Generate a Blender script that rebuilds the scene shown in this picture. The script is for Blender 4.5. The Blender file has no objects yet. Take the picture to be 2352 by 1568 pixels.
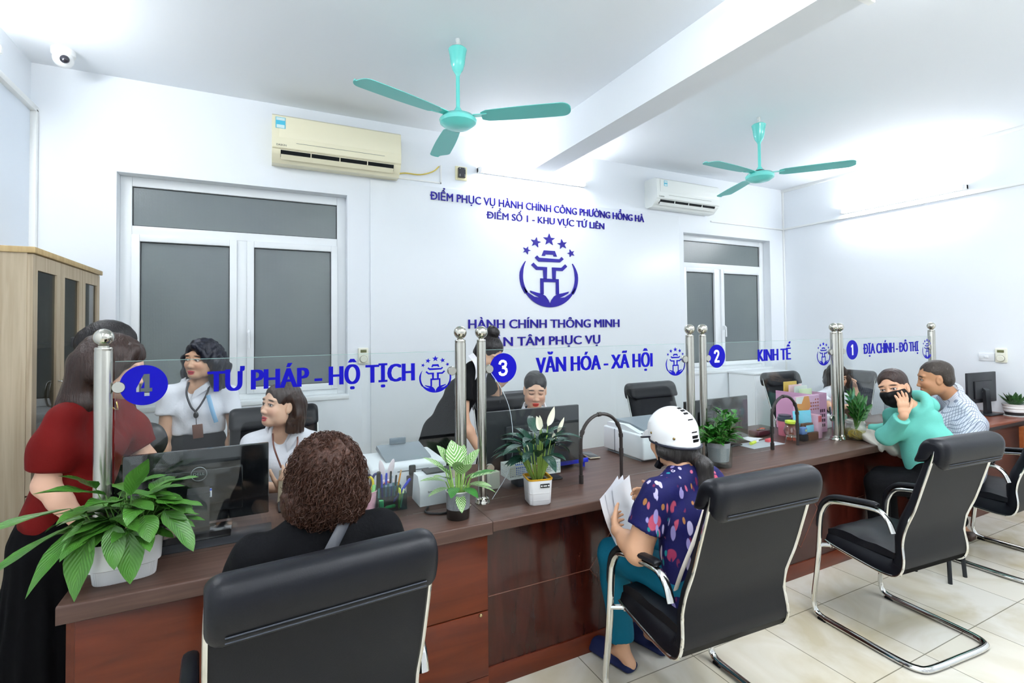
import bpy, bmesh, math, random
import numpy as np
from mathutils import Vector, Matrix, Euler
random.seed(7); np.random.seed(7)
SC = bpy.context.scene
COL = SC.collection
R = math.radians
# ------------------------------------------------------------------ camera, world, lights, exposure
cam_d = bpy.data.cameras.new('camera'); cam = bpy.data.objects.new('camera', cam_d); COL.objects.link(cam)
SC.camera = cam
F_PX, CY_PX = 1152.046, 726.454
cam_d.sensor_fit = 'HORIZONTAL'; cam_d.sensor_width = 36.0
cam_d.lens = F_PX / 2352 * 36.0
cam_d.shift_x = 0.0; cam_d.shift_y = (CY_PX - 784) / 2352
cam_d.clip_start = 0.05; cam_d.clip_end = 100
YAW, PIT, ROL = R(26.334), R(1.292), R(-0.574)
_M = np.array([[math.cos(YAW), -math.sin(YAW), 0], [0, 0, -1], [math.sin(YAW), math.cos(YAW), 0]])
_P = np.array([[1, 0, 0], [0, math.cos(PIT), math.sin(PIT)], [0, -math.sin(PIT), math.cos(PIT)]])
_Rr = np.array([[math.cos(ROL), -math.sin(ROL), 0], [math.sin(ROL), math.cos(ROL), 0], [0, 0, 1]])
_C = _Rr @ _P @ _M
cam.matrix_world = Matrix(((_C[0][0], -_C[1][0], -_C[2][0], 0), (_C[0][1], -_C[1][1], -_C[2][1], 0),
                           (_C[0][2], -_C[1][2], -_C[2][2], 1.6), (0, 0, 0, 1)))
SC.view_settings.view_transform = 'Standard'; SC.view_settings.look = 'None'
SC.view_settings.gamma = 1.0; SC.view_settings.use_curve_mapping = False
SC.view_settings.exposure = EXPOSURE = 1.2
SC.cycles.max_bounces = 7; SC.cycles.diffuse_bounces = 4; SC.cycles.glossy_bounces = 3
SC.cycles.transmission_bounces = 4; SC.cycles.transparent_max_bounces = 16
SC.cycles.caustics_reflective = False; SC.cycles.caustics_refractive = False
SC.cycles.sample_clamp_indirect = 4.0
SC.cycles.use_denoising = True
world = bpy.data.worlds.new('daylight'); SC.world = world; world.use_nodes = True
_bg = world.node_tree.nodes['Background']
_bg.inputs[0].default_value = (0.86, 0.93, 1.0, 1); _bg.inputs[1].default_value = SKY_POWER = 0.45
TUBE_POWER = 62.0          # emission strength of every fluorescent tube
TUBE_COLOR = (0.94, 0.965, 1.0, 1)

# ------------------------------------------------------------------ materials
def lin(h):
    h = h.lstrip('#'); c = [int(h[i:i+2], 16)/255 for i in (0, 2, 4)]
    return tuple((x/12.92 if x <= 0.04045 else ((x+0.055)/1.055)**2.4) for x in c) + (1.0,)
MATS = {}
def mat(name, color, rough=0.5, metal=0.0, spec=0.5, bump=None, var=None, coat=0.0, emit=None, emit_s=0, sheen=0, aniso=None, alpha=None):
    """procedural principled material; bump=(kind, scale, strength) ; var=(scale, amount, stretch)"""
    if name in MATS: return MATS[name]
    m = bpy.data.materials.new(name); MATS[name] = m; m.use_nodes = True
    nt = m.node_tree; b = nt.nodes['Principled BSDF']
    col = lin(color) if isinstance(color, str) else color
    b.inputs['Base Color'].default_value = col
    b.inputs['Roughness'].default_value = rough; b.inputs['Metallic'].default_value = metal
    b.inputs['Specular IOR Level'].default_value = .15 if (spec == 0.5 and rough >= .6) else spec
    if coat: b.inputs['Coat Weight'].default_value = coat; b.inputs['Coat Roughness'].default_value = 0.08
    if sheen: b.inputs['Sheen Weight'].default_value = sheen
    if emit: b.inputs['Emission Color'].default_value = emit; b.inputs['Emission Strength'].default_value = emit_s
    if alpha is not None: b.inputs['Alpha'].default_value = alpha
    tc = nt.nodes.new('ShaderNodeTexCoord')
    if var:
        mp = nt.nodes.new('ShaderNodeMapping'); mp.inputs['Scale'].default_value = var[2] if len(var) > 2 else (1, 1, 1)
        nt.links.new(tc.outputs['Object'], mp.inputs[0])
        n = nt.nodes.new('ShaderNodeTexNoise'); n.inputs['Scale'].default_value = var[0]; n.inputs['Detail'].default_value = 5
        nt.links.new(mp.outputs[0], n.inputs['Vector'])
        mx = nt.nodes.new('ShaderNodeMix'); mx.data_type = 'RGBA'
        a = var[1]
        mx.inputs[6].default_value = tuple(max(0, c*(1-a)) for c in col[:3]) + (1,)
        mx.inputs[7].default_value = tuple(min(1, c*(1+a)) for c in col[:3]) + (1,)
        nt.links.new(n.outputs[0], mx.inputs[0]); nt.links.new(mx.outputs[2], b.inputs['Base Color'])
    if bump:
        kind, scale, st = bump[:3]
        mp = nt.nodes.new('ShaderNodeMapping'); mp.inputs['Scale'].default_value = bump[3] if len(bump) > 3 else (1, 1, 1)
        nt.links.new(tc.outputs['Object'], mp.inputs[0])
        if kind == 'noise':
            n = nt.nodes.new('ShaderNodeTexNoise'); n.inputs['Detail'].default_value = 4
        elif kind == 'voronoi':
            n = nt.nodes.new('ShaderNodeTexVoronoi')
        else:
            n = nt.nodes.new('ShaderNodeTexWave'); n.inputs['Distortion'].default_value = 3.0
        n.inputs['Scale'].default_value = scale
        nt.links.new(mp.outputs[0], n.inputs['Vector'])
        bp = nt.nodes.new('ShaderNodeBump'); bp.inputs['Strength'].default_value = st; bp.inputs['Distance'].default_value = 0.01
        nt.links.new(n.outputs[0], bp.inputs['Height']); nt.links.new(bp.outputs[0], b.inputs['Normal'])
    return m
def glass_mat(name, tint=(0.965, 0.985, 0.98, 1), rough=0.0, ior=1.4):
    """thin clear sheet: clear transmission plus its Fresnel reflection"""
    if name in MATS: return MATS[name]
    m = bpy.data.materials.new(name); MATS[name] = m; m.use_nodes = True
    nt = m.node_tree; nt.nodes.remove(nt.nodes['Principled BSDF']); out = nt.nodes['Material Output']
    t = nt.nodes.new('ShaderNodeBsdfTransparent'); t.inputs[0].default_value = tint
    g = nt.nodes.new('ShaderNodeBsdfGlossy'); g.inputs['Roughness'].default_value = rough
    f = nt.nodes.new('ShaderNodeFresnel'); ge = nt.nodes.new('ShaderNodeNewGeometry'); mr = nt.nodes.new('ShaderNodeMapRange')
    mr.inputs['To Min'].default_value = ior; mr.inputs['To Max'].default_value = 1/ior     # same Fresnel from either side of the thin sheet
    nt.links.new(ge.outputs['Backfacing'], mr.inputs['Value']); nt.links.new(mr.outputs[0], f.inputs['IOR'])
    mx = nt.nodes.new('ShaderNodeMixShader')
    nt.links.new(f.outputs[0], mx.inputs[0]); nt.links.new(t.outputs[0], mx.inputs[1]); nt.links.new(g.outputs[0], mx.inputs[2])
    nt.links.new(mx.outputs[0], out.inputs[0])
    return m
def wood_mat(name, c1, c2, rough=0.4, scale=3.0, stretch=(0.6, 8, 8), coat=0.0, contrast=(0.35, 0.65)):
    if name in MATS: return MATS[name]
    m = mat(name, c1, rough, coat=coat, spec=.3); nt = m.node_tree; b = nt.nodes['Principled BSDF']
    tc = nt.nodes.new('ShaderNodeTexCoord'); mp = nt.nodes.new('ShaderNodeMapping'); mp.inputs['Scale'].default_value = stretch
    n = nt.nodes.new('ShaderNodeTexNoise'); n.inputs['Scale'].default_value = scale; n.inputs['Detail'].default_value = 8; n.inputs['Distortion'].default_value = 0.6
    cr = nt.nodes.new('ShaderNodeValToRGB'); cr.color_ramp.elements[0].color = lin(c1); cr.color_ramp.elements[1].color = lin(c2)
    cr.color_ramp.elements[0].position, cr.color_ramp.elements[1].position = contrast
    nt.links.new(tc.outputs['Object'], mp.inputs[0]); nt.links.new(mp.outputs[0], n.inputs['Vector'])
    nt.links.new(n.outputs[0], cr.inputs[0]); nt.links.new(cr.outputs[0], b.inputs['Base Color'])
    bp = nt.nodes.new('ShaderNodeBump'); bp.inputs['Strength'].default_value = 0.05; bp.inputs['Distance'].default_value = 0.004
    nt.links.new(n.outputs[0], bp.inputs['Height']); nt.links.new(bp.outputs[0], b.inputs['Normal'])
    return m

# ------------------------------------------------------------------ mesh builder
class MB:
    def __init__(s): s.v = []; s.f = []; s.mi = []
    def add(s, verts, faces, mi=0):
        o = len(s.v); s.v += [tuple(v) for v in verts]; s.f += [tuple(i+o for i in f) for f in faces]; s.mi += [mi]*len(faces); return s
    def bm(s, b, mi=0):
        b.verts.index_update(); s.add([v.co[:] for v in b.verts], [[v.index for v in f.verts] for f in b.faces], mi); b.free(); return s
    def box(s, c, size, bev=0.0, seg=2, rot=None, mi=0):
        b = bmesh.new(); bmesh.ops.create_cube(b, size=1.0)
        for v in b.verts: v.co = Vector((v.co.x*size[0], v.co.y*size[1], v.co.z*size[2]))
        if bev: bmesh.ops.bevel(b, geom=b.edges[:], offset=min(bev, min(size)*0.49), segments=seg, affect='EDGES', profile=0.5)
        M = Matrix.Translation(c) @ (Euler(rot).to_matrix().to_4x4() if rot is not None else Matrix())
        b.transform(M); return s.bm(b, mi)
    def bx(s, a, b_, bev=0.0, seg=2, mi=0):
        return s.box([(p+q)/2 for p, q in zip(a, b_)], [abs(q-p) for p, q in zip(a, b_)], bev, seg, None, mi)
    def tube(s, pts, r, seg=8, mi=0, cap=True, closed=False, flat=1.0, up=None):
        """swept tube; r scalar or list; flat scales the second cross axis"""
        pts = [Vector(p) for p in pts]; n = len(pts); rs = r if isinstance(r, (list, tuple)) else [r]*n
        vs = []; prev = None
        for i, p in enumerate(pts):
            if closed: t = pts[(i+1) % n]-pts[i-1]
            else: t = pts[min(i+1, n-1)]-pts[max(i-1, 0)]
            if t.length < 1e-9: t = Vector((0, 0, 1))
            t.normalize()
            if prev is None:
                u = Vector(up) if up is not None else (Vector((0, 0, 1)) if abs(t.z) < 0.9 else Vector((0, 1, 0)))
                a = t.cross(u).normalized()
            else:
                a = prev-t*prev.dot(t)
                a = a.normalized() if a.length > 1e-6 else t.orthogonal().normalized()
            prev = a; b = t.cross(a)
            for k in range(seg):
                w = 2*math.pi*k/seg
                vs.append(p+(a*math.cos(w)+b*math.sin(w)*flat)*rs[i])
        fs = []
        for i in range(n if closed else n-1):
            j = (i+1) % n
            for k in range(seg):
                l = (k+1) % seg
                fs.append((i*seg+k, i*seg+l, j*seg+l, j*seg+k))
        if cap and not closed:
            fs.append(tuple(range(seg))[::-1]); fs.append(tuple((n-1)*seg+k for k in range(seg)))
        return s.add(vs, fs, mi)
    def cyl(s, a, b, r0, r1=None, seg=16, mi=0, cap=True):
        r1 = r0 if r1 is None else r1
        return s.tube([a, b], [r0, r1], seg, mi, cap)
    def lathe(s, prof, c=(0, 0, 0), seg=24, mi=0, M=None, sx=1.0, sy=1.0):
        vs = []; fs = []; n = len(prof)
        for (r, z) in prof:
            for k in range(seg):
                w = 2*math.pi*k/seg; vs.append(Vector((r*math.cos(w)*sx, r*math.sin(w)*sy, z)))
        for i in range(n-1):
            for k in range(seg):
                l = (k+1) % seg; fs.append((i*seg+k, i*seg+l, (i+1)*seg+l, (i+1)*seg+k))
        if prof[0][0] > 1e-6: fs.append(tuple(range(seg))[::-1])
        if prof[-1][0] > 1e-6: fs.append(tuple((n-1)*seg+k for k in range(seg)))
        if M is not None: vs = [M @ v for v in vs]
        return s.add([Vector(c)+v for v in vs], fs, mi)
    def ell(s, c, r, seg=20, rings=12, mi=0, rot=None):
        prof = [(math.sin(math.pi*i/rings), -math.cos(math.pi*i/rings)) for i in range(rings+1)]
        r = (r, r, r) if isinstance(r, (int, float)) else r
        M = (Euler(rot).to_matrix().to_4x4() if rot is not None else Matrix()) @ Matrix.Diagonal((r[0], r[1], r[2], 1))
        return s.lathe(prof, c, seg, mi, M)
    def prism(s, poly, a0, a1, axis='x', mi=0):
        """extrude a 2-D polygon along an axis; poly coords are the other two axes in order"""
        n = len(poly); vs = []
        for t in (a0, a1):
            for (p, q) in poly:
                vs.append({'x': (t, p, q), 'y': (p, t, q), 'z': (p, q, t)}[axis])
        fs = [tuple(range(n))[::-1], tuple(range(n, 2*n))]
        fs += [(i, (i+1) % n, n+(i+1) % n, n+i) for i in range(n)]
        return s.add(vs, fs, mi)
    def grid(s, rows, mi=0, close=False, cap=False):
        """rows: list of equal-length point lists"""
        n, m = len(rows), len(rows[0]); vs = [p for r_ in rows for p in r_]; fs = []
        for i in range(n-1):
            for k in range(m if close else m-1):
                l = (k+1) % m; fs.append((i*m+k, i*m+l, (i+1)*m+l, (i+1)*m+k))
        if cap: fs.append(tuple(range(m))[::-1]); fs.append(tuple((n-1)*m+k for k in range(m)))
        return s.add(vs, fs, mi)
    def build(s, name, m, parent=None, smooth=True, angle=38):
        me = bpy.data.meshes.new(name); me.from_pydata(s.v, [], s.f); me.update()
        for x in (m if isinstance(m, (list, tuple)) else [m]): me.materials.append(x)
        if any(s.mi): me.polygons.foreach_set('material_index', s.mi)
        b = bmesh.new(); b.from_mesh(me); bmesh.ops.recalc_face_normals(b, faces=b.faces[:]); b.to_mesh(me); b.free()
        if smooth:
            me.polygons.foreach_set('use_smooth', [True]*len(me.polygons)); me.set_sharp_from_angle(angle=R(angle))
        return link(name, me, parent)
def link(name, me, parent=None):
    o = bpy.data.objects.new(name, me); COL.objects.link(o)
    if parent is not None: o.parent = parent
    return o
def thing(name, label, cat, group=None):
    o = bpy.data.objects.new(name, None); COL.objects.link(o); o.empty_display_size = 0.1
    o['label'] = label; o['category'] = cat
    if group: o['group'] = group
    return o
def tag(o, label, cat, group=None):
    o['label'] = label; o['category'] = cat
    if group: o['group'] = group
    return o
def struct(o): o['kind'] = 'structure'; return o
def kids(o):
    r = []
    for c in o.children: r.append(c); r += kids(c)
    return r
def rebase(root, loc):
    """the parts were made in world coordinates: move the root to its base point, parts stay where they are"""
    loc = Vector(loc); T = Matrix.Translation(-loc); seen = set()
    for c in kids(root)+([root] if root.data else []):
        if c.data and c.data.name not in seen: seen.add(c.data.name); c.data.transform(T)
    root.location = loc; return root
def place(root, loc, rz=0.0): root.location = loc; root.rotation_euler = (0, 0, rz); return root
def copy_tree(o, parent=None):
    c = o.copy(); COL.objects.link(c)
    if parent is not None: c.parent = parent
    for ch in list(o.children): copy_tree(ch, c)
    return c
def smooth_path(pts, n=6, closed=False):
    """Catmull-Rom through points"""
    P = [Vector(p) for p in pts]; out = []; m = len(P)
    rng = range(m) if closed else range(m-1)
    for i in rng:
        p0 = P[i-1] if (closed or i > 0) else P[i]*2-P[i+1]
        p1 = P[i]; p2 = P[(i+1) % m]
        p3 = P[(i+2) % m] if (closed or i+2 < m) else p2*2-p1
        for k in range(n):
            t = k/n
            out.append(0.5*((2*p1)+(p2-p0)*t+(2*p0-5*p1+4*p2-p3)*t*t+(-p0+3*p1-3*p2+p3)*t**3))
    if not closed: out.append(P[-1])
    return out
# ------------------------------------------------------------------ lettering
def glyphs(txt):
    c = bpy.data.curves.new('t', 'FONT'); c.body = txt; c.resolution_u = 3; c.fill_mode = 'BOTH'
    o = bpy.data.objects.new('t', c); COL.objects.link(o); dg = bpy.context.evaluated_depsgraph_get(); dg.update()
    me = bpy.data.meshes.new_from_object(o.evaluated_get(dg)); bpy.data.objects.remove(o); bpy.data.curves.remove(c)
    v = np.empty(len(me.vertices)*3, dtype=np.float32); me.vertices.foreach_get('co', v); v = v.reshape(-1, 3)[:, :2].astype(float)
    f = [list(p.vertices) for p in me.polygons]; bpy.data.meshes.remove(me); v[:, 0] -= v[:, 0].min()
    return v, f
def text_mesh(txt, width=None, height=None):
    """Text in the XY plane as a flat mesh; `height` = height of the capitals, `width` = length of the line.
    The bar of the letter D-stroke and the horn of O-horn are drawn as strokes of their own."""
    src = txt.replace('\u0110', 'D').replace('\u1edc', '\u00d2'); v, f = glyphs(src); v = [tuple(p) for p in v]
    for i, ch in enumerate(txt):
        if ch not in '\u0110\u1edc': continue
        xr = float(glyphs(src[:i+1])[0][:, 0].max()); n = len(v)
        if ch == '\u0110': q = [(xr-.70, .32), (xr-.33, .32), (xr-.33, .41), (xr-.70, .41)]
        else: q = [(xr-.13, .58), (xr-.01, .64), (xr-.02, .76), (xr+.08, .76), (xr+.09, .62), (xr-.05, .51)]
        v += q; f.append(list(range(n, n+len(q))))
    v = np.array(v); x0, x1 = v[:, 0].min(), v[:, 0].max(); sy = (height/.73) if height else 1.0; sx = (width/(x1-x0)) if width else sy
    v[:, 0] = (v[:, 0]-x0)*sx; v[:, 1] *= sy
    return v, f
def plate(mb, v, f, depth, M, mi=0):
    """give a flat mesh (v in XY) thickness `depth` along +Z and place it by M"""
    n = len(v); edges = {}
    for p in f:
        for i in range(len(p)):
            a, b = p[i], p[(i+1) % len(p)]
            edges[(a, b)] = edges.get((a, b), 0)+1
    bnd = [e for e in edges if (e[1], e[0]) not in edges]
    par = list(range(n))                       # overlapping strokes of a glyph get a hair of difference in thickness
    def find(i):
        while par[i] != i: par[i] = par[par[i]]; i = par[i]
        return i
    for a, b in edges: par[find(a)] = find(b)
    ids = {r_: k for k, r_ in enumerate(sorted({find(i) for i in range(n)}))}; dz = [.012*depth*(ids[find(i)] % 7) for i in range(n)]
    vs = [M @ Vector((x[0], x[1], -z)) for x, z in zip(v, dz)]+[M @ Vector((x[0], x[1], depth+z)) for x, z in zip(v, dz)]
    fs = [tuple(p)[::-1] for p in f]+[tuple(i+n for i in p) for p in f]+[(a, b, b+n, a+n) for a, b in bnd]
    return mb.add(vs, fs, mi)
def fill_loops(loops):
    """even-odd filled planar mesh from closed loops of (x,y)"""
    c = bpy.data.curves.new('f', 'CURVE'); c.dimensions = '2D'; c.fill_mode = 'BOTH'
    for l in loops:
        s = c.splines.new('POLY'); s.points.add(len(l)-1); s.use_cyclic_u = True
        for p, q in zip(s.points, l): p.co = (q[0], q[1], 0, 1)
    o = bpy.data.objects.new('f', c); COL.objects.link(o); dg = bpy.context.evaluated_depsgraph_get(); dg.update()
    me = bpy.data.meshes.new_from_object(o.evaluated_get(dg)); bpy.data.objects.remove(o); bpy.data.curves.remove(c)
    v = [tuple(x.co[:2]) for x in me.vertices]; f = [list(p.vertices) for p in me.polygons]; bpy.data.meshes.remove(me)
    return v, f
def text_loops(v, f):
    edges = set()
    for p in f:
        for i in range(len(p)): edges.add((p[i], p[(i+1) % len(p)]))
    nxt = {a: b for a, b in edges if (b, a) not in edges}
    # merge coincident vertices
    key = {}; rep = {}
    for i, x in enumerate(v):
        k = (round(float(x[0]), 5), round(float(x[1]), 5)); key.setdefault(k, i); rep[i] = key[k]
    e2 = set()
    for a, b in edges: e2.add((rep[a], rep[b]))
    nxt = {a: b for a, b in e2 if (b, a) not in e2 and a != b}
    loops = []
    while nxt:
        a = next(iter(nxt)); l = []
        while a in nxt: l.append((float(v[a][0]), float(v[a][1]))); a = nxt.pop(a)
        if len(l) > 2: loops.append(l)
    return loops
# ------------------------------------------------------------------ the room
XL, XR, YB, YF, ZC = -1.40, 6.26, 4.40, -2.60, 3.41
M_wall = mat('white_wall_paint', '#eef3f8', 0.55, bump=('noise', 30, 0.03))
M_ceil = mat('white_ceiling_paint', '#eef3f8', 0.7)
M_trim = mat('white_trunking', '#f0f2f0', 0.4)
M_frame = mat('white_window_profile', '#f2f6f8', 0.3)
def tile_floor():
    m = bpy.data.materials.new('cream_floor_tiles'); m.use_nodes = True; nt = m.node_tree; b = nt.nodes['Principled BSDF']
    tc = nt.nodes.new('ShaderNodeTexCoord'); mp = nt.nodes.new('ShaderNodeMapping'); mp.inputs['Location'].default_value = (0.13, 0.17, 0)
    br = nt.nodes.new('ShaderNodeTexBrick'); br.offset = 0.0; br.inputs['Scale'].default_value = 1.0
    br.inputs['Brick Width'].default_value = 0.5; br.inputs['Row Height'].default_value = 0.5; br.inputs['Mortar Size'].default_value = 0.0025
    br.inputs['Mortar'].default_value = lin('#8e8a7c'); br.inputs['Color1'].default_value = lin('#e6e1d2'); br.inputs['Color2'].default_value = lin('#e3e0d6')
    n = nt.nodes.new('ShaderNodeTexNoise'); n.inputs['Scale'].default_value = 2.2; n.inputs['Detail'].default_value = 6; n.inputs['Distortion'].default_value = 1.2
    cr = nt.nodes.new('ShaderNodeValToRGB'); cr.color_ramp.elements[0].color = lin('#d9cfb2'); cr.color_ramp.elements[0].position = 0.32
    cr.color_ramp.elements[1].color = (1, 1, 1, 1); cr.color_ramp.elements[1].position = 0.62
    mx = nt.nodes.new('ShaderNodeMix'); mx.data_type = 'RGBA'; mx.blend_type = 'MULTIPLY'; mx.inputs[0].default_value = 0.75
    nt.links.new(tc.outputs['Object'], mp.inputs[0]); nt.links.new(mp.outputs[0], br.inputs[0]); nt.links.new(tc.outputs['Object'], n.inputs['Vector'])
    nt.links.new(n.outputs[0], cr.inputs[0]); nt.links.new(br.outputs[0], mx.inputs[6]); nt.links.new(cr.outputs[0], mx.inputs[7])
    nt.links.new(mx.outputs[2], b.inputs['Base Color']); b.inputs['Roughness'].default_value = 0.22
    return m
def hole_wall(name, axis, at, u0, u1, z1, holes, depth, m):
    """a wall slab with rectangular openings; axis 'y' = wall across X at Y=at, thickness towards +depth"""
    us = sorted({u0, u1} | {h[0] for h in holes} | {h[1] for h in holes}); zs = sorted({0, z1} | {h[2] for h in holes} | {h[3] for h in holes})
    mb = MB()
    def P(u, d, z): return (u, at+d, z) if axis == 'y' else (at+d, u, z)
    for i in range(len(us)-1):
        for k in range(len(zs)-1):
            uc, zc = (us[i]+us[i+1])/2, (zs[k]+zs[k+1])/2
            if any(h[0] < uc < h[1] and h[2] < zc < h[3] for h in holes): continue
            mb.add([P(us[i], 0, zs[k]), P(us[i+1], 0, zs[k]), P(us[i+1], 0, zs[k+1]), P(us[i], 0, zs[k+1])], [(0, 1, 2, 3)])
            mb.add([P(us[i], depth, zs[k]), P(us[i+1], depth, zs[k]), P(us[i+1], depth, zs[k+1]), P(us[i], depth, zs[k+1])], [(3, 2, 1, 0)])
    for h in holes:
        c = [(h[0], h[2]), (h[1], h[2]), (h[1], h[3]), (h[0], h[3])]
        for i in range(4):
            a, b = c[i], c[(i+1) % 4]; mb.add([P(a[0], 0, a[1]), P(b[0], 0, b[1]), P(b[0], depth, b[1]), P(a[0], depth, a[1])], [(0, 1, 2, 3)])
    c = [(u0, 0), (u1, 0), (u1, z1), (u0, z1)]
    for i in range(4):
        a, b = c[i], c[(i+1) % 4]; mb.add([P(a[0], 0, a[1]), P(b[0], 0, b[1]), P(b[0], depth, b[1]), P(a[0], depth, a[1])], [(0, 1, 2, 3)])
    return struct(mb.build(name, m, smooth=False))
WIN1 = (-0.935, 0.632, 1.05, 2.735); WIN2 = (4.455, 5.985, 1.05, 2.71)
struct(MB().bx((XL-.2, YF-.2, -.1), (XR+.2, YB+.2, 0)).build('floor', tile_floor(), smooth=False))
struct(MB().bx((XL-.2, YF-.2, ZC), (XR+.2, YB+.2, ZC+.12)).build('ceiling', M_ceil, smooth=False))
hole_wall('wall_back', 'y', YB, XL-.2, XR+.2, ZC, [WIN1, WIN2], 0.2, M_wall)
hole_wall('wall_left', 'x', XL, YF, YB, ZC, [], -0.2, M_wall)
hole_wall('wall_right', 'x', XR, YF, YB, ZC, [], 0.2, M_wall)
hole_wall('wall_front', 'y', YF, XL-.2, XR+.2, ZC, [(-0.9, 5.6, 0.0, 2.75)], -0.2, M_wall)
struct(MB().bx((2.30, YF, 3.105), (2.52, YB, ZC)).build('trim_beam', M_ceil, smooth=False))
# front entrance, wide open to the daylight: white frame posts of the door
_d = MB()
for x in (-0.9, 1.25, 3.4, 5.6): _d.bx((x-.03, YF-.12, 0), (x+.03, YF-.06, 2.75))
_d.bx((-0.93, YF-.12, 2.69), (5.63, YF-.06, 2.75)); struct(_d.build('door_1', M_frame))
# frosted, patterned panes
def frost_mat(name, c_top, c_bot, zmid):
    m = mat(name, c_top, 0.28, spec=0.6); nt = m.node_tree; b = nt.nodes['Principled BSDF']
    tc = nt.nodes.new('ShaderNodeTexCoord')
    v = nt.nodes.new('ShaderNodeTexVoronoi'); v.inputs['Scale'].default_value = 105; v.inputs['Randomness'].default_value = 0.12
    bp = nt.nodes.new('ShaderNodeBump'); bp.inputs['Strength'].default_value = 0.28; bp.inputs['Distance'].default_value = 0.004
    nt.links.new(tc.outputs['Object'], v.inputs['Vector']); nt.links.new(v.outputs[0], bp.inputs['Height']); nt.links.new(bp.outputs[0], b.inputs['Normal'])
    n = nt.nodes.new('ShaderNodeTexNoise'); n.inputs['Scale'].default_value = 1.1; nt.links.new(tc.outputs['Object'], n.inputs['Vector'])
    mx = nt.nodes.new('ShaderNodeMix'); mx.data_type = 'RGBA'; mx.inputs[6].default_value = lin(c_top); mx.inputs[7].default_value = lin(c_bot)
    nt.links.new(n.outputs[0], mx.inputs[0]); nt.links.new(mx.outputs[2], b.inputs['Base Color'])
    return m
M_frost = frost_mat('frosted_patterned_glass', '#596269', '#7c8582', 1.6)
M_gasket = mat('black_gasket', '#20262a', 0.5)
def window(n, W, split, x_hi):
    x0, x1, z0, z1 = W; Y0, Y1 = YB+.10, YB+.16
    root = bpy.data.objects.new('window_%d' % n, None); COL.objects.link(root); root['kind'] = 'structure'
    zt0, zt1 = 2.31, 2.375                    # transom bar
    f = MB()
    f.bx((x0, Y0, z0), (x0+.07, Y1, z1), .004).bx((x1-.07, Y0, z0), (x1, Y1, z1), .004)
    f.bx((x0+.07, Y0, z1-.07), (x1-.07, Y1, z1), .004).bx((x0+.07, Y0, z0), (x1-.07, Y1, z0+.05), .004).bx((x0+.07, Y0, zt0), (x1-.07, Y1, zt1), .004)
    f.bx((split-.035, Y0, z0+.05), (split+.035, Y1, zt0), .004)
    f.build('window_frame', M_frame, root)
    def pane(a, b, c, d, y):
        MB().bx((a, y, c), (b, y+.008, d)).build('pane', M_frost, root)
        g = MB()
        for p, q in (((a, c), (b, c+.006)), ((a, d-.006), (b, d)), ((a, c+.006), (a+.006, d-.006)), ((b-.006, c+.006), (b, d-.006))):
            g.bx((p[0], y-.004, p[1]), (q[0], y+.001, q[1]))
        g.build('gasket', M_gasket, root)
    pane(x0+.07, x1-.07, zt1, z1-.07, YB+.12)
    for a, b in ((x0+.07, split-.035), (split+.035, x1-.07)):
        s = MB(); w = .05
        s.bx((a, Y0-.02, z0+.05), (a+w, Y1-.02, zt0), .004).bx((b-w, Y0-.02, z0+.05), (b, Y1-.02, zt0), .004)
        s.bx((a+w, Y0-.02, zt0-w), (b-w, Y1-.02, zt0), .004).bx((a+w, Y0-.02, z0+.05), (b-w, Y1-.02, z0+.05+w), .004)
        s.build('sash', M_frame, root); pane(a+w, b-w, z0+.05+w, zt0-w, YB+.11)
    h = MB().bx((split+.04, YB+.05, 1.55), (split+.06, YB+.085, 1.60), .004).tube([(split+.05, YB+.06, 1.60), (split+.05, YB+.035, 1.58), (split+.052, YB+.035, 1.46)], .009, 8)
    h.build('window_handle', M_frame, root)
    MB().bx((x0-.01, YB-.012, z0-.03), (x1+.01, YB+.098, z0+.006), .004).build('window_sill', M_frame, root)
    MB().bx((x0-.1, YB+.19, z0-.1), (x1+.1, YB+.2, z1+.1)).build('backing', mat('window_night', '#3c4347', 0.8), root)
window(1, WIN1, -0.155, 0); window(2, WIN2, 5.13, 0)
# roller panel in the left wall by the corner, with its frame
_p = MB().bx((XL, 2.2, 0.0), (XL+.012, 4.36, 3.07)); struct(_p.build('door_2', mat('pale_blue_panel', '#dfe8f2', 0.35)))
_t = MB().bx((XL, 2.2, 3.07), (XL+.045, 4.40, 3.11), .006).bx((XL, 4.355, 0), (XL+.045, 4.395, 3.09), .006); struct(_t.build('trim_1', M_trim))
# wire trunking on the walls and on the beam
def trunk(n, a, b, w=.022): struct(MB().bx(a, b, .003).build('trim_%d' % n, M_trim))
trunk(2, (XR-.018, -2.5, 2.868), (XR, YB, 2.892)); trunk(3, (XR-.03, -2.5, ZC-.035), (XR, YB, ZC))
trunk(4, (4.9, YB-.015, 2.868), (XR, YB, 2.886)); trunk(5, (XR-.02, YB-.02, 0.9), (XR, YB, ZC))
trunk(6, (2.28, 1.30, 3.09), (2.54, 1.33, 3.105))
struct(MB().bx((XR-.012, YF, 0), (XR, YB, .1)).bx((XL, YB-.012, 0), (XR, YB, .1)).build('baseboard_1', mat('cream_skirting', '#ddd6c2', .35)))

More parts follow.
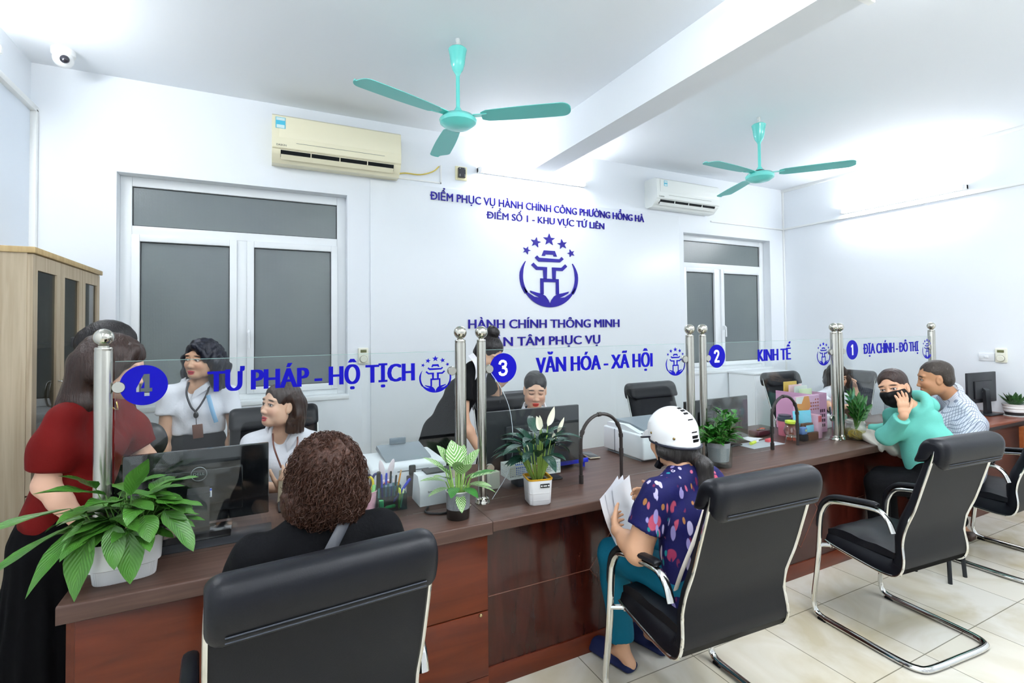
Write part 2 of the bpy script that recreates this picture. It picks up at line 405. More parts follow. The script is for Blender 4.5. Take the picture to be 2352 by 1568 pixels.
# ------------------------------------------------------------------ fluorescent tubes
M_tube = mat('lit_tube', '#ffffff', 0.4, emit=TUBE_COLOR, emit_s=TUBE_POWER); M_metalw = mat('white_enamel', '#f4f6f6', 0.35)
def tube_light(label, a, b, out, group='fluorescent battens'):
    """batten with a lit tube between end caps; out = direction away from the surface it is fixed to"""
    r = thing('fluorescent_light', label, 'lamp', group); a, b, out = Vector(a), Vector(b), Vector(out); d = (b-a).normalized(); s = d.cross(out)
    k = MB(); c = []
    for p in (a, b):
        c.append([p+s*.02, p-s*.02, p-s*.02+out*.028, p+s*.02+out*.028])
    k.grid(c, close=True, cap=True); k.build('batten', M_metalw, r)
    for p, q in ((a, d), (b, -d)):
        e = MB(); w = [p+s*.024, p-s*.024, p-s*.02+out*.07, p+s*.02+out*.07]; e.grid([w, [x+q*.025 for x in w]], close=True, cap=True); e.build('lamp_holder', M_metalw, r)
    MB().cyl(a+d*.025+out*.052, b-d*.025+out*.052, .014, seg=10).build('tube', M_tube, r)
    rebase(r, (a+b)/2); return r
tube_light('fluorescent tube on the back wall above the blue lettering', (1.82, YB, 3.10), (3.04, YB, 3.10), (0, -1, 0))
tube_light('fluorescent tube on the right wall between two trunking runs', (XR, 2.42, 2.95), (XR, 3.62, 2.95), (-1, 0, 0))
tube_light('fluorescent tube high on the left side of the ceiling beam', (2.30, 0.10, 3.20), (2.30, 1.32, 3.20), (-1, 0, 0))
tube_light('fluorescent tube high on the right side of the ceiling beam', (2.52, 0.0, 3.22), (2.52, 1.22, 3.22), (1, 0, 0))
tube_light('fluorescent tube on the left wall near the security camera', (XL, 2.6, 3.2), (XL, 3.8, 3.2), (1, 0, 0))
tube_light('fluorescent tube on the ceiling in front of the left fan', (1.5, 1.15, ZC), (1.75, 0.0, ZC), (0, 0, -1))

for i, x in enumerate((-0.3, 1.2, 3.7, 5.2)):  # unseen tubes added behind the camera to brighten the customer side
    tube_light('added fill tube on the ceiling behind the camera, number %s from the left' % ('one', 'two', 'three', 'four')[i], (x, -1.9, ZC), (x, -.7, ZC), (0, 0, -1))
for i, x in enumerate((-0.4, 1.0, 3.6, 5.0)):  # further out-of-view tubes, added as downlight on the floor and counter
    tube_light('added fill tube on the ceiling over the waiting side, number %s from the left' % ('one', 'two', 'three', 'four')[i], (x, 0.0, ZC), (x, 1.0 if x < 2 else .8, ZC), (0, 0, -1))
# ------------------------------------------------------------------ ceiling fans
M_fan = mat('turquoise_enamel', '#6fe0d6', 0.22, coat=0.4, spec=.6); M_blade = mat('turquoise_blade', '#63cbc4', 0.35); M_dark = mat('dark_metal', '#22252a', 0.4, metal=.6)
M_hook = mat('painted_hook', '#dfe2e0', .6)
def ceiling_fan(label, x, y, angs):
    r = thing('ceiling_fan', label, 'fan', 'ceiling fans')
    MB().tube(smooth_path([(0, 0, ZC), (0.004, 0, ZC-.03), (-.012, 0, ZC-.055), (.0, 0, ZC-.085)], 4), .014, 8).build('hook', M_hook, r)
    MB().lathe([(.012, 3.345), (.05, 3.348), (.058, 3.34), (.05, 3.30), (.044, 3.25), (.034, 3.215), (.018, 3.19), (.014, 3.18), (.012, 3.17)], seg=20).build('canopy', M_fan, r)
    MB().lathe([(.0125, 3.19), (.0125, 2.98), (.02, 2.965), (.034, 2.945)], seg=16).build('rod', M_fan, r)
    MB().lathe([(.034, 2.945), (.05, 2.935), (.058, 2.925)], seg=24).build('collar', M_dark, r)
    MB().lathe([(.05, 2.93), (.098, 2.918), (.117, 2.895), (.112, 2.875), (.08, 2.852), (.045, 2.843), (0.0, 2.84)], seg=40).build('motor_housing', M_fan, r)
    for a in angs:
        ca, sa = math.cos(R(a)), math.sin(R(a)); b = MB()
        ts = [0, .03, .07]+[.07+.83*i/10 for i in range(1, 11)]+[.925, .95, .97, .985, .995, 1]
        rows = []
        for t in ts:
            s = .15+t*.55
            hw = .056+.019*math.sin(min(t*1.5, 1)*math.pi/2)
            if t < .06: hw *= .55+.45*(t/.06)
            if t > .9: hw *= math.sqrt(max(0.004, 1-((t-.9)/.1)**2))
            z = 2.91-.006*t; tw = -.008
            row = []
            for (q, dz) in ((-1, -tw), (-.4, -tw*.3), (.4, tw*.5), (1, tw)):
                row.append((s, q*hw, z+dz))
            rows.append(row)
        M = Matrix.Rotation(R(a), 4, 'Z')
        ring = [[M @ Vector((p[0], p[1], p[2]+.0015)) for p in row]+[M @ Vector((p[0], p[1], p[2]-.0015)) for p in row[::-1]] for row in rows]
        b.grid(ring, close=True, cap=True)
        bl = b.build('blade', M_blade, r)
        k = MB(); k.add([M @ Vector(q) for q in ((.09, -.022, 2.912), (.19, -.03, 2.907), (.19, .03, 2.915), (.09, .022, 2.915), (.09, -.022, 2.917), (.19, -.03, 2.912), (.19, .03, 2.92), (.09, .022, 2.92))],
              [(3, 2, 1, 0), (4, 5, 6, 7), (0, 1, 5, 4), (1, 2, 6, 5), (2, 3, 7, 6), (3, 0, 4, 7)]); k.build('bracket', M_fan, bl)
    return place(r, (x, y, 0))
f = ceiling_fan('turquoise three-blade ceiling fan hanging left of the beam', 1.085, 2.922, (-159.9, -37.4, 81.7))
f = ceiling_fan('turquoise three-blade ceiling fan hanging right of the beam near the far corner', 3.861, 2.92, (-175.1, -51.9, 66.7))

# ------------------------------------------------------------------ air conditioners
def aircon(label, x0, x1, z0, z1, body, dep, name_txt, sticker_dx, sticker_h):
    M_b = mat('aircon_'+body[1:], body, .3); r = thing('air_conditioner', label, 'air conditioner', 'wall air conditioners')
    y1, y0 = YB, YB-dep; h = z1-z0
    prof = [(y1, z0+.02), (y1, z1), (y0+.03, z1), (y0+.008, z1-.015), (y0, z0+h*.45), (y0+.004, z0+h*.27), (y0+.016, z0+h*.255), (y0+.02, z0+h*.2), (y0+.06, z0+.03), (y0+.09, z0+.004), (y1-.03, z0)]
    MB().prism(prof, x0, x1, 'x').build('casing', M_b, r)
    MB().bx((x0+.05, y0-.001, z0+h*.5), (x1-.005, y0+.002, z1-.02), .002).bx((x0+.004, y0-.001, z0+h*.28), (x1-.004, y0+.003, z0+h*.5)).build('front_panel', M_b, r)
    MB().bx((x0+.17, y0-.004, z0+h*.40), (x1-.14, y0, z0+h*.406)).build('trim_line', mat('grey_line', '#8a8a80', .5), r)
    MB().prism([(y0+.013, z0+h*.238), (y0+.036, z0+h*.105), (y0+.05, z0+h*.12), (y0+.024, z0+h*.24)], x0+.06, x1-.06, 'x').build('air_outlet', mat('dark_slot', '#15181a', .6), r)
    MB().prism([(y0+.019, z0+h*.155), (y0+.044, z0+h*.065), (y0+.048, z0+h*.07), (y0+.024, z0+h*.16)], x0+.062, x1-.062, 'x').build('louver', M_b, r)
    k = MB()
    for i in range(1, 4): xx = x0+.06+(x1-x0-.12)*i/4; k = MB().bx((xx-.003, y0+.012, z0+h*.15), (xx+.003, y0+.03, z0+h*.235)); k.build('vane', M_b, r)
    MB().bx((x0+sticker_dx, y0-.003, z1-.03-sticker_h), (x0+sticker_dx+sticker_h*.8, y0, z1-.03)).build('energy_sticker', mat('cyan_sticker', '#4fc3e0', .4), r)
    s2 = MB(); s2.bx((x0+sticker_dx+.004, y0-.0045, z1-.055), (x0+sticker_dx+sticker_h*.8-.004, y0-.003, z1-.034)); s2.bx((x0+sticker_dx+.006, y0-.0045, z1-.028-sticker_h), (x0+sticker_dx+sticker_h*.8-.006, y0-.003, z1-.02-sticker_h*.8)).build('sticker_print', mat('pale_print', '#d8f0f0', .4), r)
    v, f_ = text_mesh(name_txt, height=.016); t = MB(); plate(t, v, f_, .001, Matrix.Translation((x0+.03, y0-.0015, z0+h*.31)) @ Matrix.Rotation(R(90), 4, 'X')); t.build('lettering', mat('grey_print', '#6b6a62', .5), r, smooth=False)
    return rebase(r, ((x0+x1)/2, YB, z0))
aircon('cream air conditioner above the left window', 0.055, 1.045, 2.90, 3.262, '#f3edcf', .2, 'DAIKIN', .025, .085)
aircon('white air conditioner beside the corner, above the right window', 3.875, 4.84, 2.93, 3.245, '#f2f6f2', .2, 'DAIKIN', .10, .06)
# loose power lead by the left air conditioner
w = MB().tube(smooth_path([(1.03, YB-.03, 2.955), (1.12, YB-.025, 2.98), (1.26, YB-.02, 2.985), (1.38, YB-.015, 3.03), (1.44, YB-.012, 3.085)], 5), .006, 6)
tag(w.build('power_cable', mat('yellow_cable', '#d8c25a', .5)), 'yellow power cable running right from the cream air conditioner', 'cable')
struct(MB().bx((1.05, YB-.012, 2.93), (1.46, YB, 2.942)).bx((1.452, YB-.012, 2.93), (1.464, YB, 3.10)).build('trim_7', M_trim))
# isolator switch on its cream plate
r = thing('isolator_switch', 'black isolator switch on a cream backing plate above the board', 'switch')
MB().bx((1.60, YB-.012, 2.985), (1.715, YB, 3.115), .004).build('backing_plate', mat('cream_plate', '#e9e3bb', .5), r)
MB().bx((1.622, YB-.045, 3.005), (1.69, YB-.012, 3.098), .006).build('switch_body', mat('black_plastic', '#23262b', .4), r)
_s = MB()
for xx in (1.632, 1.68):
    for zz in (3.015, 3.028, 3.085): _s.ell((xx, YB-.046, zz), .005, 8, 6)
_s.build('screw', mat('steel_screw', '#c9c9c4', .3, metal=1), r); rebase(r, (1.657, YB, 2.985))
# fan regulators
def regulator(label, M, wide):
    r = thing('fan_regulator', label, 'wall control', 'fan regulators on the walls'); mc = mat('ivory_plastic', '#e8e8d8', .4)
    MB().box((0, -.015, 0), (.085, .03, .135), .008).build('casing', mc, r)
    MB().box((0, -.031, .04), (.05, .003, .025), .001).build('display', mat('olive_display', '#6b7048', .3), r)
    MB().lathe([(.028, 0), (.028, .012), (.024, .016), (0, .016)], (0, 0, 0), 24, 0, Matrix.Translation((0, -.03, -.028)) @ Matrix.Rotation(R(90), 4, 'X')).build('knob', mc, r)
    MB().lathe([(.031, 0), (.031, .003), (.0, .003)], (0, 0, 0), 24, 0, Matrix.Translation((0, -.03, -.028)) @ Matrix.Rotation(R(90), 4, 'X')).build('dial_ring', mat('grey_dial', '#77766a', .5), r)
    r.matrix_world = M; return r
regulator('ivory fan regulator beside the left window', Matrix.Translation((0.757, YB, 1.375)), 0)
regulator('ivory fan regulator on the right wall', Matrix.Translation((XR, 2.205, 1.292)) @ Matrix.Rotation(R(-90), 4, 'Z'), 0)
sw = MB().bx((XR-.012, 2.255, 1.235), (XR, 2.375, 1.31), .003).bx((XR-.02, 2.30, 1.262), (XR-.01, 2.33, 1.285), .003)
tag(sw.build('socket_plate', mat('white_socket', '#e9edf0', .4)), 'white socket plate left of the regulator on the right wall', 'socket')
# dome security camera
r = thing('security_camera', 'white dome security camera on the ceiling in the left corner', 'camera')
MB().lathe([(.062, 3.41), (.062, 3.375), (.054, 3.37), (.054, 3.365)], (-1.155, 4.12, 0), 28).build('base', M_metalw, r)
MB().ell((-1.155, 4.12, 3.352), .055, 24, 16).build('dome', M_metalw, r)
MB().ell((-1.137, 4.078, 3.335), (.026, .02, .026), 20, 12).build('lens', mat('black_lens', '#15131f', .1, coat=.5), r); rebase(r, (-1.155, 4.12, ZC))
# ------------------------------------------------------------------ service counter: four desks in a row
M_top = wood_mat('brown_worktop', '#46322a', '#574138', .36, 4.0, (0.5, 9, 9))
M_pan = wood_mat('mahogany_panel', '#4f1d0c', '#652a13', .32, 3.0, (0.7, 0.7, 5), coat=.06)
M_pan2 = wood_mat('dark_mahogany_panel', '#2c0f0a', '#3d160e', .2, 3.0, (5, 0.7, 0.7), coat=.2)
ZT = 0.76
def desk(label, x0, x1, apron, plain, y1=2.90):
    r = thing('service_desk', label, 'desk', 'service desks joined into one counter')
    y0 = 2.01
    t = MB(); e = .006; q = [(y0+e*(1-math.sin(R(a))), ZT-e*(1-math.cos(R(a)))) for a in range(0, 91, 30)]
    t.prism(q+[(y0, ZT-apron+.002), (y0+.002, ZT-apron), (y0+.035, ZT-apron), (y0+.035, ZT-.035), (y1, ZT-.035), (y1, ZT)], x0+.001, x1-.001, 'x'); t.build('worktop', M_top, r)
    pf = 2.06 if plain else 2.088
    if plain:
        zs = [0.0, .07, .36, .69]
        MB().bx((x0+.02, pf+.02, 0), (x1-.002, pf+.04, .70)).build('front_panel', M_pan, r)
        for a, b in ((-0.535, -0.10), (-0.097, 0.40), (0.403, x1-.004)):
            MB().bx((a, pf, .075), (b, pf+.02, .355), .002).build('door', M_pan, r)
            MB().bx((a, pf, .360), (b, pf+.02, .695), .002).build('drawer_front', M_pan, r)
        MB().bx((x0+.02, pf+.005, 0), (x1-.002, pf+.02, .07), .002).build('plinth', M_pan, r)
        MB().ell((x1-.04, pf-.003, .345), (.008, .006, .008), 10, 8).build('lock', mat('brass_lock', '#b9a277', .3, metal=1), r)
    else:
        MB().bx((x0+.002, pf, .09), (x1-.002, pf+.02, .72)).build('front_panel', M_pan2, r)
        MB().bx((x0+.002, pf-.008, 0), (x1-.002, pf+.02, .09), .002).build('plinth', M_pan, r)
        cx = (x0+x1)/2; g = MB(); w = .55; M_inl = mat('inlay_line', '#6b3d2c', .4)
        # diamond inlay with a line towards both ends
        pts = [(x0+.01, .40), (cx-.18, .40), (cx, .62), (cx+.18, .40), (x1-.01, .40)]
        for a, b in zip(pts, pts[1:]): g.tube([(a[0], pf-.0005, a[1]), (b[0], pf-.0005, b[1])], .002, 5)
        pts = [(cx-.18, .40), (cx, .18), (cx+.18, .40)]
        for a, b in zip(pts, pts[1:]): g.tube([(a[0], pf-.0005, a[1]), (b[0], pf-.0005, b[1])], .002, 5)
        g.build('inlay', M_inl, r)
    for x in (x0+.012, x1-.012): MB().bx((x-.01, pf+.042, 0), (x+.01, y1-.02, ZT-.036)).build('side_panel', M_pan, r)
    return rebase(r, ((x0+x1)/2, 2.45, 0))
DX = (-0.57, 0.892, 2.366, 3.776, 5.16)
desk('brown wooden service desk of counter 4, with drawers, nearest the camera', DX[0], DX[1], .056, True)
desk('brown wooden service desk of counter 3, with a plain dark front', DX[1], DX[2], .046, False)
desk('brown wooden service desk of counter 2, behind the chair of the floral shirt', DX[2], DX[3], .046, False)
desk('brown wooden service desk of counter 1, where the mint hoodie leans', DX[3], DX[4], .046, False, 2.70)
# reddish desk against the right wall
M_red = wood_mat('orange_brown_veneer', '#6b3420', '#7f4229', .35, 3.0, (0.6, 8, 8), coat=.2)
r = thing('corner_desk', 'reddish brown desk in the right corner carrying a monitor', 'desk')
MB().box((5.715, 2.35, .74), (1.06, .70, .03), .004).build('desk_top', M_red, r)
MB().bx((5.24, 2.045, 0), (6.22, 2.065, .70)).build('front_panel', wood_mat('brown_panel', '#4b2a20', '#573227', .4), r)
MB().bx((5.20, 2.02, .69), (6.22, 2.045, .722)).build('under_rail', mat('black_rail', '#1d1716', .5), r)
for x in (5.25, 6.20): MB().bx((x-.012, 2.07, 0), (x+.012, 2.68, .725)).build('side_panel', M_red, r)
rebase(r, (5.715, 2.35, 0))
# shelf unit at the right edge, in front of the corner desk
r = thing('wooden_rack', 'small orange wood rack at the right edge beside the corner desk', 'rack'); M_or = wood_mat('orange_pine', '#8a4722', '#9c572e', .45)
for z in (.10, .42, .66): MB().bx((5.95, 1.72, z), (6.23, 2.0, z+.025)).build('rack_shelf', M_or, r)
for x in (5.966, 6.214):
    for y in (1.735, 1.985): MB().bx((x-.015, y-.015, 0), (x+.015, y+.015, .66)).build('leg', M_or, r)
rebase(r, (6.09, 1.86, 0))

# ------------------------------------------------------------------ steel posts on the counter
M_steel = mat('brushed_steel', '#b7b5ac', .24, metal=1.0, bump=('noise', 40, .03, (30, 30, 1)))
M_steelb = mat('polished_steel', '#c9c6bb', .12, metal=1.0)
def post(label, x, rad, y=2.25, side=1):
    r = thing('partition_post', label, 'post', 'steel posts of the glass partition')
    MB().lathe([(rad*1.75, ZT), (rad*1.75, ZT+.006), (rad*1.55, ZT+.012), (rad*1.5, ZT+.022), (rad*1.2, ZT+.028), (rad*1.15, ZT+.034)], (x, y, 0), 32).build('base_flange', M_steelb, r)
    MB().lathe([(rad, ZT+.03), (rad, 1.527), (rad*.97, 1.531), (rad*.97, 1.535), (rad, 1.538), (rad, 1.541), (rad*.9, 1.545), (0.0, 1.546)], (x, y, 0), 32).build('pole', M_steel, r)
    MB().lathe([(rad*.6, 1.543), (rad*.6, 1.550), (rad*.45, 1.552)], (x, y, 0), 24).build('collar', M_steelb, r)
    MB().ell((x, y, 1.580), .031, 28, 18).build('ball_finial', M_steelb, r)
    for z in (1.40, .92):
        MB().lathe([(.019, -.009), (.021, -.006), (.021, .006), (.019, .009)], (x+side*(rad+.018), y, z), 20, 0, Matrix.Rotation(R(90), 4, 'X')).cyl((x+side*rad*.8, y, z), (x+side*(rad+.01), y, z), .008, seg=8).build('glass_clamp', M_steel, r)
    return rebase(r, (x, y, ZT))
post('thick steel post at the left end of the counter', -.512, .027, side=1)
post('left steel post of the pair between counters 4 and 3', .838, .026, side=-1)
post('right steel post of the pair between counters 4 and 3', .946, .022, side=1)
post('left steel post of the pair between counters 3 and 2', 2.313, .025, side=-1)
post('right steel post of the pair between counters 3 and 2', 2.420, .022, side=1)
post('left steel post of the pair between counters 2 and 1', 3.742, .025, side=-1)
post('right steel post of the pair between counters 2 and 1', 3.808, .022, side=1)
post('steel post at the far right end behind the plaid shirt', 5.102, .026, side=-1)

# ------------------------------------------------------------------ emblem: five stars, gate tower, ring and cupped hands (unit height 1, centre 0)
def emblem():
    P = []
    def star(cx, cy, ro, a0=90):
        P.append([(cx+(ro if i % 2 == 0 else ro*.42)*math.cos(R(a0+36*i)), cy+(ro if i % 2 == 0 else ro*.42)*math.sin(R(a0+36*i))) for i in range(10)])
    star(0, .425, .085); star(-.185, .375, .072, 80); star(.185, .375, .072, 100); star(-.31, .26, .055, 70); star(.31, .26, .055, 110)
    def line(pts, w):
        L = []; Rr = []
        for i, p in enumerate(pts):
            a = pts[max(0, i-1)]; b = pts[min(len(pts)-1, i+1)]; n = Vector((-(b[1]-a[1]), b[0]-a[0])).normalized()
            ww = w if not isinstance(w, (list, tuple)) else w[i]
            k = 1.0
            if 0 < i < len(pts)-1:
                d1 = (Vector(p)-Vector(a)).normalized(); d2 = (Vector(b)-Vector(p)).normalized(); n1 = Vector((-d1.y, d1.x)); k = 1/max(.5, n1.dot(n))
            L.append((p[0]+n.x*ww/2*k, p[1]+n.y*ww/2*k)); Rr.append((p[0]-n.x*ww/2*k, p[1]-n.y*ww/2*k))
        P.append(L+Rr[::-1])
    # roof cap
    P.append([(-.105, .20), (-.075, .275), (.075, .275), (.105, .20), (.063, .20), (.055, .222), (-.055, .222), (-.063, .20)])
    line([(-.185, .185), (-.145, .145), (.145, .145), (.185, .185)], .042)
    line([(-.235, .085), (-.175, .028), (-.062, .028), (-.062, -.115)], .042); line([(.235, .085), (.175, .028), (.062, .028), (.062, -.115)], .042)
    line([(-.107, -.32), (-.107, -.13), (.107, -.13), (.107, -.32)], .042)
    # ring arcs
    for s in (-1, 1):
        line([(s*.385*math.cos(R(a)), -.09+.385*math.sin(R(a))) for a in range(32, -36, -6)][::s], [.006+.036*min(1, i/4) for i in range(12)][::s])
    # cupped hands: crescent with pointed top
    for s in (-1, 1):
        o = [(s*.385*math.sin(R(a)), -.10-.395*math.cos(R(a))) for a in range(0, 74, 6)]
        i_ = [(s*.375, -.205), (s*.30, -.30), (s*.215, -.355), (s*.14, -.365), (s*.20, -.335), (s*.26, -.30), (s*.27, -.275), (s*.18, -.30), (s*.107, -.315), (s*.06, -.345), (s*.02, -.40), (s*.004, -.44)]
        P.append((o+i_) if s > 0 else (o+i_)[::-1])
    return P
EMB = [fill_loops([l]) for l in emblem()]
M_blue = mat('deep_blue_acrylic', '#1f0c96', .3, spec=.3); M_vin = mat('royal_blue_vinyl', '#05029a', .5, spec=.15)
def facing(x, y, z): return Matrix.Translation((x, y, z)) @ Matrix.Rotation(R(90), 4, 'X')
def put_emblem(name, x, y, z, w, h, depth, m, parent):
    mb = MB(); sx = w/.79; sy = h/1.0
    for v, f in EMB: plate(mb, [(p[0]*sx, p[1]*sy) for p in v], f, depth, facing(x, y, z))
    return mb.build(name, m, parent, smooth=False)
def put_text(name, txt, x0, x1, z0, cap, y, depth, m, parent, bold=0.0, space=1.0):
    # heavy weight: the outline is laid down a few times side by side, each copy a hair thinner than the last
    v0, _ = text_mesh(txt, height=cap); nat = float(v0[:, 0].max()); v, f = text_mesh(txt, width=x1-x0, height=cap); mb = MB(); d = bold*cap*min(1.0, ((x1-x0)/nat)**1.3)
    for i, (dx, dz) in enumerate(((0, 0), (-d, 0), (d, 0), (-d*.5, 0), (d*.5, 0)) if bold else ((0, 0),)):
        plate(mb, v, f, depth*(1-.11*i), facing(x0+dx, y, z0+dz))
    return mb.build(name, m, parent, smooth=False)
# ------------------------------------------------------------------ glossy white sign board on the back wall
r = thing('sign_board', 'glossy white wall board with raised blue lettering and emblem', 'sign')
MB().bx((0.82, YB-.018, 0.1), (4.37, YB, 2.89), .002).build('board', mat('glossy_white_board', '#eef3f7', .34, spec=.4), r)
put_text('lettering', 'ĐIỂM PHỤC VỤ HÀNH CHÍNH CÔNG PHƯỜNG HỒNG HÀ', 1.352, 3.835, 2.772, .076, YB-.019, .012, M_blue, r, .02)
put_text('lettering', 'ĐIỂM SỐ 1 - KHU VỰC TỨ LIÊN', 1.908, 3.284, 2.648, .07, YB-.019, .012, M_blue, r, .02)
put_text('lettering', 'HÀNH CHÍNH THÔNG MINH', 1.712, 3.468, 1.596, .090, YB-.019, .012, M_blue, r, .028)
put_text('lettering', 'TẬN TÂM PHỤC VỤ', 1.872, 3.209, 1.424, .092, YB-.019, .012, M_blue, r, .028)
put_emblem('emblem', 2.595, YB-.019, 2.172, .665, .745, .012, M_blue, r)
rebase(r, (2.595, YB, .1))

def stroke(pts, w):
    L = []; Rr = []
    for i, p in enumerate(pts):
        a = pts[max(0, i-1)]; b = pts[min(len(pts)-1, i+1)]; n = Vector((-(b[1]-a[1]), b[0]-a[0])).normalized()
        L.append((p[0]+n.x*w/2, p[1]+n.y*w/2)); Rr.append((p[0]-n.x*w/2, p[1]-n.y*w/2))
    return L+Rr[::-1]
def digit(n):
    if n == 4: return [[(.30, 0), (.50, 0), (.50, .2), (.60, .2), (.60, .36), (.50, .36), (.50, 1), (.28, 1), (0, .36), (0, .2), (.30, .2)], [(.30, .36), (.17, .36), (.30, .68)]]
    if n == 3: return [stroke([(.03, .72), (.07, .85), (.17, .92), (.30, .92), (.42, .86), (.46, .75), (.43, .64), (.35, .57), (.2, .54)], .17), stroke([(.2, .53), (.38, .49), (.48, .40), (.50, .28), (.44, .15), (.31, .08), (.18, .08), (.06, .14), (.02, .27)], .17)]
    if n == 2: return [stroke([(.05, .70), (.08, .84), (.18, .92), (.31, .92), (.43, .86), (.47, .74), (.43, .6), (.30, .4), (.10, .1)], .18), [(.02, 0), (.56, 0), (.56, .17), (.02, .17)]]
    return [[(.22, 0), (.42, 0), (.42, 1), (.27, 1), (.10, .86), (.10, .7), (.22, .78)]]
# ------------------------------------------------------------------ glass partitions with vinyl lettering
M_glass = glass_mat('clear_partition_glass')
M_edge = mat('glass_edge', '#86a8a2', .3, spec=.3)
def partition(label, n, x0, x1, disc, txt, tx0, tx1, tz, ez, arch, y=2.25):
    r = thing('glass_partition', label, 'partition', 'glass partitions on the counter')
    z0, z1 = ZT+.003, 1.492
    out = [(x0, z0)]
    if arch:
        a0, a1, zt = arch; out += [(a0, z0)]; rr = (a1-a0)/2; cx = (a0+a1)/2
        out += [(cx-rr*math.cos(R(t)), zt-rr*1.05+rr*1.05*math.sin(R(t))) for t in range(0, 181, 12)]; out += [(a1, z0)]
    out += [(x1, z0), (x1, z1), (x0, z1)]
    v, f = fill_loops([out]); p = MB(); plate(p, v, f, .008, facing(0, y+.004, 0)); p.build('pane', M_glass, r, smooth=False)
    MB().bx((x0, y-.0035, z1), (x1, y+.0035, z1+.0015)).build('polished_edge', M_edge, r)
    yv = y-.0055
    # number disc; on counter 4 the numeral is cut out of the disc, on the others it is white
    cx, cz = disc; hd = .080
    circ = [(.073*math.cos(R(a)), .073*math.sin(R(a))) for a in range(0, 360, 6)]
    dl = [[((q[0]-.29)*hd, (q[1]-.5)*hd) for q in lp] for lp in digit(n)]
    dv, df = fill_loops([circ]+(dl if n == 4 else [])); d = MB(); plate(d, dv, df, .001, facing(cx, yv+.001, cz)); d.build('number_disc', M_vin, r, smooth=False)
    if n != 4:
        d = MB()
        for i, lp in enumerate(dl): v2, f2 = fill_loops([lp]); plate(d, v2, f2, .0006+.0001*i, facing(cx, yv, cz))
        d.build('numeral', mat('white_vinyl', '#f2f5fa', .4), r, smooth=False)
    put_text('lettering', txt, tx0, tx1, tz, .083, yv+.001, .003, M_vin, r, .075)
    put_emblem('emblem', ez, yv+.001, 1.388, .15, .170, .001, M_vin, r)
    if arch:
        a0, a1, zt = arch; rr = (a1-a0)/2; cx = (a0+a1)/2
        path = [(a0, y, z0), (a0, y, (z0+zt-rr)/2)]+[(cx-rr*math.cos(R(t)), y, zt-rr*1.05+rr*1.05*math.sin(R(t))) for t in range(0, 181, 9)]+[(a1, y, (z0+zt-rr)/2), (a1, y, z0)]
        k = MB(); k.tube(path, .0095, 8)
        for i in (0, 1, 4, 11, 18, 21, -2):
            q = Vector(path[i]); q2 = Vector(path[i+1 if i >= 0 else i-1]); e = (q2-q)*.9
            if e.length > .045: e *= .045/e.length
            k.tube([q, q+e], .0125, 8)
        k.build('edge_trim', mat('black_rubber', '#231d1b', .5), r)
    return r
g = partition('glass partition lettered for counter 4 at the left', 4, -.478, .808, (-.392, 1.404), 'TƯ PHÁP - HỘ TỊCH', -.189, .611, 1.366, .7125, None)
rebase(g, (.165, 2.25, ZT))
g = partition('cracked glass partition lettered for counter 3', 3, .972, 2.284, (1.068, 1.401), 'VĂN HÓA - XÃ HỘI', 1.256, 2.024, 1.367, 2.206, (1.525, 1.795, 1.122), y=2.265)
ck = MB(); ck.tube(smooth_path([(.985, 2.2585, 1.40), (1.06, 2.2585, 1.29), (1.105, 2.2585, 1.17), (1.115, 2.2585, 1.0), (1.085, 2.2585, .88), (1.0, 2.2585, .765)], 6), .0013, 5); ck.build('crack', mat('crack_white', '#dfeaf0', .4), g)
rebase(g, (1.63, 2.265, ZT))
g = partition('glass partition lettered for counter 2 on economy', 2, 2.446, 3.712, (2.558, 1.408), 'KINH TẾ', 2.941, 3.270, 1.361, 3.640, (3.07, 3.335, 1.112), y=2.27); rebase(g, (3.08, 2.27, ZT))
g = partition('glass partition lettered for counter 1 at the far right', 1, 3.834, 5.07, (3.956, 1.409), 'ĐỊA CHÍNH - ĐÔ THỊ', 4.101, 4.874, 1.373, 5.017, None); rebase(g, (4.45, 2.25, ZT))

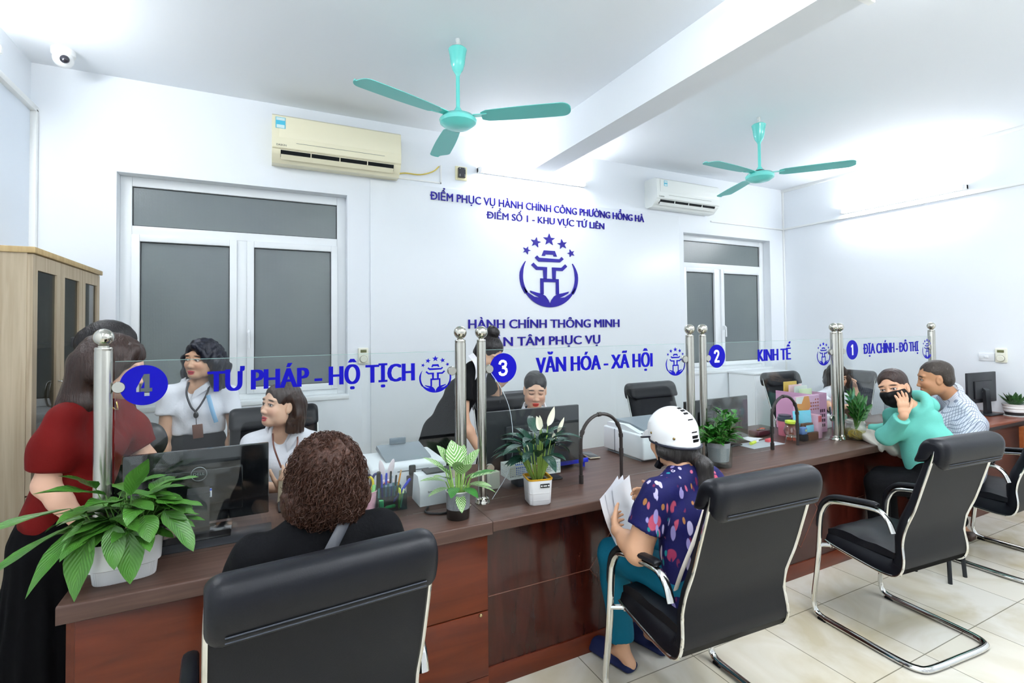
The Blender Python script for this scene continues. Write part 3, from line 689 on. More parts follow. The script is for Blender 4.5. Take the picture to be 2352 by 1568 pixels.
# ------------------------------------------------------------------ chrome cantilever chairs
M_leather = mat('black_leather', '#0b0d13', .4, spec=.24, bump=('noise', 240, .06)); M_leatherb = mat('black_leather_back', '#0c0e14', .52, spec=.2, bump=('noise', 260, .05))
M_chrome = mat('chrome', '#d7d6d2', .09, metal=1.0); M_rub = mat('black_rubber_foot', '#141416', .6)
PROF = [(.235, .418), (.19, .41), (.10, .398), (-.025, .385), (-.10, .384), (-.145, .398), (-.168, .435), (-.173, .484), (-.165, .555), (-.18, .633), (-.22, .734), (-.26, .861), (-.29, .961), (-.307, 1.035)]
WID = [.245, .25, .255, .262, .266, .268, .268, .264, .256, .252, .252, .252, .251, .248]
def visitor_chair():
    r = thing('cantilever_chair', 'x', 'chair', 'black leather cantilever chairs')
    n = len(PROF)
    def nrm(i):
        a = PROF[max(0, i-1)]; b = PROF[min(n-1, i+1)]; t = Vector((b[0]-a[0], b[1]-a[1])).normalized(); return Vector((-t.y, t.x)) * -1
    # outer shell follows the profile, its inner face is the padded side
    def shell(i0, i1, thick, name, m, bulge):
        rows = []
        for i in range(i0, i1+1):
            y, z = PROF[i]; w = WID[i]; nn = nrm(i); nn = Vector((nn.x, nn.y))
            th = thick(i); row = []
            m_ = 10
            for k in range(m_+1):
                u = -1+2*k/m_; row.append((u*w, y-bulge(i)*(1-u*u)*.0, z))
            inner = []
            for k in range(m_+1):
                u = 1-2*k/m_; t2 = th*(1-.55*abs(u)**6); q = (y+nn.x*t2, z+nn.y*t2); inner.append((u*(w-.006), q[0], q[1]))
            rows.append(row+inner)
        mb = MB(); mb.grid(rows, close=True, cap=True); return mb.build(name, m, r, angle=60)
    sub = lambda i: 0
    shell(0, 6, lambda i: [.075, .10, .105, .105, .10, .10, .10][i], 'seat', M_leather, sub)
    shell(5, n-1, lambda i: {5: .09, 6: .09, 7: .085, 8: .08, 9: .075, 10: .07, 11: .065, 12: .06, 13: .055}[i], 'backrest', M_leatherb, sub)
    # seat cushion creases: a softer top pad
    cu = MB(); rows = []
    for j in range(9):
        y = .225-.34*j/8; row = []
        for k in range(11):
            u = -1+2*k/10; z = .505+.018*(1-u**4)*math.sin(math.pi*min(1, (j+.6)/9))+.004*math.sin(9*u+j*1.7); row.append((u*.235, y, z-(.02 if j == 0 else 0)-.012*j/8))
        rows.append(row)
    low = [[(p[0], p[1], .46) for p in row] for row in rows]
    cu.grid([a+b[::-1] for a, b in zip(rows, low)], close=True, cap=True); cu.build('cushion', M_leather, r, angle=60)
    # wrap-over headrest
    h = MB(); rows = []
    prof = [(-.212, .955), (-.225, 1.0), (-.238, 1.04), (-.262, 1.068), (-.30, 1.078), (-.335, 1.068), (-.352, 1.04), (-.352, 1.0), (-.343, .965), (-.333, .945), (-.322, .945), (-.31, .97), (-.30, 1.01), (-.27, .97)]
    prof = [(p.x, p.y) for p in smooth_path([(q[0], q[1], 0) for q in prof], 3, True)]
    us = [-1, -.995, -.98, -.955, -.92, -.87]+[-.8+.2*i for i in range(9)]+[.87, .92, .955, .98, .995, 1]
    for u in us:
        e = 1-.42*(1-math.sqrt(max(0, 1-(max(0, abs(u)-.86)/.14)**2))); c = (-.285, 1.01)
        rows.append([(u*.258, c[0]+(p[0]-c[0])*e, c[1]+(p[1]-c[1])*e) for p in prof])
    h.grid(rows, close=True, cap=True); hd = h.build('headrest', M_leather, r, angle=80)
    st = MB(); 
    for d in (0, .012):
        st.tube([(x*.01, -.344-.2*d, .955+d) for x in range(-22, 23, 2)], .0018, 5)
    st.build('stitching', mat('grey_thread', '#3c4048', .6), hd)
    # chrome beading along both shell edges
    for s in (-1, 1):
        MB().tube(smooth_path([(s*(w+.003), p[0], p[1]) for p, w in zip(PROF, WID)]+[(s*.248, -.285, 1.052)], 4), .0065, 8).build('edge_beading', M_chrome, r)
    # cantilever frame: one bent tube per side, closed at the back of the base
    f = MB()
    for s in (-1, 1):
        a = [(s*.29, -.143, .602), (s*.29, -.125, .648), (s*.29, -.095, .680), (s*.29, -.055, .689), (s*.29, .03, .680), (s*.29, .143, .662), (s*.29, .185, .640), (s*.29, .212, .60), (s*.291, .228, .54), (s*.293, .247, .32), (s*.296, .272, .12), (s*.297, .274, .07), (s*.297, .255, .028), (s*.297, .20, .016)]
        f.tube(smooth_path(a, 5), .0165, 10, flat=.75)
    base = [(-.297, .21, .016), (-.297, .0, .016), (-.295, -.16, .016), (-.275, -.225, .016), (-.215, -.25, .016), (0, -.253, .016), (.215, -.25, .016), (.275, -.225, .016), (.295, -.16, .016), (.297, .0, .016), (.297, .21, .016)]
    f.tube(smooth_path(base, 5), .0165, 10, flat=.9)
    for s in (-1, 1): f.tube([(s*.292, .236, .40), (s*.24, .20, .405)], .011, 8)
    f.tube([(-.25, .20, .40), (.25, .20, .40)], .011, 8)
    f.build('frame', M_chrome, r)
    for s in (-1, 1):
        MB().tube(smooth_path([(s*.29, .238, .50), (s*.29, .232, .57), (s*.29, .215, .628), (s*.29, .175, .672), (s*.29, .13, .69), (s*.29, .03, .705), (s*.29, -.055, .714), (s*.29, -.075, .708)], 4), [.017]+[.021]*24+[.02]*3+[.014], 10, flat=.62).build('armrest_pad', M_leather, r)
        MB().box((s*.297, .225, .006), (.03, .045, .012), .003).build('rubber_foot', M_rub, r)
    return r
CH = visitor_chair(); place(CH, (2.97, 1.48, 0), R(-5)); CH['label'] = 'empty black leather chair with chrome base in front of counter 2'
def chair(label, x, y, rz):
    c = copy_tree(CH); c['label'] = label; return place(c, (x, y, 0), R(rz))
chair('black leather chair seen from behind, nearest the camera, under the curly hair', .118, 1.565, 5)
chair('black leather chair holding the customer in the white helmet', 1.615, 1.52, -3)
chair('black leather chair cut off by the right edge of the picture', 4.465, 1.60, 0)
# ------------------------------------------------------------------ filing cabinet on the left
M_ply = wood_mat('light_ash_laminate', '#ab9a80', '#bdae95', .5, 5.0, (9, 9, .35)); M_plye = wood_mat('ash_edge', '#b49a6c', '#c4ab7d', .5, 4.0, (9, 9, .5))
M_cg = glass_mat('cabinet_glass', (.62, .64, .64, 1)); 
def cabinet():
    r = thing('filing_cabinet', 'tall light wood cabinet with glass doors standing by the left window', 'cabinet')
    x0, x1, y0, y1, h = XL+.05, -.95, 3.03, 4.08, 1.985; t = .02
    c = MB(); c.bx((x0, y0, 0), (x1-.02, y0+t, h-.02)).bx((x0, y1-t, 0), (x1-.02, y1, h-.02)).bx((x0, y0+t, 0), (x0+.01, y1-t, h-.02)).bx((x0+.01, y0+t, .06), (x1-.03, y1-t, .08)); c.build('carcass', M_ply, r)
    MB().bx((x0-.005, y0-.012, h-.02), (x1+.012, y1+.012, h+.008), .003).build('top_board', M_plye, r)
    for z in (.75, 1.13, 1.52): MB().bx((x0+.011, y0+t+.001, z), (x1-.06, y1-t-.001, z+.018)).build('cabinet_shelf', M_ply, r)
    ys = (3.032, 3.39, 3.735, 4.078)
    for i in range(3):
        a, b = ys[i]+.002, ys[i+1]-.002; z0, z1 = .86, h-.024; w = .055
        d = MB(); d.bx((x1-.02, a, z0), (x1, a+w, z1)).bx((x1-.02, b-w, z0), (x1, b, z1)).bx((x1-.02, a+w, z1-.07), (x1, b-w, z1)).bx((x1-.02, a+w, z0), (x1, b-w, z0+.07))
        dd = d.build('door', M_ply, r)
        MB().bx((x1-.013, a+w, z0+.07), (x1-.009, b-w, z1-.07)).build('glass_panel', M_cg, dd)
        yh = (b-.028) if i == 0 else (a+.028)
        MB().tube(smooth_path([(x1, yh, 1.22), (x1+.022, yh, 1.23), (x1+.03, yh, 1.285), (x1+.022, yh, 1.34), (x1, yh, 1.35)], 4), .005, 6).build('handle', M_chrome, dd)
        dl = MB().bx((x1-.02, a, .06), (x1, b, .852), .002).build('lower_door', M_ply, r)
        MB().tube(smooth_path([(x1, yh, .66), (x1+.022, yh, .67), (x1+.03, yh, .72), (x1+.022, yh, .77), (x1, yh, .78)], 4), .005, 6).build('handle', M_chrome, dl)
    MB().bx((x0+.02, y0+.01, 0), (x1-.03, y1-.01, .058)).build('plinth', mat('dark_plinth', '#3a332b', .6), r)
    return rebase(r, ((x0+x1)/2, (y0+y1)/2, 0))
cabinet()

# ------------------------------------------------------------------ foliage helpers
def leaf_mb(mb, base, d, up, L, W, droop=.3, fold=.25, seg=8, mi=0, tip=1.0, wave=0.0):
    """one blade: base point, direction, up vector, length, width"""
    d = Vector(d).normalized(); up = Vector(up); s = d.cross(up).normalized(); up = s.cross(d).normalized(); rows = []
    p = Vector(base); dd = d.copy()
    for i in range(seg+1):
        t = i/seg; w = W*.5*(math.sin(math.pi*min(1, t**.75*.97+.02))**.85)*(1 if t < .97 else .25)
        n = s.cross(dd).normalized(); wv = wave*math.sin(t*9)*w
        rows.append([p-s*w+n*(fold*w+wv), p-s*w*.5+n*fold*w*.35, p, p+s*w*.5+n*fold*w*.35, p+s*w+n*(fold*w-wv)])
        dd = (dd*math.cos(droop/seg)-n*math.sin(droop/seg)).normalized(); p = p+dd*(L/seg)
    mb.grid(rows, mi); return p
def leaf_mat(name, c1, c2, vein=None, vscale=60, rough=.35):
    m = mat(name, c1, rough, spec=.5); nt = m.node_tree; b = nt.nodes['Principled BSDF']
    tc = nt.nodes.new('ShaderNodeTexCoord'); n = nt.nodes.new('ShaderNodeTexNoise'); n.inputs['Scale'].default_value = 14
    nt.links.new(tc.outputs['Object'], n.inputs['Vector'])
    mx = nt.nodes.new('ShaderNodeMix'); mx.data_type = 'RGBA'; mx.inputs[6].default_value = lin(c1); mx.inputs[7].default_value = lin(c2); nt.links.new(n.outputs[0], mx.inputs[0])
    last = mx.outputs[2]
    uv = nt.nodes.new('ShaderNodeAttribute'); uv.attribute_name = 'leafuv'
    sp = nt.nodes.new('ShaderNodeSeparateXYZ'); nt.links.new(uv.outputs['Vector'], sp.inputs[0])
    # vein lines: slanted from the midrib
    ab = nt.nodes.new('ShaderNodeMath'); ab.operation = 'ABSOLUTE'; nt.links.new(sp.outputs[0], ab.inputs[0])
    sb = nt.nodes.new('ShaderNodeMath'); sb.operation = 'MULTIPLY_ADD'; sb.inputs[1].default_value = -.35; nt.links.new(ab.outputs[0], sb.inputs[0]); nt.links.new(sp.outputs[1], sb.inputs[2])
    mu = nt.nodes.new('ShaderNodeMath'); mu.operation = 'MULTIPLY'; mu.inputs[1].default_value = vscale; nt.links.new(sb.outputs[0], mu.inputs[0])
    si = nt.nodes.new('ShaderNodeMath'); si.operation = 'SINE'; nt.links.new(mu.outputs[0], si.inputs[0])
    if vein:
        cr = nt.nodes.new('ShaderNodeMapRange'); cr.inputs['From Min'].default_value = .1; cr.inputs['From Max'].default_value = .8; nt.links.new(si.outputs[0], cr.inputs['Value'])
        m2 = nt.nodes.new('ShaderNodeMix'); m2.data_type = 'RGBA'; m2.inputs[7].default_value = lin(vein); nt.links.new(cr.outputs[0], m2.inputs[0]); nt.links.new(last, m2.inputs[6]); last = m2.outputs[2]
    nt.links.new(last, b.inputs['Base Color'])
    bp = nt.nodes.new('ShaderNodeBump'); bp.inputs['Strength'].default_value = .25; bp.inputs['Distance'].default_value = .003
    nt.links.new(si.outputs[0], bp.inputs['Height']); nt.links.new(bp.outputs[0], b.inputs['Normal'])
    return m
def leaf_obj(name, m, parent, base, d, up, L, W, **k):
    mb = MB(); seg = k.get('seg', 8); leaf_mb(mb, base, d, up, L, W, **k)
    me = bpy.data.meshes.new(name); me.from_pydata(mb.v, [], mb.f); me.materials.append(m); me.polygons.foreach_set('use_smooth', [True]*len(me.polygons))
    at = me.attributes.new('leafuv', 'FLOAT_VECTOR', 'POINT'); q = []
    for i in range(seg+1):
        for k_ in range(5): q += [(k_-2)/2, i/seg, 0]
    at.data.foreach_set('vector', q); return link(name, me, parent)
M_soil = mat('dark_soil', '#2a221b', .9, bump=('noise', 90, .6))
M_white = mat('white_ceramic', '#f3f5f6', .25, coat=.3); M_stem = mat('green_stem', '#5d8a3e', .5)
rnd = random.Random(11)
def rv(a, b): return rnd.uniform(a, b)

# ------------------------------------------------------------------ plant 1: white oval planter at the left end
r = thing('potted_plant', 'broad-leaved green plant in a ribbed white oval planter, left end of counter', 'plant')
pc = (-.425, 2.152); a_ = R(6)
def oval(rx, ry, n=48, rib=0):
    o = []
    for i in range(n):
        w = 2*math.pi*i/n; c, s = math.cos(w), math.sin(w); e = .62
        x = math.copysign(abs(c)**e, c)*rx; y = math.copysign(abs(s)**e, s)*ry; k = 1-(rib if i % 2 else 0); x *= k; y *= k
        o.append((x*math.cos(a_)-y*math.sin(a_)+pc[0], x*math.sin(a_)+y*math.cos(a_)+pc[1]))
    return o
def band(prof, n, rib=0):
    mb = MB(); mb.grid([[(p[0], p[1], z) for p in oval(rx, ry, n, rib)] for rx, ry, z in prof], close=True, cap=True); return mb
band([(.086, .046, ZT), (.088, .048, ZT+.004), (.093, .052, ZT+.05)], 96, .018).build('ribbed_base', M_white, r)
band([(.094, .054, ZT+.048), (.102, .060, ZT+.052), (.107, .065, ZT+.135), (.1075, .0655, ZT+.138), (.103, .061, ZT+.138), (.101, .059, ZT+.12), (.02, .01, ZT+.118)], 48).build('planter', M_white, r)
band([(.1005, .0585, ZT+.119), (.05, .03, ZT+.126), (.005, .003, ZT+.128)], 32).build('soil', M_soil, r)
MB().box((pc[0]+.008, pc[1]-.065, ZT+.095), (.009, .004, .030), .001).build('size_tag', mat('black_tag', '#17181b', .5), r)
M_l1 = leaf_mat('pothos_leaf', '#33671f', '#4f8430', None, 70)
L1 = []
for i in range(74):
    az = rv(0, 2*math.pi); el = rv(.1, 1.25); ln = rv(.10, .16)
    b0 = (pc[0]+rv(-.07, .07), pc[1]+rv(-.03, .03), ZT+.12)
    d = Vector((math.cos(az)*math.cos(el), math.sin(az)*math.cos(el)*.75, math.sin(el)))
    st = rv(.05, .17); e = Vector(b0)+d*st*.6+Vector((0, 0, st*.45)); L1.append((b0, e, az, el, ln))
for (tx, ty, tz, ex, ey, ez, ln, wd) in (
    (-.55, 2.08, .98, -.78, 1.98, .90, .20, .05), (-.56, 2.10, 1.03, -.80, 2.0, 1.04, .19, .05), (-.52, 2.08, .99, -.64, 1.95, .86, .17, .055), (-.50, 2.07, .98, -.54, 1.98, .79, .17, .075),
    (-.40, 2.07, .95, -.38, 2.0, .80, .14, .07), (-.44, 2.06, .97, -.42, 1.99, .86, .12, .055), (-.47, 2.1, 1.06, -.60, 2.0, 1.15, .17, .075), (-.40, 2.1, 1.05, -.36, 2.05, 1.19, .14, .06),
    (-.31, 2.10, .98, -.20, 2.02, .88, .19, .075), (-.33, 2.12, 1.02, -.24, 2.06, 1.0, .15, .06), (-.35, 2.14, 1.05, -.22, 2.1, 1.11, .16, .05), (-.50, 2.12, 1.08, -.56, 2.05, 1.17, .16, .07),
    (-.43, 2.1, 1.03, -.49, 2.0, 1.08, .16, .08), (-.36, 2.08, .98, -.33, 2.0, .93, .14, .06)):
    L1.append(((pc[0]+(tx-pc[0])*.3, pc[1], ZT+.12), Vector((tx, ty, tz)), None, (ex, ey, ez), (ln, wd)))
sm = MB()
for b0, e, az, el, ln in L1:
    mid = (Vector(b0)+e)/2+Vector((0, 0, .015)); sm.tube([b0, mid, e], [.0025, .002, .0015], 5)
    if az is None: d = Vector(el)-e; leaf_obj('leaf', M_l1, r, e, d, (0, 0, 1), d.length*1.05, ln[1]*1.15, droop=.35, fold=.22, wave=.15)
    else: d = Vector((math.cos(az), math.sin(az)*.8, .55*math.sin(el)-.1)); leaf_obj('leaf', M_l1, r, e, d, (0, 0, 1), ln, ln*rv(.42, .52), droop=rv(.3, .9), fold=.22, wave=.15)
sm.build('stems', M_stem, r)['kind'] = 'stuff'
rebase(r, (pc[0], pc[1], ZT))

# ------------------------------------------------------------------ plant 2: striped leaves in a grey mug-like pot
r = thing('potted_plant', 'small plant with white-striped leaves in a grey and black pot', 'plant'); c = (.776, 2.128)
MB().lathe([(.048, ZT), (.050, ZT+.003), (.0515, ZT+.045)], c+(0,), 36).build('pot_base', mat('speckled_black', '#231f1d', .3, var=(300, .6)), r)
MB().lathe([(.0515, ZT+.045), (.054, ZT+.117), (.054, ZT+.121), (.049, ZT+.122), (.048, ZT+.10), (0, ZT+.10)], c+(0,), 36).build('pot', mat('speckled_grey_enamel', '#8f969b', .35, var=(220, .4, (1, 1, .3))), r)
MB().tube([(c[0]+.0545*math.cos(t*math.pi/18), c[1]+.0545*math.sin(t*math.pi/18), ZT+.122) for t in range(36)], .003, 6, closed=True).build('rim', M_white, r)
MB().lathe([(.0475, ZT+.101), (0, ZT+.106)], c+(0,), 24).build('soil', M_soil, r)
M_l2 = leaf_mat('striped_leaf', '#4f8f35', '#6aa544', '#dfeccb', 46); M_l2b = leaf_mat('dark_green_leaf', '#2f6a2c', '#3f7f36', None, 46); sm = MB()
for i, (az, el, L, W, st) in enumerate([(90, 80, .13, .085, .10), (150, 48, .125, .06, .10), (30, 50, .13, .06, .10), (-150, 35, .11, .06, .09), (-30, 30, .12, .06, .09), (-90, 55, .10, .075, .10), (180, 25, .12, .055, .08), (0, 20, .12, .06, .08), (-60, 45, .10, .055, .08),
      (-120, 10, .11, .05, .07), (60, 60, .11, .06, .12), (120, 62, .11, .06, .12), (-170, 5, .10, .045, .06), (-15, -5, .13, .05, .07), (-75, 5, .10, .05, .06), (-110, 60, .09, .05, .11), (-45, 15, .11, .05, .07), (200, 52, .10, .055, .10), (-100, -35, .085, .045, .05)]):
    az, el = R(az), R(el); d = Vector((math.cos(az)*math.cos(el), math.sin(az)*math.cos(el), math.sin(el))); b0 = Vector((c[0]+.02*math.cos(az), c[1]+.02*math.sin(az), ZT+.10))
    e = b0+(d*.5+Vector((0, 0, .6)))*st; sm.tube([b0, (b0+e)/2+d*.006, e], [.004, .0035, .0025], 6); leaf_obj('leaf', M_l2 if i % 5 != 4 else M_l2b, r, e, d, (0, 0, 1), L, W, droop=.5, fold=.18)
sm.build('stems', mat('pale_stem', '#8fb95a', .5), r)['kind'] = 'stuff'; rebase(r, c+(ZT,))

# ------------------------------------------------------------------ plant 3: peace lily in a white cube pot with a yellow rim
r = thing('potted_plant', 'peace lily with white flowers in a white square pot with yellow rim', 'plant'); c = (1.185, 2.135)
def sq(h, z, rr=.022, n=6):
    o = []
    for cx, cy, a0 in ((1, 1, 0), (-1, 1, 90), (-1, -1, 180), (1, -1, 270)):
        for k in range(n+1): w = R(a0+90*k/n); o.append(((h-rr)*cx+rr*math.cos(w), (h-rr)*cy+rr*math.sin(w)))
    ca, sa = math.cos(R(-12)), math.sin(R(-12))
    return [(x*ca-y*sa+c[0], x*sa+y*ca+c[1], z) for x, y in o]
MB().grid([sq(.050, ZT), sq(.054, ZT+.006), sq(.060, ZT+.118), sq(.056, ZT+.118), sq(.054, ZT+.095), sq(.025, ZT+.095)], close=True, cap=True).build('pot', mat('white_ribbed_pot', '#f1f3f5', .35, bump=('wave', 60, .25, (0, 0, 1))), r)
MB().grid([sq(.0565, ZT+.112), sq(.062, ZT+.119), sq(.0625, ZT+.124), sq(.0555, ZT+.124), sq(.055, ZT+.10), sq(.0565, ZT+.098)], close=True).build('rim', mat('yellow_plastic', '#e5ae2a', .4), r)
MB().grid([sq(.0548, ZT+.098), sq(.022, ZT+.105)], close=True, cap=True).build('soil', M_soil, r)
ca, sa = math.cos(R(-12)), math.sin(R(-12))
tg = MB(); tg.box((c[0]+.0605*sa+.018, c[1]-.0605*ca-.004, ZT+.093), (.046, .004, .018), .001, rot=(0, 0, R(-12))); tgo = tg.build('name_plate', mat('black_plate', '#14161a', .4), r)
dd = MB()
for dx in (-.017, .017): dd.box((c[0]+.0605*sa+.018+dx*ca, c[1]-.0605*ca-.0065+dx*sa, ZT+.093), (.007, .002, .007), .0005, rot=(0, 0, R(-12)))
dd.box((c[0]+.0605*sa+.018, c[1]-.0605*ca-.0065, ZT+.093), (.018, .002, .005), rot=(0, 0, R(-12))); dd.build('plate_print', M_white, tgo)
M_l3 = leaf_mat('peace_lily_leaf', '#17352a', '#24493a', None, 60, .25); M_fl = mat('ivory_spathe', '#efeed6', .5); sm = MB(); rnd.seed(5)
for i in range(46):
    az = rv(0, 2*math.pi); el = R(rv(8, 72)); L = rv(.10, .16); d = Vector((math.cos(az)*math.cos(el), math.sin(az)*math.cos(el), math.sin(el)))
    b0 = Vector((c[0]+.018*math.cos(az), c[1]+.018*math.sin(az), ZT+.10)); st = rv(.10, .19)
    e = b0+(d*.45+Vector((0, 0, .75)))*st; sm.tube([b0, (b0+e)/2+d*.012, e], [.0028, .0024, .0018], 5)
    leaf_obj('leaf', M_l3, r, e, Vector((d.x, d.y, d.z*.5)), (0, 0, 1), L, rv(.042, .058), droop=rv(.5, 1.2), fold=.3)
for (ex, ez, L, W, dr) in ((-.045, .185, .17, .06, .1), (.035, .20, .13, .055, .2)): leaf_obj('leaf', M_l3, r, (c[0]+ex+.02, c[1]-.01, ZT+ez), (-.25 if ex < 0 else .1, -.05, 1), (0, -1, .2), L, W, droop=dr, fold=.2)
for (ex, ez, dx, L, W) in ((.012, .345, -.35, .075, .04), (.055, .36, .35, .10, .035), (.11, .325, .5, .08, .022), (-.06, .24, -.05, .045, .016), (.02, .36, -.25, .06, .018), (.085, .295, .1, .03, .022)):
    b0 = Vector((c[0]+ex*.2, c[1], ZT+.1)); e = Vector((c[0]+ex, c[1]-.01, ZT+ez)); sm.tube([b0, (b0+e)/2+Vector((ex*.15, 0, .01)), e], [.0026, .0024, .002], 6)
    leaf_obj('flower', M_fl, r, e, (dx, -.05, 1), (0, -1, .3), L, W, droop=-.1, fold=.45)
sm.build('stems', mat('lily_stem', '#7f9c45', .5), r)['kind'] = 'stuff'; rebase(r, c+(ZT,))

# ------------------------------------------------------------------ plant 4: bushy plant in a grey cup set in a clear vase
r = thing('potted_plant', 'bushy glossy plant in a dotted grey cup by the white helmet', 'plant'); c = (2.445, 2.165)
MB().lathe([(.050, ZT+.03), (.056, ZT+.035), (.068, ZT+.145), (.064, ZT+.145), (.05, ZT+.06), (0, ZT+.06)], c+(0,), 32).build('cup', mat('dotted_grey_cup', '#8b9196', .4, var=(260, .35)), r)
MB().lathe([(.062, ZT), (.074, ZT+.004), (.078, ZT+.12), (.076, ZT+.12), (.072, ZT+.006), (0, ZT+.006)], c+(0,), 32).build('outer_vase', glass_mat('clear_vase', (.93, .95, .94, 1)), r)
MB().lathe([(.062, ZT+.135), (0, ZT+.14)], c+(0,), 24).build('soil', M_soil, r)
M_l4 = leaf_mat('glossy_green_leaf', '#225c1f', '#3f8430', None, 40, .25); sm = MB(); rnd.seed(9)
for i in range(40):
    az = rv(0, 2*math.pi); el = R(rv(5, 85)); d = Vector((math.cos(az)*math.cos(el), math.sin(az)*math.cos(el)*.8, math.sin(el))); b0 = Vector((c[0]+.02*math.cos(az), c[1]+.02*math.sin(az), ZT+.13)); L = rv(.07, .165)
    if rnd.random() < .3: d.x += .4
    e = b0+d*L+Vector((0, 0, .02)); sm.tube([b0, (b0+e)/2+Vector((0, 0, .015)), e], [.003, .0025, .0015], 5)
    for k in range(5):
        t = .35+.65*k/4; p = b0.lerp(e, t); a2 = rv(0, 6.28); dv = (d+Vector((math.cos(a2), math.sin(a2), rv(-.3, .4)))).normalized(); leaf_obj('leaf', M_l4, r, p, dv, (0, 0, 1), rv(.05, .075), rv(.026, .036), droop=rv(.2, .8), fold=.3, seg=5)
sm.build('stems', M_stem, r)['kind'] = 'stuff'; rebase(r, c+(ZT,))

# ------------------------------------------------------------------ plant 5: water-grown plant with roots in a glass jar
r = thing('potted_plant', 'upright green plant rooted in water in a round glass jar', 'plant'); c = (3.87, 2.185)
MB().lathe([(.055, ZT+.001), (.066, ZT+.006), (.070, ZT+.05), (.066, ZT+.085), (.058, ZT+.105), (.062, ZT+.118), (.069, ZT+.122), (.066, ZT+.124), (.056, ZT+.112), (.064, ZT+.08), (.067, ZT+.05), (.06, ZT+.01), (0, ZT+.008)], c+(0,), 36).build('jar', glass_mat('jar_glass', (.93, .95, .95, 1)), r)
MB().lathe([(.059, ZT+.011), (.0655, ZT+.05), (.064, ZT+.075), (0, ZT+.075)], c+(0,), 32).build('water', glass_mat('amber_water', (.90, .86, .62, 1), ior=1.33), r)
rt = MB(); rnd.seed(3)
for i in range(42):
    a = rv(0, 6.28); a2 = a+rv(.6, 2); rr = rv(.035, .058); rt.tube(smooth_path([(c[0]+.01*math.cos(a), c[1]+.01*math.sin(a), ZT+.075), (c[0]+rr*math.cos(a), c[1]+rr*math.sin(a), ZT+rv(.04, .06)), (c[0]+rr*math.cos(a2), c[1]+rr*math.sin(a2), ZT+rv(.014, .035))], 4), .0016, 4)
rt.build('roots', mat('straw_roots', '#c9b45c', .6), r)['kind'] = 'stuff'
M_l5 = leaf_mat('deep_green_leaf', '#1c4d1c', '#2f6e26', None, 40, .3); M_l5b = leaf_mat('blue_green_leaf', '#2c6a4d', '#3a7d58', None, 40, .3); sm = MB()
for i, (az, el, st) in enumerate([(100, 84, .13), (190, 68, .12), (10, 66, .12), (-80, 72, .10), (60, 78, .14), (150, 74, .13), (-30, 58, .10), (-130, 62, .10), (240, 48, .07), (-50, 40, .06)]):
    az, el = R(az), R(90-(90-el)*.5); d = Vector((math.cos(az)*math.cos(el), math.sin(az)*math.cos(el), math.sin(el))); b0 = Vector(c+(ZT+.07,)); e = b0+d*(st+.11)+Vector((-.015, 0, 0)); sm.tube([b0, e], [.005, .002], 6)
    for k in range(8):
        t = .35+.65*k/7; p = b0.lerp(e, t); s_ = 1 if k % 2 else -1; sd = d.cross(Vector((0, -1, .1))).normalized()*s_; leaf_obj('leaf', M_l5b if (i == 1 and k > 5) else M_l5, r, p, d+sd*.75+Vector((0, -.15, 0)), (0, -1, .3), rv(.065, .085), rv(.028, .036), droop=.4, fold=.25, seg=5)
sm.build('stems', M_stem, r)['kind'] = 'stuff'; rebase(r, c+(ZT,))

# ------------------------------------------------------------------ plant 6: on the corner desk
r = thing('potted_plant', 'dark pointed-leaf plant in a white banded pot at the right edge', 'plant'); c = (6.135, 2.085)
MB().lathe([(.055, .757), (.066, .76), (.072, .79)], c+(0,), 32).build('pot_base', mat('black_glaze', '#1a1a1c', .3), r)
MB().lathe([(.073, .79), (.078, .805), (.075, .81), (.083, .83), (.08, .836), (.09, .862), (.084, .862), (.078, .84), (0, .84)], c+(0,), 32).build('pot', M_white, r)
MB().lathe([(.085, .7555), (.085, .76), (0, .761)], c+(0,), 32).build('saucer', M_white, r)
M_l6 = leaf_mat('mottled_dark_leaf', '#1d3a22', '#3e6b32', None, 20, .35); rnd.seed(21)
for i in range(26):
    az = i*2.4; el = R(28+55*(1-i/26)+rv(-6, 6)); d = Vector((math.cos(az)*math.cos(el), math.sin(az)*math.cos(el), math.sin(el))); leaf_obj('leaf', M_l6, r, (c[0]+.02*math.cos(az), c[1]+.02*math.sin(az), .84), d, (0, 0, 1), rv(.10, .14), rv(.045, .06), droop=-.15, fold=.35, seg=6)
rebase(r, c+(.755,))

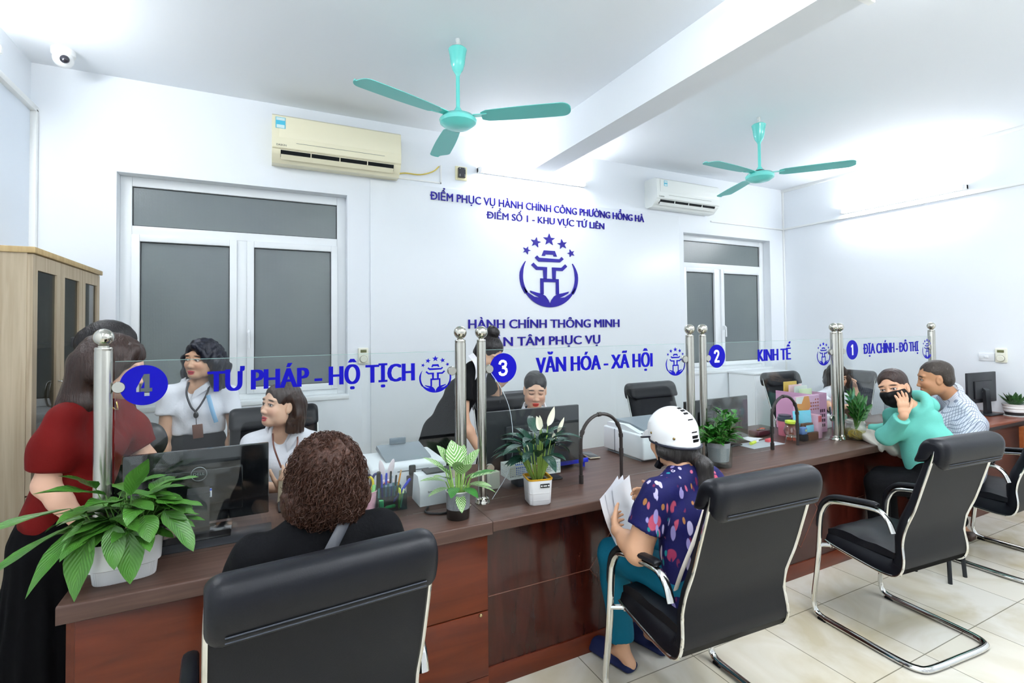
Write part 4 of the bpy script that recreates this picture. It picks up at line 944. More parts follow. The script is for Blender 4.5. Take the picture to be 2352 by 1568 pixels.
# ------------------------------------------------------------------ monitors (seen from the back)
M_bp = mat('black_plastic_shell', '#1b1e23', .42, bump=('noise', 300, .05)); M_gp = mat('glossy_black_back', '#0d0f12', .12, coat=.4); M_logo = mat('silver_logo', '#aeb4b8', .3, metal=.7)
M_scr = mat('dark_screen', '#0b0d10', .15)
def monitor(label, x0, x1, z0, z1, y, rz, shell, desk_z=ZT, logo=None, tilt=0.0, stand=True):
    r = thing('computer_monitor', label, 'monitor', 'computer monitors'); w, h = x1-x0, z1-z0; zc = (z0+z1)/2-desk_z
    b = MB(); b.box((0, 0, zc), (w, .022, h), .004); b.build('casing', shell, r)
    MB().box((0, .0125, zc+.004), (w-.02, .003, h-.03)).build('screen', M_scr, r)
    MB().box((0, -.018, zc-.02), (w*.62, .018, h*.6), .008).build('rear_bulge', shell, r)
    if stand:
        MB().prism([(-.028, .012), (-.028, zc), (-.05, zc-.02), (-.06, .012)], -.04, .04, 'x').build('stand_neck', shell, r)
        MB().box((0, -.03, .006), (.24, .17, .012), .005).build('stand_base', shell, r)
    if logo == 'ring':
        o = MB(); o.tube([(.028*math.cos(t*math.pi/16), -.0285, zc+.055+.028*math.sin(t*math.pi/16)) for t in range(32)], .0012, 5, closed=True)
        lg = o.build('logo_ring', M_logo, r)
        v, f = text_mesh('DELL', width=.041, height=.011); t = MB(); plate(t, v, f, .001, facing(-.0205, -.0275, zc+.0495)); t.build('lettering', M_logo, r, smooth=False)
    if logo == 'frame':
        o = MB(); q = [(-.04, -.02), (.04, -.02), (.045, -.015), (.045, .015), (.04, .02), (-.04, .02), (-.045, .015), (-.045, -.015)]; o.tube([(a, -.0285, zc+.05+b_) for a, b_ in q], .0015, 5, closed=True)
        o.tube([(-.028+.010*math.cos(R(t)), -.0285, zc+.05+.010*math.sin(R(t))) for t in range(40, 330, 20)], .0022, 5); o.build('logo', M_logo, r)
    return place(r, ((x0+x1)/2, y, desk_z), rz)
m4 = monitor('wide black monitor behind the broad-leaved plant at counter 4', -.50, .02, .80, 1.105, 2.48, 0, M_gp, logo='ring')
lab = MB().box((.015, -.0285, .165), (.062, .002, .036), .0008); lb = lab.build('asset_label', mat('white_label', '#eef2f6', .5), m4)
MB().box((.015, -.0298, .178), (.062, .0015, .008)).build('label_band', mat('blue_band', '#2a55c8', .5), lb); MB().box((.034, -.0298, .160), (.016, .0015, .020)).build('label_box', mat('grey_print_box', '#8d949a', .5), lb)
monitor('large dark monitor behind the peace lily at counter 3', 1.075, 1.66, .825, 1.145, 2.50, R(-2), M_bp, logo='frame')
monitor('black monitor behind the bushy plant at counter 2', 2.56, 3.20, .78, 1.085, 2.56, R(2), M_gp, logo='ring')
mr_ = monitor('black monitor on the corner desk seen from its back', -.25, .25, .86, 1.14, 2.25, R(-4), M_bp, desk_z=.755)
place(mr_, (6.0, 2.27, .755), R(-4)); mr_.scale = (.92, 1, 1); MB().box((-.03, -.028, .21), (.018, .002, .012)).build('sticker', M_white, mr_); MB().box((.02, -.036, .12), (.02, .002, .03)).build('sticker', M_white, mr_)

# ------------------------------------------------------------------ small things on the counter
M_pw = mat('printer_white', '#e9eef2', .4); M_pg = mat('printer_grey', '#7c868e', .45)
r = thing('printer', 'white printer with grey paper cover behind the pen organizer at counter 4', 'printer', 'printers')
MB().bx((.47, 2.52, ZT), (.86, 2.86, .915), .015, 3).build('body', M_pw, r)
MB().prism([(2.60, .916), (2.86, .930), (2.84, .955), (2.62, .925)], .56, .80, 'x').build('paper_cover', M_pg, r)
MB().box((.675, 2.83, .972), (.09, .012, .035), .002).build('paper_stop', M_pg, r)
g = MB(); 
for i in range(8): g.box((.50+.008*i, 2.519, .86), (.003, .003, .03))
g.build('vent_slots', mat('slot_grey', '#a3abb0', .6), r); MB().box((.68, 2.519, .885), (.16, .003, .004)).build('tray_slot', mat('slot_dark', '#5b646b', .6), r)
rebase(r, (.665, 2.69, ZT))
r = thing('printer', 'large white laser printer between the black arch and the white helmet', 'printer', 'printers')
b = MB(); b.prism([(2.04, ZT+.012), (2.04, .955), (2.16, .965), (2.56, .955), (2.57, .90), (2.57, ZT+.012)], 2.41, 2.82, 'y') if False else None
MB().bx((2.045, 2.42, ZT+.015), (2.50, 2.83, .945), .012, 3).build('body', M_pw, r)
MB().prism([(2.44, .944), (2.80, .944), (2.80, .975), (2.62, .985), (2.50, .955)], 2.06, 2.10, 'x').build('top_ridge', M_pw, r)
MB().prism([(2.47, .945), (2.81, .945), (2.81, .988), (2.66, .982)], 2.14, 2.46, 'x').build('output_tray', M_pg, r)
MB().box((2.09, 2.46, .948), (.045, .03, .006), .002).build('control_panel', mat('dark_panel', '#3b424a', .3), r)
g = MB()
for i in range(8): g.box((2.40+.009*i, 2.419, .87), (.003, .003, .045))
g.build('vent_slots', mat('slot_grey', '#a3abb0', .6), r); MB().bx((2.06, 2.46, ZT), (2.48, 2.80, ZT+.015)).build('foot', M_pg, r); MB().bx((2.043, 2.70, ZT+.02), (2.046, 2.704, .94)).build('seam', mat('slot_dark', '#5b646b', .6), r)
rebase(r, (2.27, 2.62, ZT)); r.location = (2.315, 2.62, ZT); r.scale = (1, 1, .9)
r = thing('receipt_printer', 'small white label printer with black lid behind the striped plant', 'printer')
MB().prism([(2.33, ZT), (2.33, ZT+.085), (2.365, ZT+.135), (2.44, ZT+.135), (2.47, ZT)], .66, .88, 'x').build('body', M_pw, r)
MB().prism([(2.345, ZT+.09), (2.372, ZT+.142), (2.455, ZT+.142), (2.46, ZT+.09)], .705, .885, 'x').build('lid', M_bp, r)
v, f = text_mesh('brother', height=.011); t = MB(); plate(t, v, f, .001, facing(.70, 2.3295, ZT+.06)); t.build('lettering', mat('dark_print', '#30363c', .5), r, smooth=False)
MB().tube(smooth_path([(.69, 2.30, ZT+.006), (.66, 2.24, ZT+.006), (.70, 2.20, ZT+.006), (.73, 2.19, ZT+.006), (.83, 2.2, ZT+.006), (.87, 2.25, ZT+.006), (.84, 2.3, ZT+.006)], 6), .005, 6).build('power_cord', mat('black_cord', '#17181b', .5), r); rebase(r, (.77, 2.40, ZT))
st = thing('self_inking_stamp', 'black self-inking stamp on a dark box beside the label printer', 'stamp')
MB().bx((.645, 2.50, ZT), (.70, 2.56, ZT+.10), .004).build('body', mat('dark_purple_box', '#3b3440', .4), st); MB().box((.675, 2.53, ZT+.125), (.035, .035, .05), .006).build('handle', M_bp, st); rebase(st, (.67, 2.53, ZT))
# pen organizer with its pens
r = thing('pen_organizer', 'transparent teal desk organizer right of the curly hair', 'organizer'); M_teal = glass_mat('teal_acrylic', (.45, .68, .70, 1)); ox, oy = .525, 2.375
def trough(x0, x1, y0, y1, h, t=.003):
    mb = MB(); mb.bx((x0, y0, ZT), (x1, y1, ZT+.004)).bx((x0, y0, ZT+.004), (x1, y0+t, ZT+h)).bx((x0, y1-t, ZT+.004), (x1, y1, ZT+h)).bx((x0, y0+t, ZT+.004), (x0+t, y1-t, ZT+h)).bx((x1-t, y0+t, ZT+.004), (x1, y1-t, ZT+h)); return mb
trough(.47, .585, 2.385, 2.44, .10).build('tall_bin', M_teal, r); trough(.47, .555, 2.335, 2.384, .055).build('front_tray', M_teal, r); trough(.556, .60, 2.335, 2.384, .075).build('side_bin', M_teal, r); rebase(r, (ox, oy, ZT))
def pen(label, x, y, z, tilt, L, rad, body, cap, group='pens in the teal organizer', cap_len=.35, name='pen'):
    p = thing(name, label, 'pen', group); MB().lathe([(.0008, 0), (rad*.5, .008), (rad, .016), (rad, L*(1-cap_len))], seg=12).build('barrel', body, p); MB().lathe([(rad*1.1, L*(1-cap_len)), (rad*1.1, L-.004), (rad*.7, L), (0, L)], seg=12).build('cap', cap, p)
    p.location = (x, y, z); p.rotation_euler = (tilt[0], tilt[1], 0); return p
M_pb = mat('blue_pen', '#1c36b8', .3); M_pk = mat('black_pen', '#14171a', .3); M_pc = mat('clear_pen', '#9fb0c8', .2); M_py = mat('yellow_pencil', '#e0962c', .4); M_tan = mat('pencil_tip', '#d8b48a', .6)
mk = pen('thick black marker standing at the left of the teal organizer', .482, 2.41, ZT+.005, (0, .02), .165, .0095, M_pk, M_pk, cap_len=.5)
MB().box((0, -.0098, .06), (.009, .001, .06)).build('barcode_label', M_white, mk)
for i, (x, y, ty, L, m1, m2, lb) in enumerate([(.505, 2.415, -.05, .15, M_pb, M_pb, 'blue pen leaning left next to the black marker'), (.513, 2.405, .05, .155, M_pc, M_pb, 'clear pen with blue cap in the middle of the organizer'), (.523, 2.42, -.02, .14, M_pb, M_pc, 'blue pen with clear cap behind the organizer middle'),
      (.533, 2.41, .06, .16, M_pc, M_pk, 'clear pen with black cap, tallest in the organizer'), (.543, 2.418, .03, .135, M_pb, M_pc, 'short blue pen right of the tallest pen'), (.553, 2.405, .10, .14, M_pc, M_pk, 'black-capped pen leaning right in the organizer')]):
    pen(lb, x, y, ZT+.005, (0, ty), L, .0045, m1, m2)
pen('orange pencil leaning right out of the teal organizer', .562, 2.42, ZT+.005, (0, .20), .16, .004, M_py, M_tan, cap_len=.1, name='pencil')
pen('blue pen lying aslant across the front of the organizer', .545, 2.37, ZT+.03, (.15, .62), .13, .006, M_pb, M_pb)
pen('green highlighter lying in the front tray of the organizer', .495, 2.355, ZT+.016, (0, R(88)), .055, .007, mat('green_highlighter', '#4fd06a', .4), mat('green_highlighter_cap', '#3cb956', .4), name='highlighter')
tag(MB().lathe([(.013, ZT+.005), (.013, ZT+.045), (.011, ZT+.05), (0, ZT+.05)], (.485, 2.36, 0), 16).build('glue_stick', mat('green_glue', '#59c97a', .4)), 'green glue stick standing in the front tray of the organizer', 'glue stick')
for i, (dx, cc, nm) in enumerate(((0, '#d6e64a', 'yellow-green'), (.012, '#f0f6c0', 'pale yellow'))): tag(MB().box((.568+dx, 2.36, ZT+.05), (.004, .034, .085), .0005, rot=(0, R(6+5*i), 0)).build('sticky_notes', mat('note_'+nm, cc, .6)), nm+' sticky note pad in the right bin of the organizer', 'sticky notes')
# pink rabbit-ear stand
r = thing('rabbit_ear_stand', 'pale pink rabbit-ear phone stand behind the organizer pens', 'stand'); M_bun = mat('pale_pink_plastic', '#ecdfe4', .5)
MB().box((.535, 2.475, ZT+.055), (.075, .02, .11), .009, 3).build('body', M_bun, r)
for s in (-1, 1): MB().ell((.535+s*.021, 2.475, ZT+.155), (.014, .006, .052), 16, 12, 0, (0, s*.16+(.12 if s > 0 else -.0), 0)).build('ear', M_bun, r)
MB().tube([(.535+.016*math.cos(R(a)), 2.463, ZT+.085+.016*math.sin(R(a))) for a in range(10, 171, 16)], .003, 6).build('red_bow', mat('red_trim', '#c8434a', .5), r); rebase(r, (.535, 2.475, ZT))
# pink lattice cup with scissors and a marker
r = thing('pencil_cup', 'pink lattice pencil cup half hidden by the curly hair', 'cup')
MB().lathe([(.032, ZT), (.038, ZT+.09), (.0365, ZT+.09), (.031, ZT+.004), (0, ZT+.004)], (.435, 2.40, 0), 28).build('cup_body', mat('pink_plastic', '#e6aebf', .45, var=(60, .35)), r); MB().tube([(.435+.038*math.cos(t*math.pi/14), 2.40+.038*math.sin(t*math.pi/14), ZT+.09) for t in range(28)], .0025, 6, closed=True).build('rim', mat('pink_rim', '#e3b4c2', .4), r); rebase(r, (.435, 2.40, ZT))
def scissors(label, x, y, z, m, s):
    r = thing('scissors', label, 'scissors', 'scissors in the pink cup')
    for k in (-1, 1): MB().tube([(x+k*.014*s+.013*s*math.cos(t*math.pi/10), y, z+.025*s*math.sin(t*math.pi/10)) for t in range(20)], .005*s, 7, closed=True).build('handle_loop', m, r)
    MB().prism([(x-.006, z-.025), (x+.006, z-.025), (x+.002, z-.11), (x-.002, z-.11)], y-.002, y+.002, 'y').build('blades', M_steelb, r); rebase(r, (x, y, z-.11)); return r
scissors('scissors with yellow handles in the pink pencil cup', .425, 2.395, ZT+.125, mat('yellow_handle', '#e2cf28', .4), 1.15)
scissors('scissors with black and blue handles in the pink pencil cup', .455, 2.41, ZT+.13, mat('navy_handle', '#14205e', .4), 1.25)
pen('pale green marker in the pink pencil cup', .443, 2.385, ZT+.01, (0, .15), .11, .008, mat('pale_green_marker', '#9fd48f', .4), mat('pale_green_cap', '#7fc473', .4), group='pens in the pink cup', name='marker')
# counter 4 desk mat strip, keyboard
tag(MB().bx((-.36, 2.285, ZT+.0005), (.03, 2.45, ZT+.004), .001).build('desk_pad', mat('dark_grey_pad', '#2b2d33', .35)), 'dark grey desk pad in front of the left monitor', 'desk pad')
r = thing('keyboard', 'black keyboard beyond the left monitor beside the seated clerk', 'keyboard'); MB().bx((.06, 2.56, ZT), (.42, 2.69, ZT+.014), .004).build('case', M_bp, r)
kk = MB()
for i in range(14):
    for j in range(5): kk.box((.078+.025*i, 2.577+.024*j, ZT+.017), (.02, .019, .008), .002, 1)
kk.build('keys', mat('dark_keys', '#2a2d33', .5), r)['kind'] = 'stuff'; rebase(r, (.24, 2.62, ZT))
M_paper = mat('white_paper', '#eef1f6', .7)
tag(MB().box((.24, 2.76, ZT+.012), (.21, .12, .022), .002, rot=(0, 0, .2)).build('paper_stack', M_paper), 'white paper stack by the keyboard at counter 4', 'paper')
# counter 3: perforated basket, what is in it and the box below
tag(MB().bx((1.20, 2.37, ZT), (1.40, 2.46, ZT+.045), .004).build('tissue_box', mat('slate_box', '#394049', .4)), 'dark slate box under the white perforated basket', 'box')
r = thing('perforated_basket', 'white perforated plastic basket behind the peace lily', 'basket'); M_bw = mat('white_basket', '#e6ece8', .45); bx0, bx1, by0, by1, bz0, bz1 = 1.145, 1.455, 2.36, 2.47, ZT+.048, ZT+.118
b = MB(); b.bx((bx0, by0, bz0), (bx1, by1, bz0+.003))
for z0, z1 in ((bz0+.003, bz0+.012), (bz1-.010, bz1)):
    b.bx((bx0, by0, z0), (bx1, by0+.003, z1)).bx((bx0, by1-.003, z0), (bx1, by1, z1)).bx((bx0, by0+.003, z0), (bx0+.003, by1-.003, z1)).bx((bx1-.003, by0+.003, z0), (bx1, by1-.003, z1))
b.build('rim_and_floor', M_bw, r)
b = MB(); n = 26
for i in range(n+1):
    x = bx0+.002+(bx1-bx0-.004)*i/n; b.bx((x-.002, by0, bz0+.012), (x+.002, by0+.0025, bz1-.010)); b.bx((x-.002, by1-.0025, bz0+.012), (x+.002, by1, bz1-.010))
for i in range(1, 9):
    y = by0+(by1-by0)*i/9; b.bx((bx0, y-.002, bz0+.012), (bx0+.0025, y+.002, bz1-.010)); b.bx((bx1-.0025, y-.002, bz0+.012), (bx1, y+.002, bz1-.010))
for k in range(1, 5): z = bz0+.012+.046*k/5; b.bx((bx0, by0+.0003, z-.0017), (bx1, by0+.0022, z+.0017)); b.bx((bx0, by1-.0022, z-.0017), (bx1, by1-.0003, z+.0017)); b.bx((bx0+.0003, by0, z-.0017), (bx0+.0022, by1, z+.0017)); b.bx((bx1-.0022, by0, z-.0017), (bx1-.0003, by1, z+.0017))
b.build('lattice', M_bw, r)['kind'] = 'stuff'; rebase(r, (1.30, 2.415, bz0))
for lb, x, w, h, cc, nm in (('blue stapler in the white perforated basket', 1.24, .07, .05, '#2f62c4', 'stapler'), ('cream correction tape box in the white perforated basket', 1.18, .04, .06, '#d9d6bd', 'tape_box'), ('orange rubber stamp in the white perforated basket', 1.32, .03, .045, '#d8653c', 'rubber_stamp'), ('black ink pad in the white perforated basket', 1.39, .06, .04, '#22262a', 'ink_pad')):
    tag(MB().box((x, 2.415, bz0+.004+h/2), (w, .04, h), .006).build(nm, mat('c_'+nm, cc, .4)), lb, nm.replace('_', ' '))
tag(MB().bx((1.05, 2.40, ZT), (1.11, 2.44, ZT+.09), .006).build('paper_cup', mat('cream_carton', '#dfe2d2', .5)), 'cream carton between the steel post and the basket', 'carton')
# phone on counter 3, blue tray
def phone(label, M, m_body):
    r = thing('mobile_phone', label, 'phone'); MB().box((0, 0, .0045), (.075, .155, .009), .004, 3).build('body', m_body, r); MB().box((0, 0, .0092), (.069, .147, .001), .0003).build('screen', M_scr, r); r.matrix_world = M; return r
phone('dark mobile phone with a beige case on the counter by the black arch', Matrix.Translation((1.90, 2.72, ZT+.003)) @ Matrix.Rotation(R(-8), 4, 'Z'), mat('beige_case', '#b7ab98', .4))
r = thing('document_tray', 'bright blue document tray behind the peace lily and arch', 'tray'); M_bt = mat('blue_tray', '#2230c0', .35); MB().bx((1.50, 2.53, ZT+.03), (1.75, 2.78, ZT+.038), .002).build('tray_floor', M_bt, r)
MB().bx((1.50, 2.52, ZT+.03), (1.75, 2.53, ZT+.055), .002).build('tray_lip', M_bt, r)
for x in (1.52, 1.73): MB().bx((x-.008, 2.54, ZT), (x+.008, 2.56, ZT+.03)).build('leg', M_bt, r)
for x in (1.52, 1.73): MB().bx((x-.008, 2.75, ZT), (x+.008, 2.77, ZT+.03)).build('leg', M_bt, r)
rebase(r, (1.62, 2.65, ZT))
# counter 2 clutter
M_pink = mat('pink_file_box', '#dba3c6', .5); M_wd = wood_mat('walnut_block', '#5f4030', '#76503c', .5)
r = thing('magazine_file', 'pink perforated magazine file holding folders behind the steel posts', 'file box', 'pink magazine files')
MB().bx((3.60, 2.46, ZT), (3.605, 2.76, ZT+.28)).bx((3.605, 2.46, ZT), (3.85, 2.465, ZT+.28)).bx((3.605, 2.755, ZT), (3.85, 2.76, ZT+.20)).bx((3.85, 2.46, ZT), (3.855, 2.76, ZT+.28)).bx((3.605, 2.465, ZT), (3.85, 2.755, ZT+.004)).build('box', M_pink, r)
h = MB()
for i in range(5):
    for j in range(4): h.box((3.69+.03*i, 2.459, ZT+.05+.035*j), (.016, .003, .022), .001)
h.build('cut_outs', mat('dark_cutout', '#4d2f45', .7), r); rebase(r, (3.73, 2.61, ZT)); r.location = (3.885, 2.61, ZT); r.scale = (.75, 1, 1.08)
r = thing('product_box', 'pink and orange printed carton standing against the pink file', 'box'); MB().bx((3.50, 2.455, ZT+.10), (3.72, 2.458+.0, ZT+.275)) if False else None
MB().bx((3.44, 2.44, ZT), (3.70, 2.458, ZT+.275), .002).build('carton', mat('lilac_carton', '#e3b3d3', .45), r)
q = MB(); q.prism([(3.441, ZT+.274), (3.441, ZT+.15), (3.52, ZT+.13), (3.60, ZT+.20), (3.58, ZT+.274)], 2.4385, 2.4395, 'y'); q.build('orange_print', mat('orange_print', '#eba05c', .5), r)
q = MB(); q.prism([(3.442, ZT+.273), (3.442, ZT+.23), (3.50, ZT+.225), (3.53, ZT+.273)], 2.4375, 2.4384, 'y'); q.build('white_print', mat('white_print', '#f3f1f2', .5), r)
q = MB(); q.prism([(3.442, ZT+.21), (3.442, ZT+.13), (3.50, ZT+.12), (3.53, ZT+.17)], 2.4372, 2.4384, 'y'); q.build('golden_print', mat('golden_print', '#c79f3c', .5), r)
hs = MB()
for k in range(4):
    for j in range(4):
        if j == 0 and k < 2: continue
        x, z = 3.605+.025*k, ZT+.245-.022*j; hs.prism([(x, z-.007), (x+.008, z+.003), (x+.004, z+.006), (x, z+.003), (x-.004, z+.006), (x-.008, z+.003)], 2.4378, 2.4386, 'y')
hs.build('heart_print', mat('heart_print', '#c86a58', .5), r); rebase(r, (3.57, 2.45, ZT)); r.location = (3.69, 2.435, ZT); r.scale = (1.1, 1, 1.1)
for i, (lb, cc, y, z1, x0, x1) in enumerate((('mustard yellow folder tallest in the pink file', '#d6b85a', 2.70, .345, 3.63, 3.845), ('clear plastic folder in the pink file', '#d5dcd6', 2.60, .32, 3.615, 3.82), ('pale green folder in the pink file', '#cfe8b8', 2.56, .30, 3.62, 3.82), ('pink folder behind the clear folder in the pink file', '#e6c3c6', 2.65, .325, 3.62, 3.83))):
    x0, x1 = 3.885+(x0-3.73)*.74, 3.885+(x1-3.73)*.74; tag(MB().bx((x0, y, ZT+.006), (x1, y+.008, ZT+z1+.03), .001).build('document_folder', mat('folder_%d' % i, cc, .5)), lb, 'folder', 'folders in the pink file')
r = thing('magazine_file', 'narrow pink file standing left of the steel post pair', 'file box', 'pink magazine files'); MB().bx((3.665, 2.335, ZT), (3.715, 2.43, ZT+.17), .002).build('box', mat('pink_file_light', '#e9b9cf', .5), r); MB().bx((3.672, 2.333, ZT+.12), (3.708, 2.336, ZT+.165)).build('red_label', mat('red_label', '#d2646e', .5), r); rebase(r, (3.69, 2.38, ZT))
r = thing('letter_holder', 'walnut and clear letter holder with light blue cards', 'letter holder'); MB().bx((3.545, 2.325, ZT), (3.655, 2.345, ZT+.055), .002).build('lower_bar', M_wd, r); MB().bx((3.535, 2.365, ZT), (3.655, 2.385, ZT+.115), .002).build('upper_bar', M_wd, r); rebase(r, (3.595, 2.35, ZT))
tag(MB().box((3.60, 2.353, ZT+.075), (.085, .004, .055), .0005).build('note_card', mat('sky_blue_card', '#7cc9e4', .6)), 'small light blue card low in the walnut letter holder', 'card')
tag(MB().box((3.59, 2.405, ZT+.145), (.13, .006, .115), .001, rot=(0, R(-4), R(-30))).build('note_card', mat('sky_blue_paper', '#86d5ee', .6)), 'large light blue paper standing in the walnut letter holder', 'card')
r = thing('self_inking_stamp', 'blue self-inking stamp between the crystal ball and letter holder', 'stamp'); MB().box((3.505, 2.345, ZT+.022), (.058, .045, .044), .004).build('base', M_bp, r); MB().box((3.505, 2.345, ZT+.072), (.06, .04, .056), .012, 3).build('handle', mat('steel_blue', '#5f83bd', .4), r); MB().box((3.51, 2.324, ZT+.078), (.014, .003, .014)).build('label', mat('lime_label', '#c8dd8a', .5), r); rebase(r, (3.505, 2.345, ZT))
r = thing('round_tub', 'pink tub with dark lid behind the light blue paper', 'tub'); MB().lathe([(.045, ZT), (.05, ZT+.11), (.0, ZT+.11)], (3.57, 2.53, 0), 24).build('tub_body', mat('pink_tub', '#d87f92', .4), r); MB().lathe([(.052, ZT+.11), (.052, ZT+.135), (.045, ZT+.14), (.045, ZT+.155), (0, ZT+.155)], (3.57, 2.53, 0), 24).build('lid', mat('dark_slate_lid', '#3d4450', .4), r); rebase(r, (3.57, 2.53, ZT))
r = thing('round_tub', 'red tub with green lid beside the crystal ball', 'tub'); MB().lathe([(.04, ZT), (.042, ZT+.115), (0, ZT+.115)], (3.475, 2.41, 0), 24).build('tub_body', mat('red_brown_tub', '#a4523f', .4), r); MB().lathe([(.045, ZT+.115), (.045, ZT+.137), (0, ZT+.14)], (3.475, 2.41, 0), 24).build('lid', mat('green_lid', '#2f7a58', .4), r); rebase(r, (3.475, 2.41, ZT))
r = thing('crystal_ball', 'clear crystal ball on a small stand with lime rim', 'crystal ball'); cx, cy = 3.385, 2.35; MB().ell((cx, cy, ZT+.085), .05, 32, 20).build('ball', glass_mat('crystal', (.86, .89, .9, 1), ior=1.9), r)
MB().lathe([(.036, ZT+.135), (.04, ZT+.14), (.04, ZT+.155), (.02, ZT+.158), (.018, ZT+.15), (0, ZT+.15)], (cx, cy, 0), 24).build('lime_cap', mat('lime_plastic', '#c9e04a', .4), r)
lg = MB()
for a in (30, 150, 270): lg.tube([(cx+.045*math.cos(R(a)), cy+.045*math.sin(R(a)), ZT), (cx+.03*math.cos(R(a)), cy+.03*math.sin(R(a)), ZT+.05)], .003, 6)
lg.tube([(cx+.032*math.cos(t*.3), cy+.032*math.sin(t*.3), ZT+.045) for t in range(21)], .003, 6, closed=True); lg.build('stand', M_steelb, r); rebase(r, (cx, cy, ZT))
tag(MB().box((3.27, 2.44, ZT+.012), (.075, .03, .022), .004, rot=(0, 0, .15)).build('eraser', mat('pink_red_eraser', '#e0525c', .5)), 'red and white eraser left of the crystal ball', 'eraser')
r = thing('highlighter', 'lime highlighter lying left of the black arch at counter 2', 'pen'); MB().cyl((3.06, 2.43, ZT+.012), (3.13, 2.45, ZT+.012), .011, seg=12).build('cap', mat('lime_cap', '#cfe043', .4), r); MB().cyl((3.13, 2.45, ZT+.012), (3.17, 2.46, ZT+.012), .010, seg=12).build('barrel', M_white, r); rebase(r, (3.11, 2.445, ZT))
r = thing('wallet', 'dark red wallet with keys on counter 2', 'wallet'); MB().box((3.40, 2.62, ZT+.022), (.16, .09, .04), .01, rot=(0, 0, .1)).build('wallet_body', mat('wine_leather', '#4a1c26', .5), r); rebase(r, (3.40, 2.62, ZT))
r = thing('key_bunch', 'bunch of keys with an orange tag on the dark red wallet', 'keys'); k = MB(); k.tube([(3.40+.018*math.cos(t*.42), 2.60+.018*math.sin(t*.42), ZT+.047) for t in range(15)], .0025, 6, closed=True); k.build('key_ring', M_steelb, r); MB().box((3.37, 2.61, ZT+.047), (.05, .012, .004), .001, rot=(0, 0, .5)).build('key', mat('brass_key', '#b58f3a', .3, metal=1), r); MB().box((3.43, 2.62, ZT+.048), (.04, .022, .006), .001).build('key_tag', mat('orange_tag', '#c9583a', .5), r); rebase(r, (3.40, 2.61, ZT+.043))
r = thing('loose_papers', 'curling white sheets lying between the monitor and the arch at counter 2', 'paper')
g = []
for j in range(9):
    y = 2.50+.30*j/8; g.append([(3.02+.26*i/8, y, ZT+.004+.045*max(0, 1-i/5)**2*(1-j/10)+.006*math.sin(i+j)) for i in range(9)])
mb = MB(); mb.grid(g); mb.grid([[(p[0], p[1], p[2]+.002) for p in q] for q in g]); mb.build('sheets', M_paper, r); rebase(r, (3.15, 2.65, ZT))
tag(MB().bx((2.98, 2.34, ZT+.0005), (3.30, 2.49, ZT+.003), .001).build('mouse_pad', mat('pale_grey_pad', '#b9c0c6', .5)), 'pale grey mouse pad in front of the papers at counter 2', 'mouse pad')
# counter 1: pens in a brown cup, papers behind the jar
r = thing('pen_holder', 'brown pen holder beside the mint sleeve', 'cup'); MB().lathe([(.04, ZT), (.045, ZT+.10), (.042, ZT+.10), (.038, ZT+.005), (0, ZT+.005)], (4.20, 2.55, 0), 20).build('cup_body', mat('brown_cup', '#5a4030', .5), r); rebase(r, (4.20, 2.55, ZT))
for i, (dx, dy, t, m1, nm) in enumerate(((-.02, 0, -.12, M_pk, 'black pen leftmost in the brown holder'), (-.006, .01, -.05, M_pc, 'clear pen in the brown holder'), (.006, -.01, .03, M_pk, 'black pen in the middle of the brown holder'), (.016, .008, .08, M_pc, 'clear pen right of the middle in the brown holder'), (.024, -.005, .14, M_pb, 'blue pen rightmost in the brown holder'))):
    pen(nm, 4.20+dx, 2.55+dy, ZT+.006, (0, t), .16, .0045, m1, m1, group='pens in the brown holder')
tag(MB().box((4.10, 2.62, ZT+.05), (.22, .18, .10), .004, rot=(0, 0, .1)).build('paper_stack', M_paper), 'thick white paper stack behind the glass jar plant', 'paper')
# lcd glimpsed behind the man
tag(MB().box((5.45, 2.72, ZT+.06), (.03, .16, .48), .004, rot=(0, 0, .2)).build('document_scanner', mat('grey_scanner', '#8e999f', .4)), 'grey upright scanner behind the masked woman and the plaid shirt', 'scanner')
# staff chairs behind the counter: same leather chair turned round
def staff_chair(label, x, y, rz, dz=.03):
    c = copy_tree(CH); c['label'] = label; c['group'] = 'black leather chairs of the staff'; place(c, (x, y, 0), R(180+rz)); c.scale = (1.0, 1.0, 1.03); return c
staff_chair('black leather chair behind the clerk at counter 4', .065, 3.30, 0)
staff_chair('black leather chair behind the clerk with red lipstick at counter 3', 1.66, 3.20, 0)
staff_chair('empty black leather staff chair between counters 3 and 2', 3.06, 3.15, 0)
staff_chair('empty black leather staff chair behind the pink file', 4.87, 3.20, 0)
CH.scale = (.93, 1, 1)
staff_chair('black leather chair behind the hidden clerk at counter 1', 5.42, 3.28, -90)

r = thing('storage_cabinet', 'low white cabinet against the back wall behind the staff chair near the corner', 'cabinet'); M_sc = mat('white_cabinet', '#eef1f4', .5)
MB().bx((5.15, 4.02, 0), (5.80, 4.385, 1.02), .004).build('carcass', M_sc, r); MB().bx((5.13, 4.0, 1.021), (5.82, 4.386, 1.04), .003).build('top_board', M_sc, r)
for a, b in ((5.16, 5.472), (5.478, 5.79)): MB().bx((a, 4.003, .05), (b, 4.019, 1.0), .002).build('door', M_sc, r)
rebase(r, (5.47, 4.2, 0))
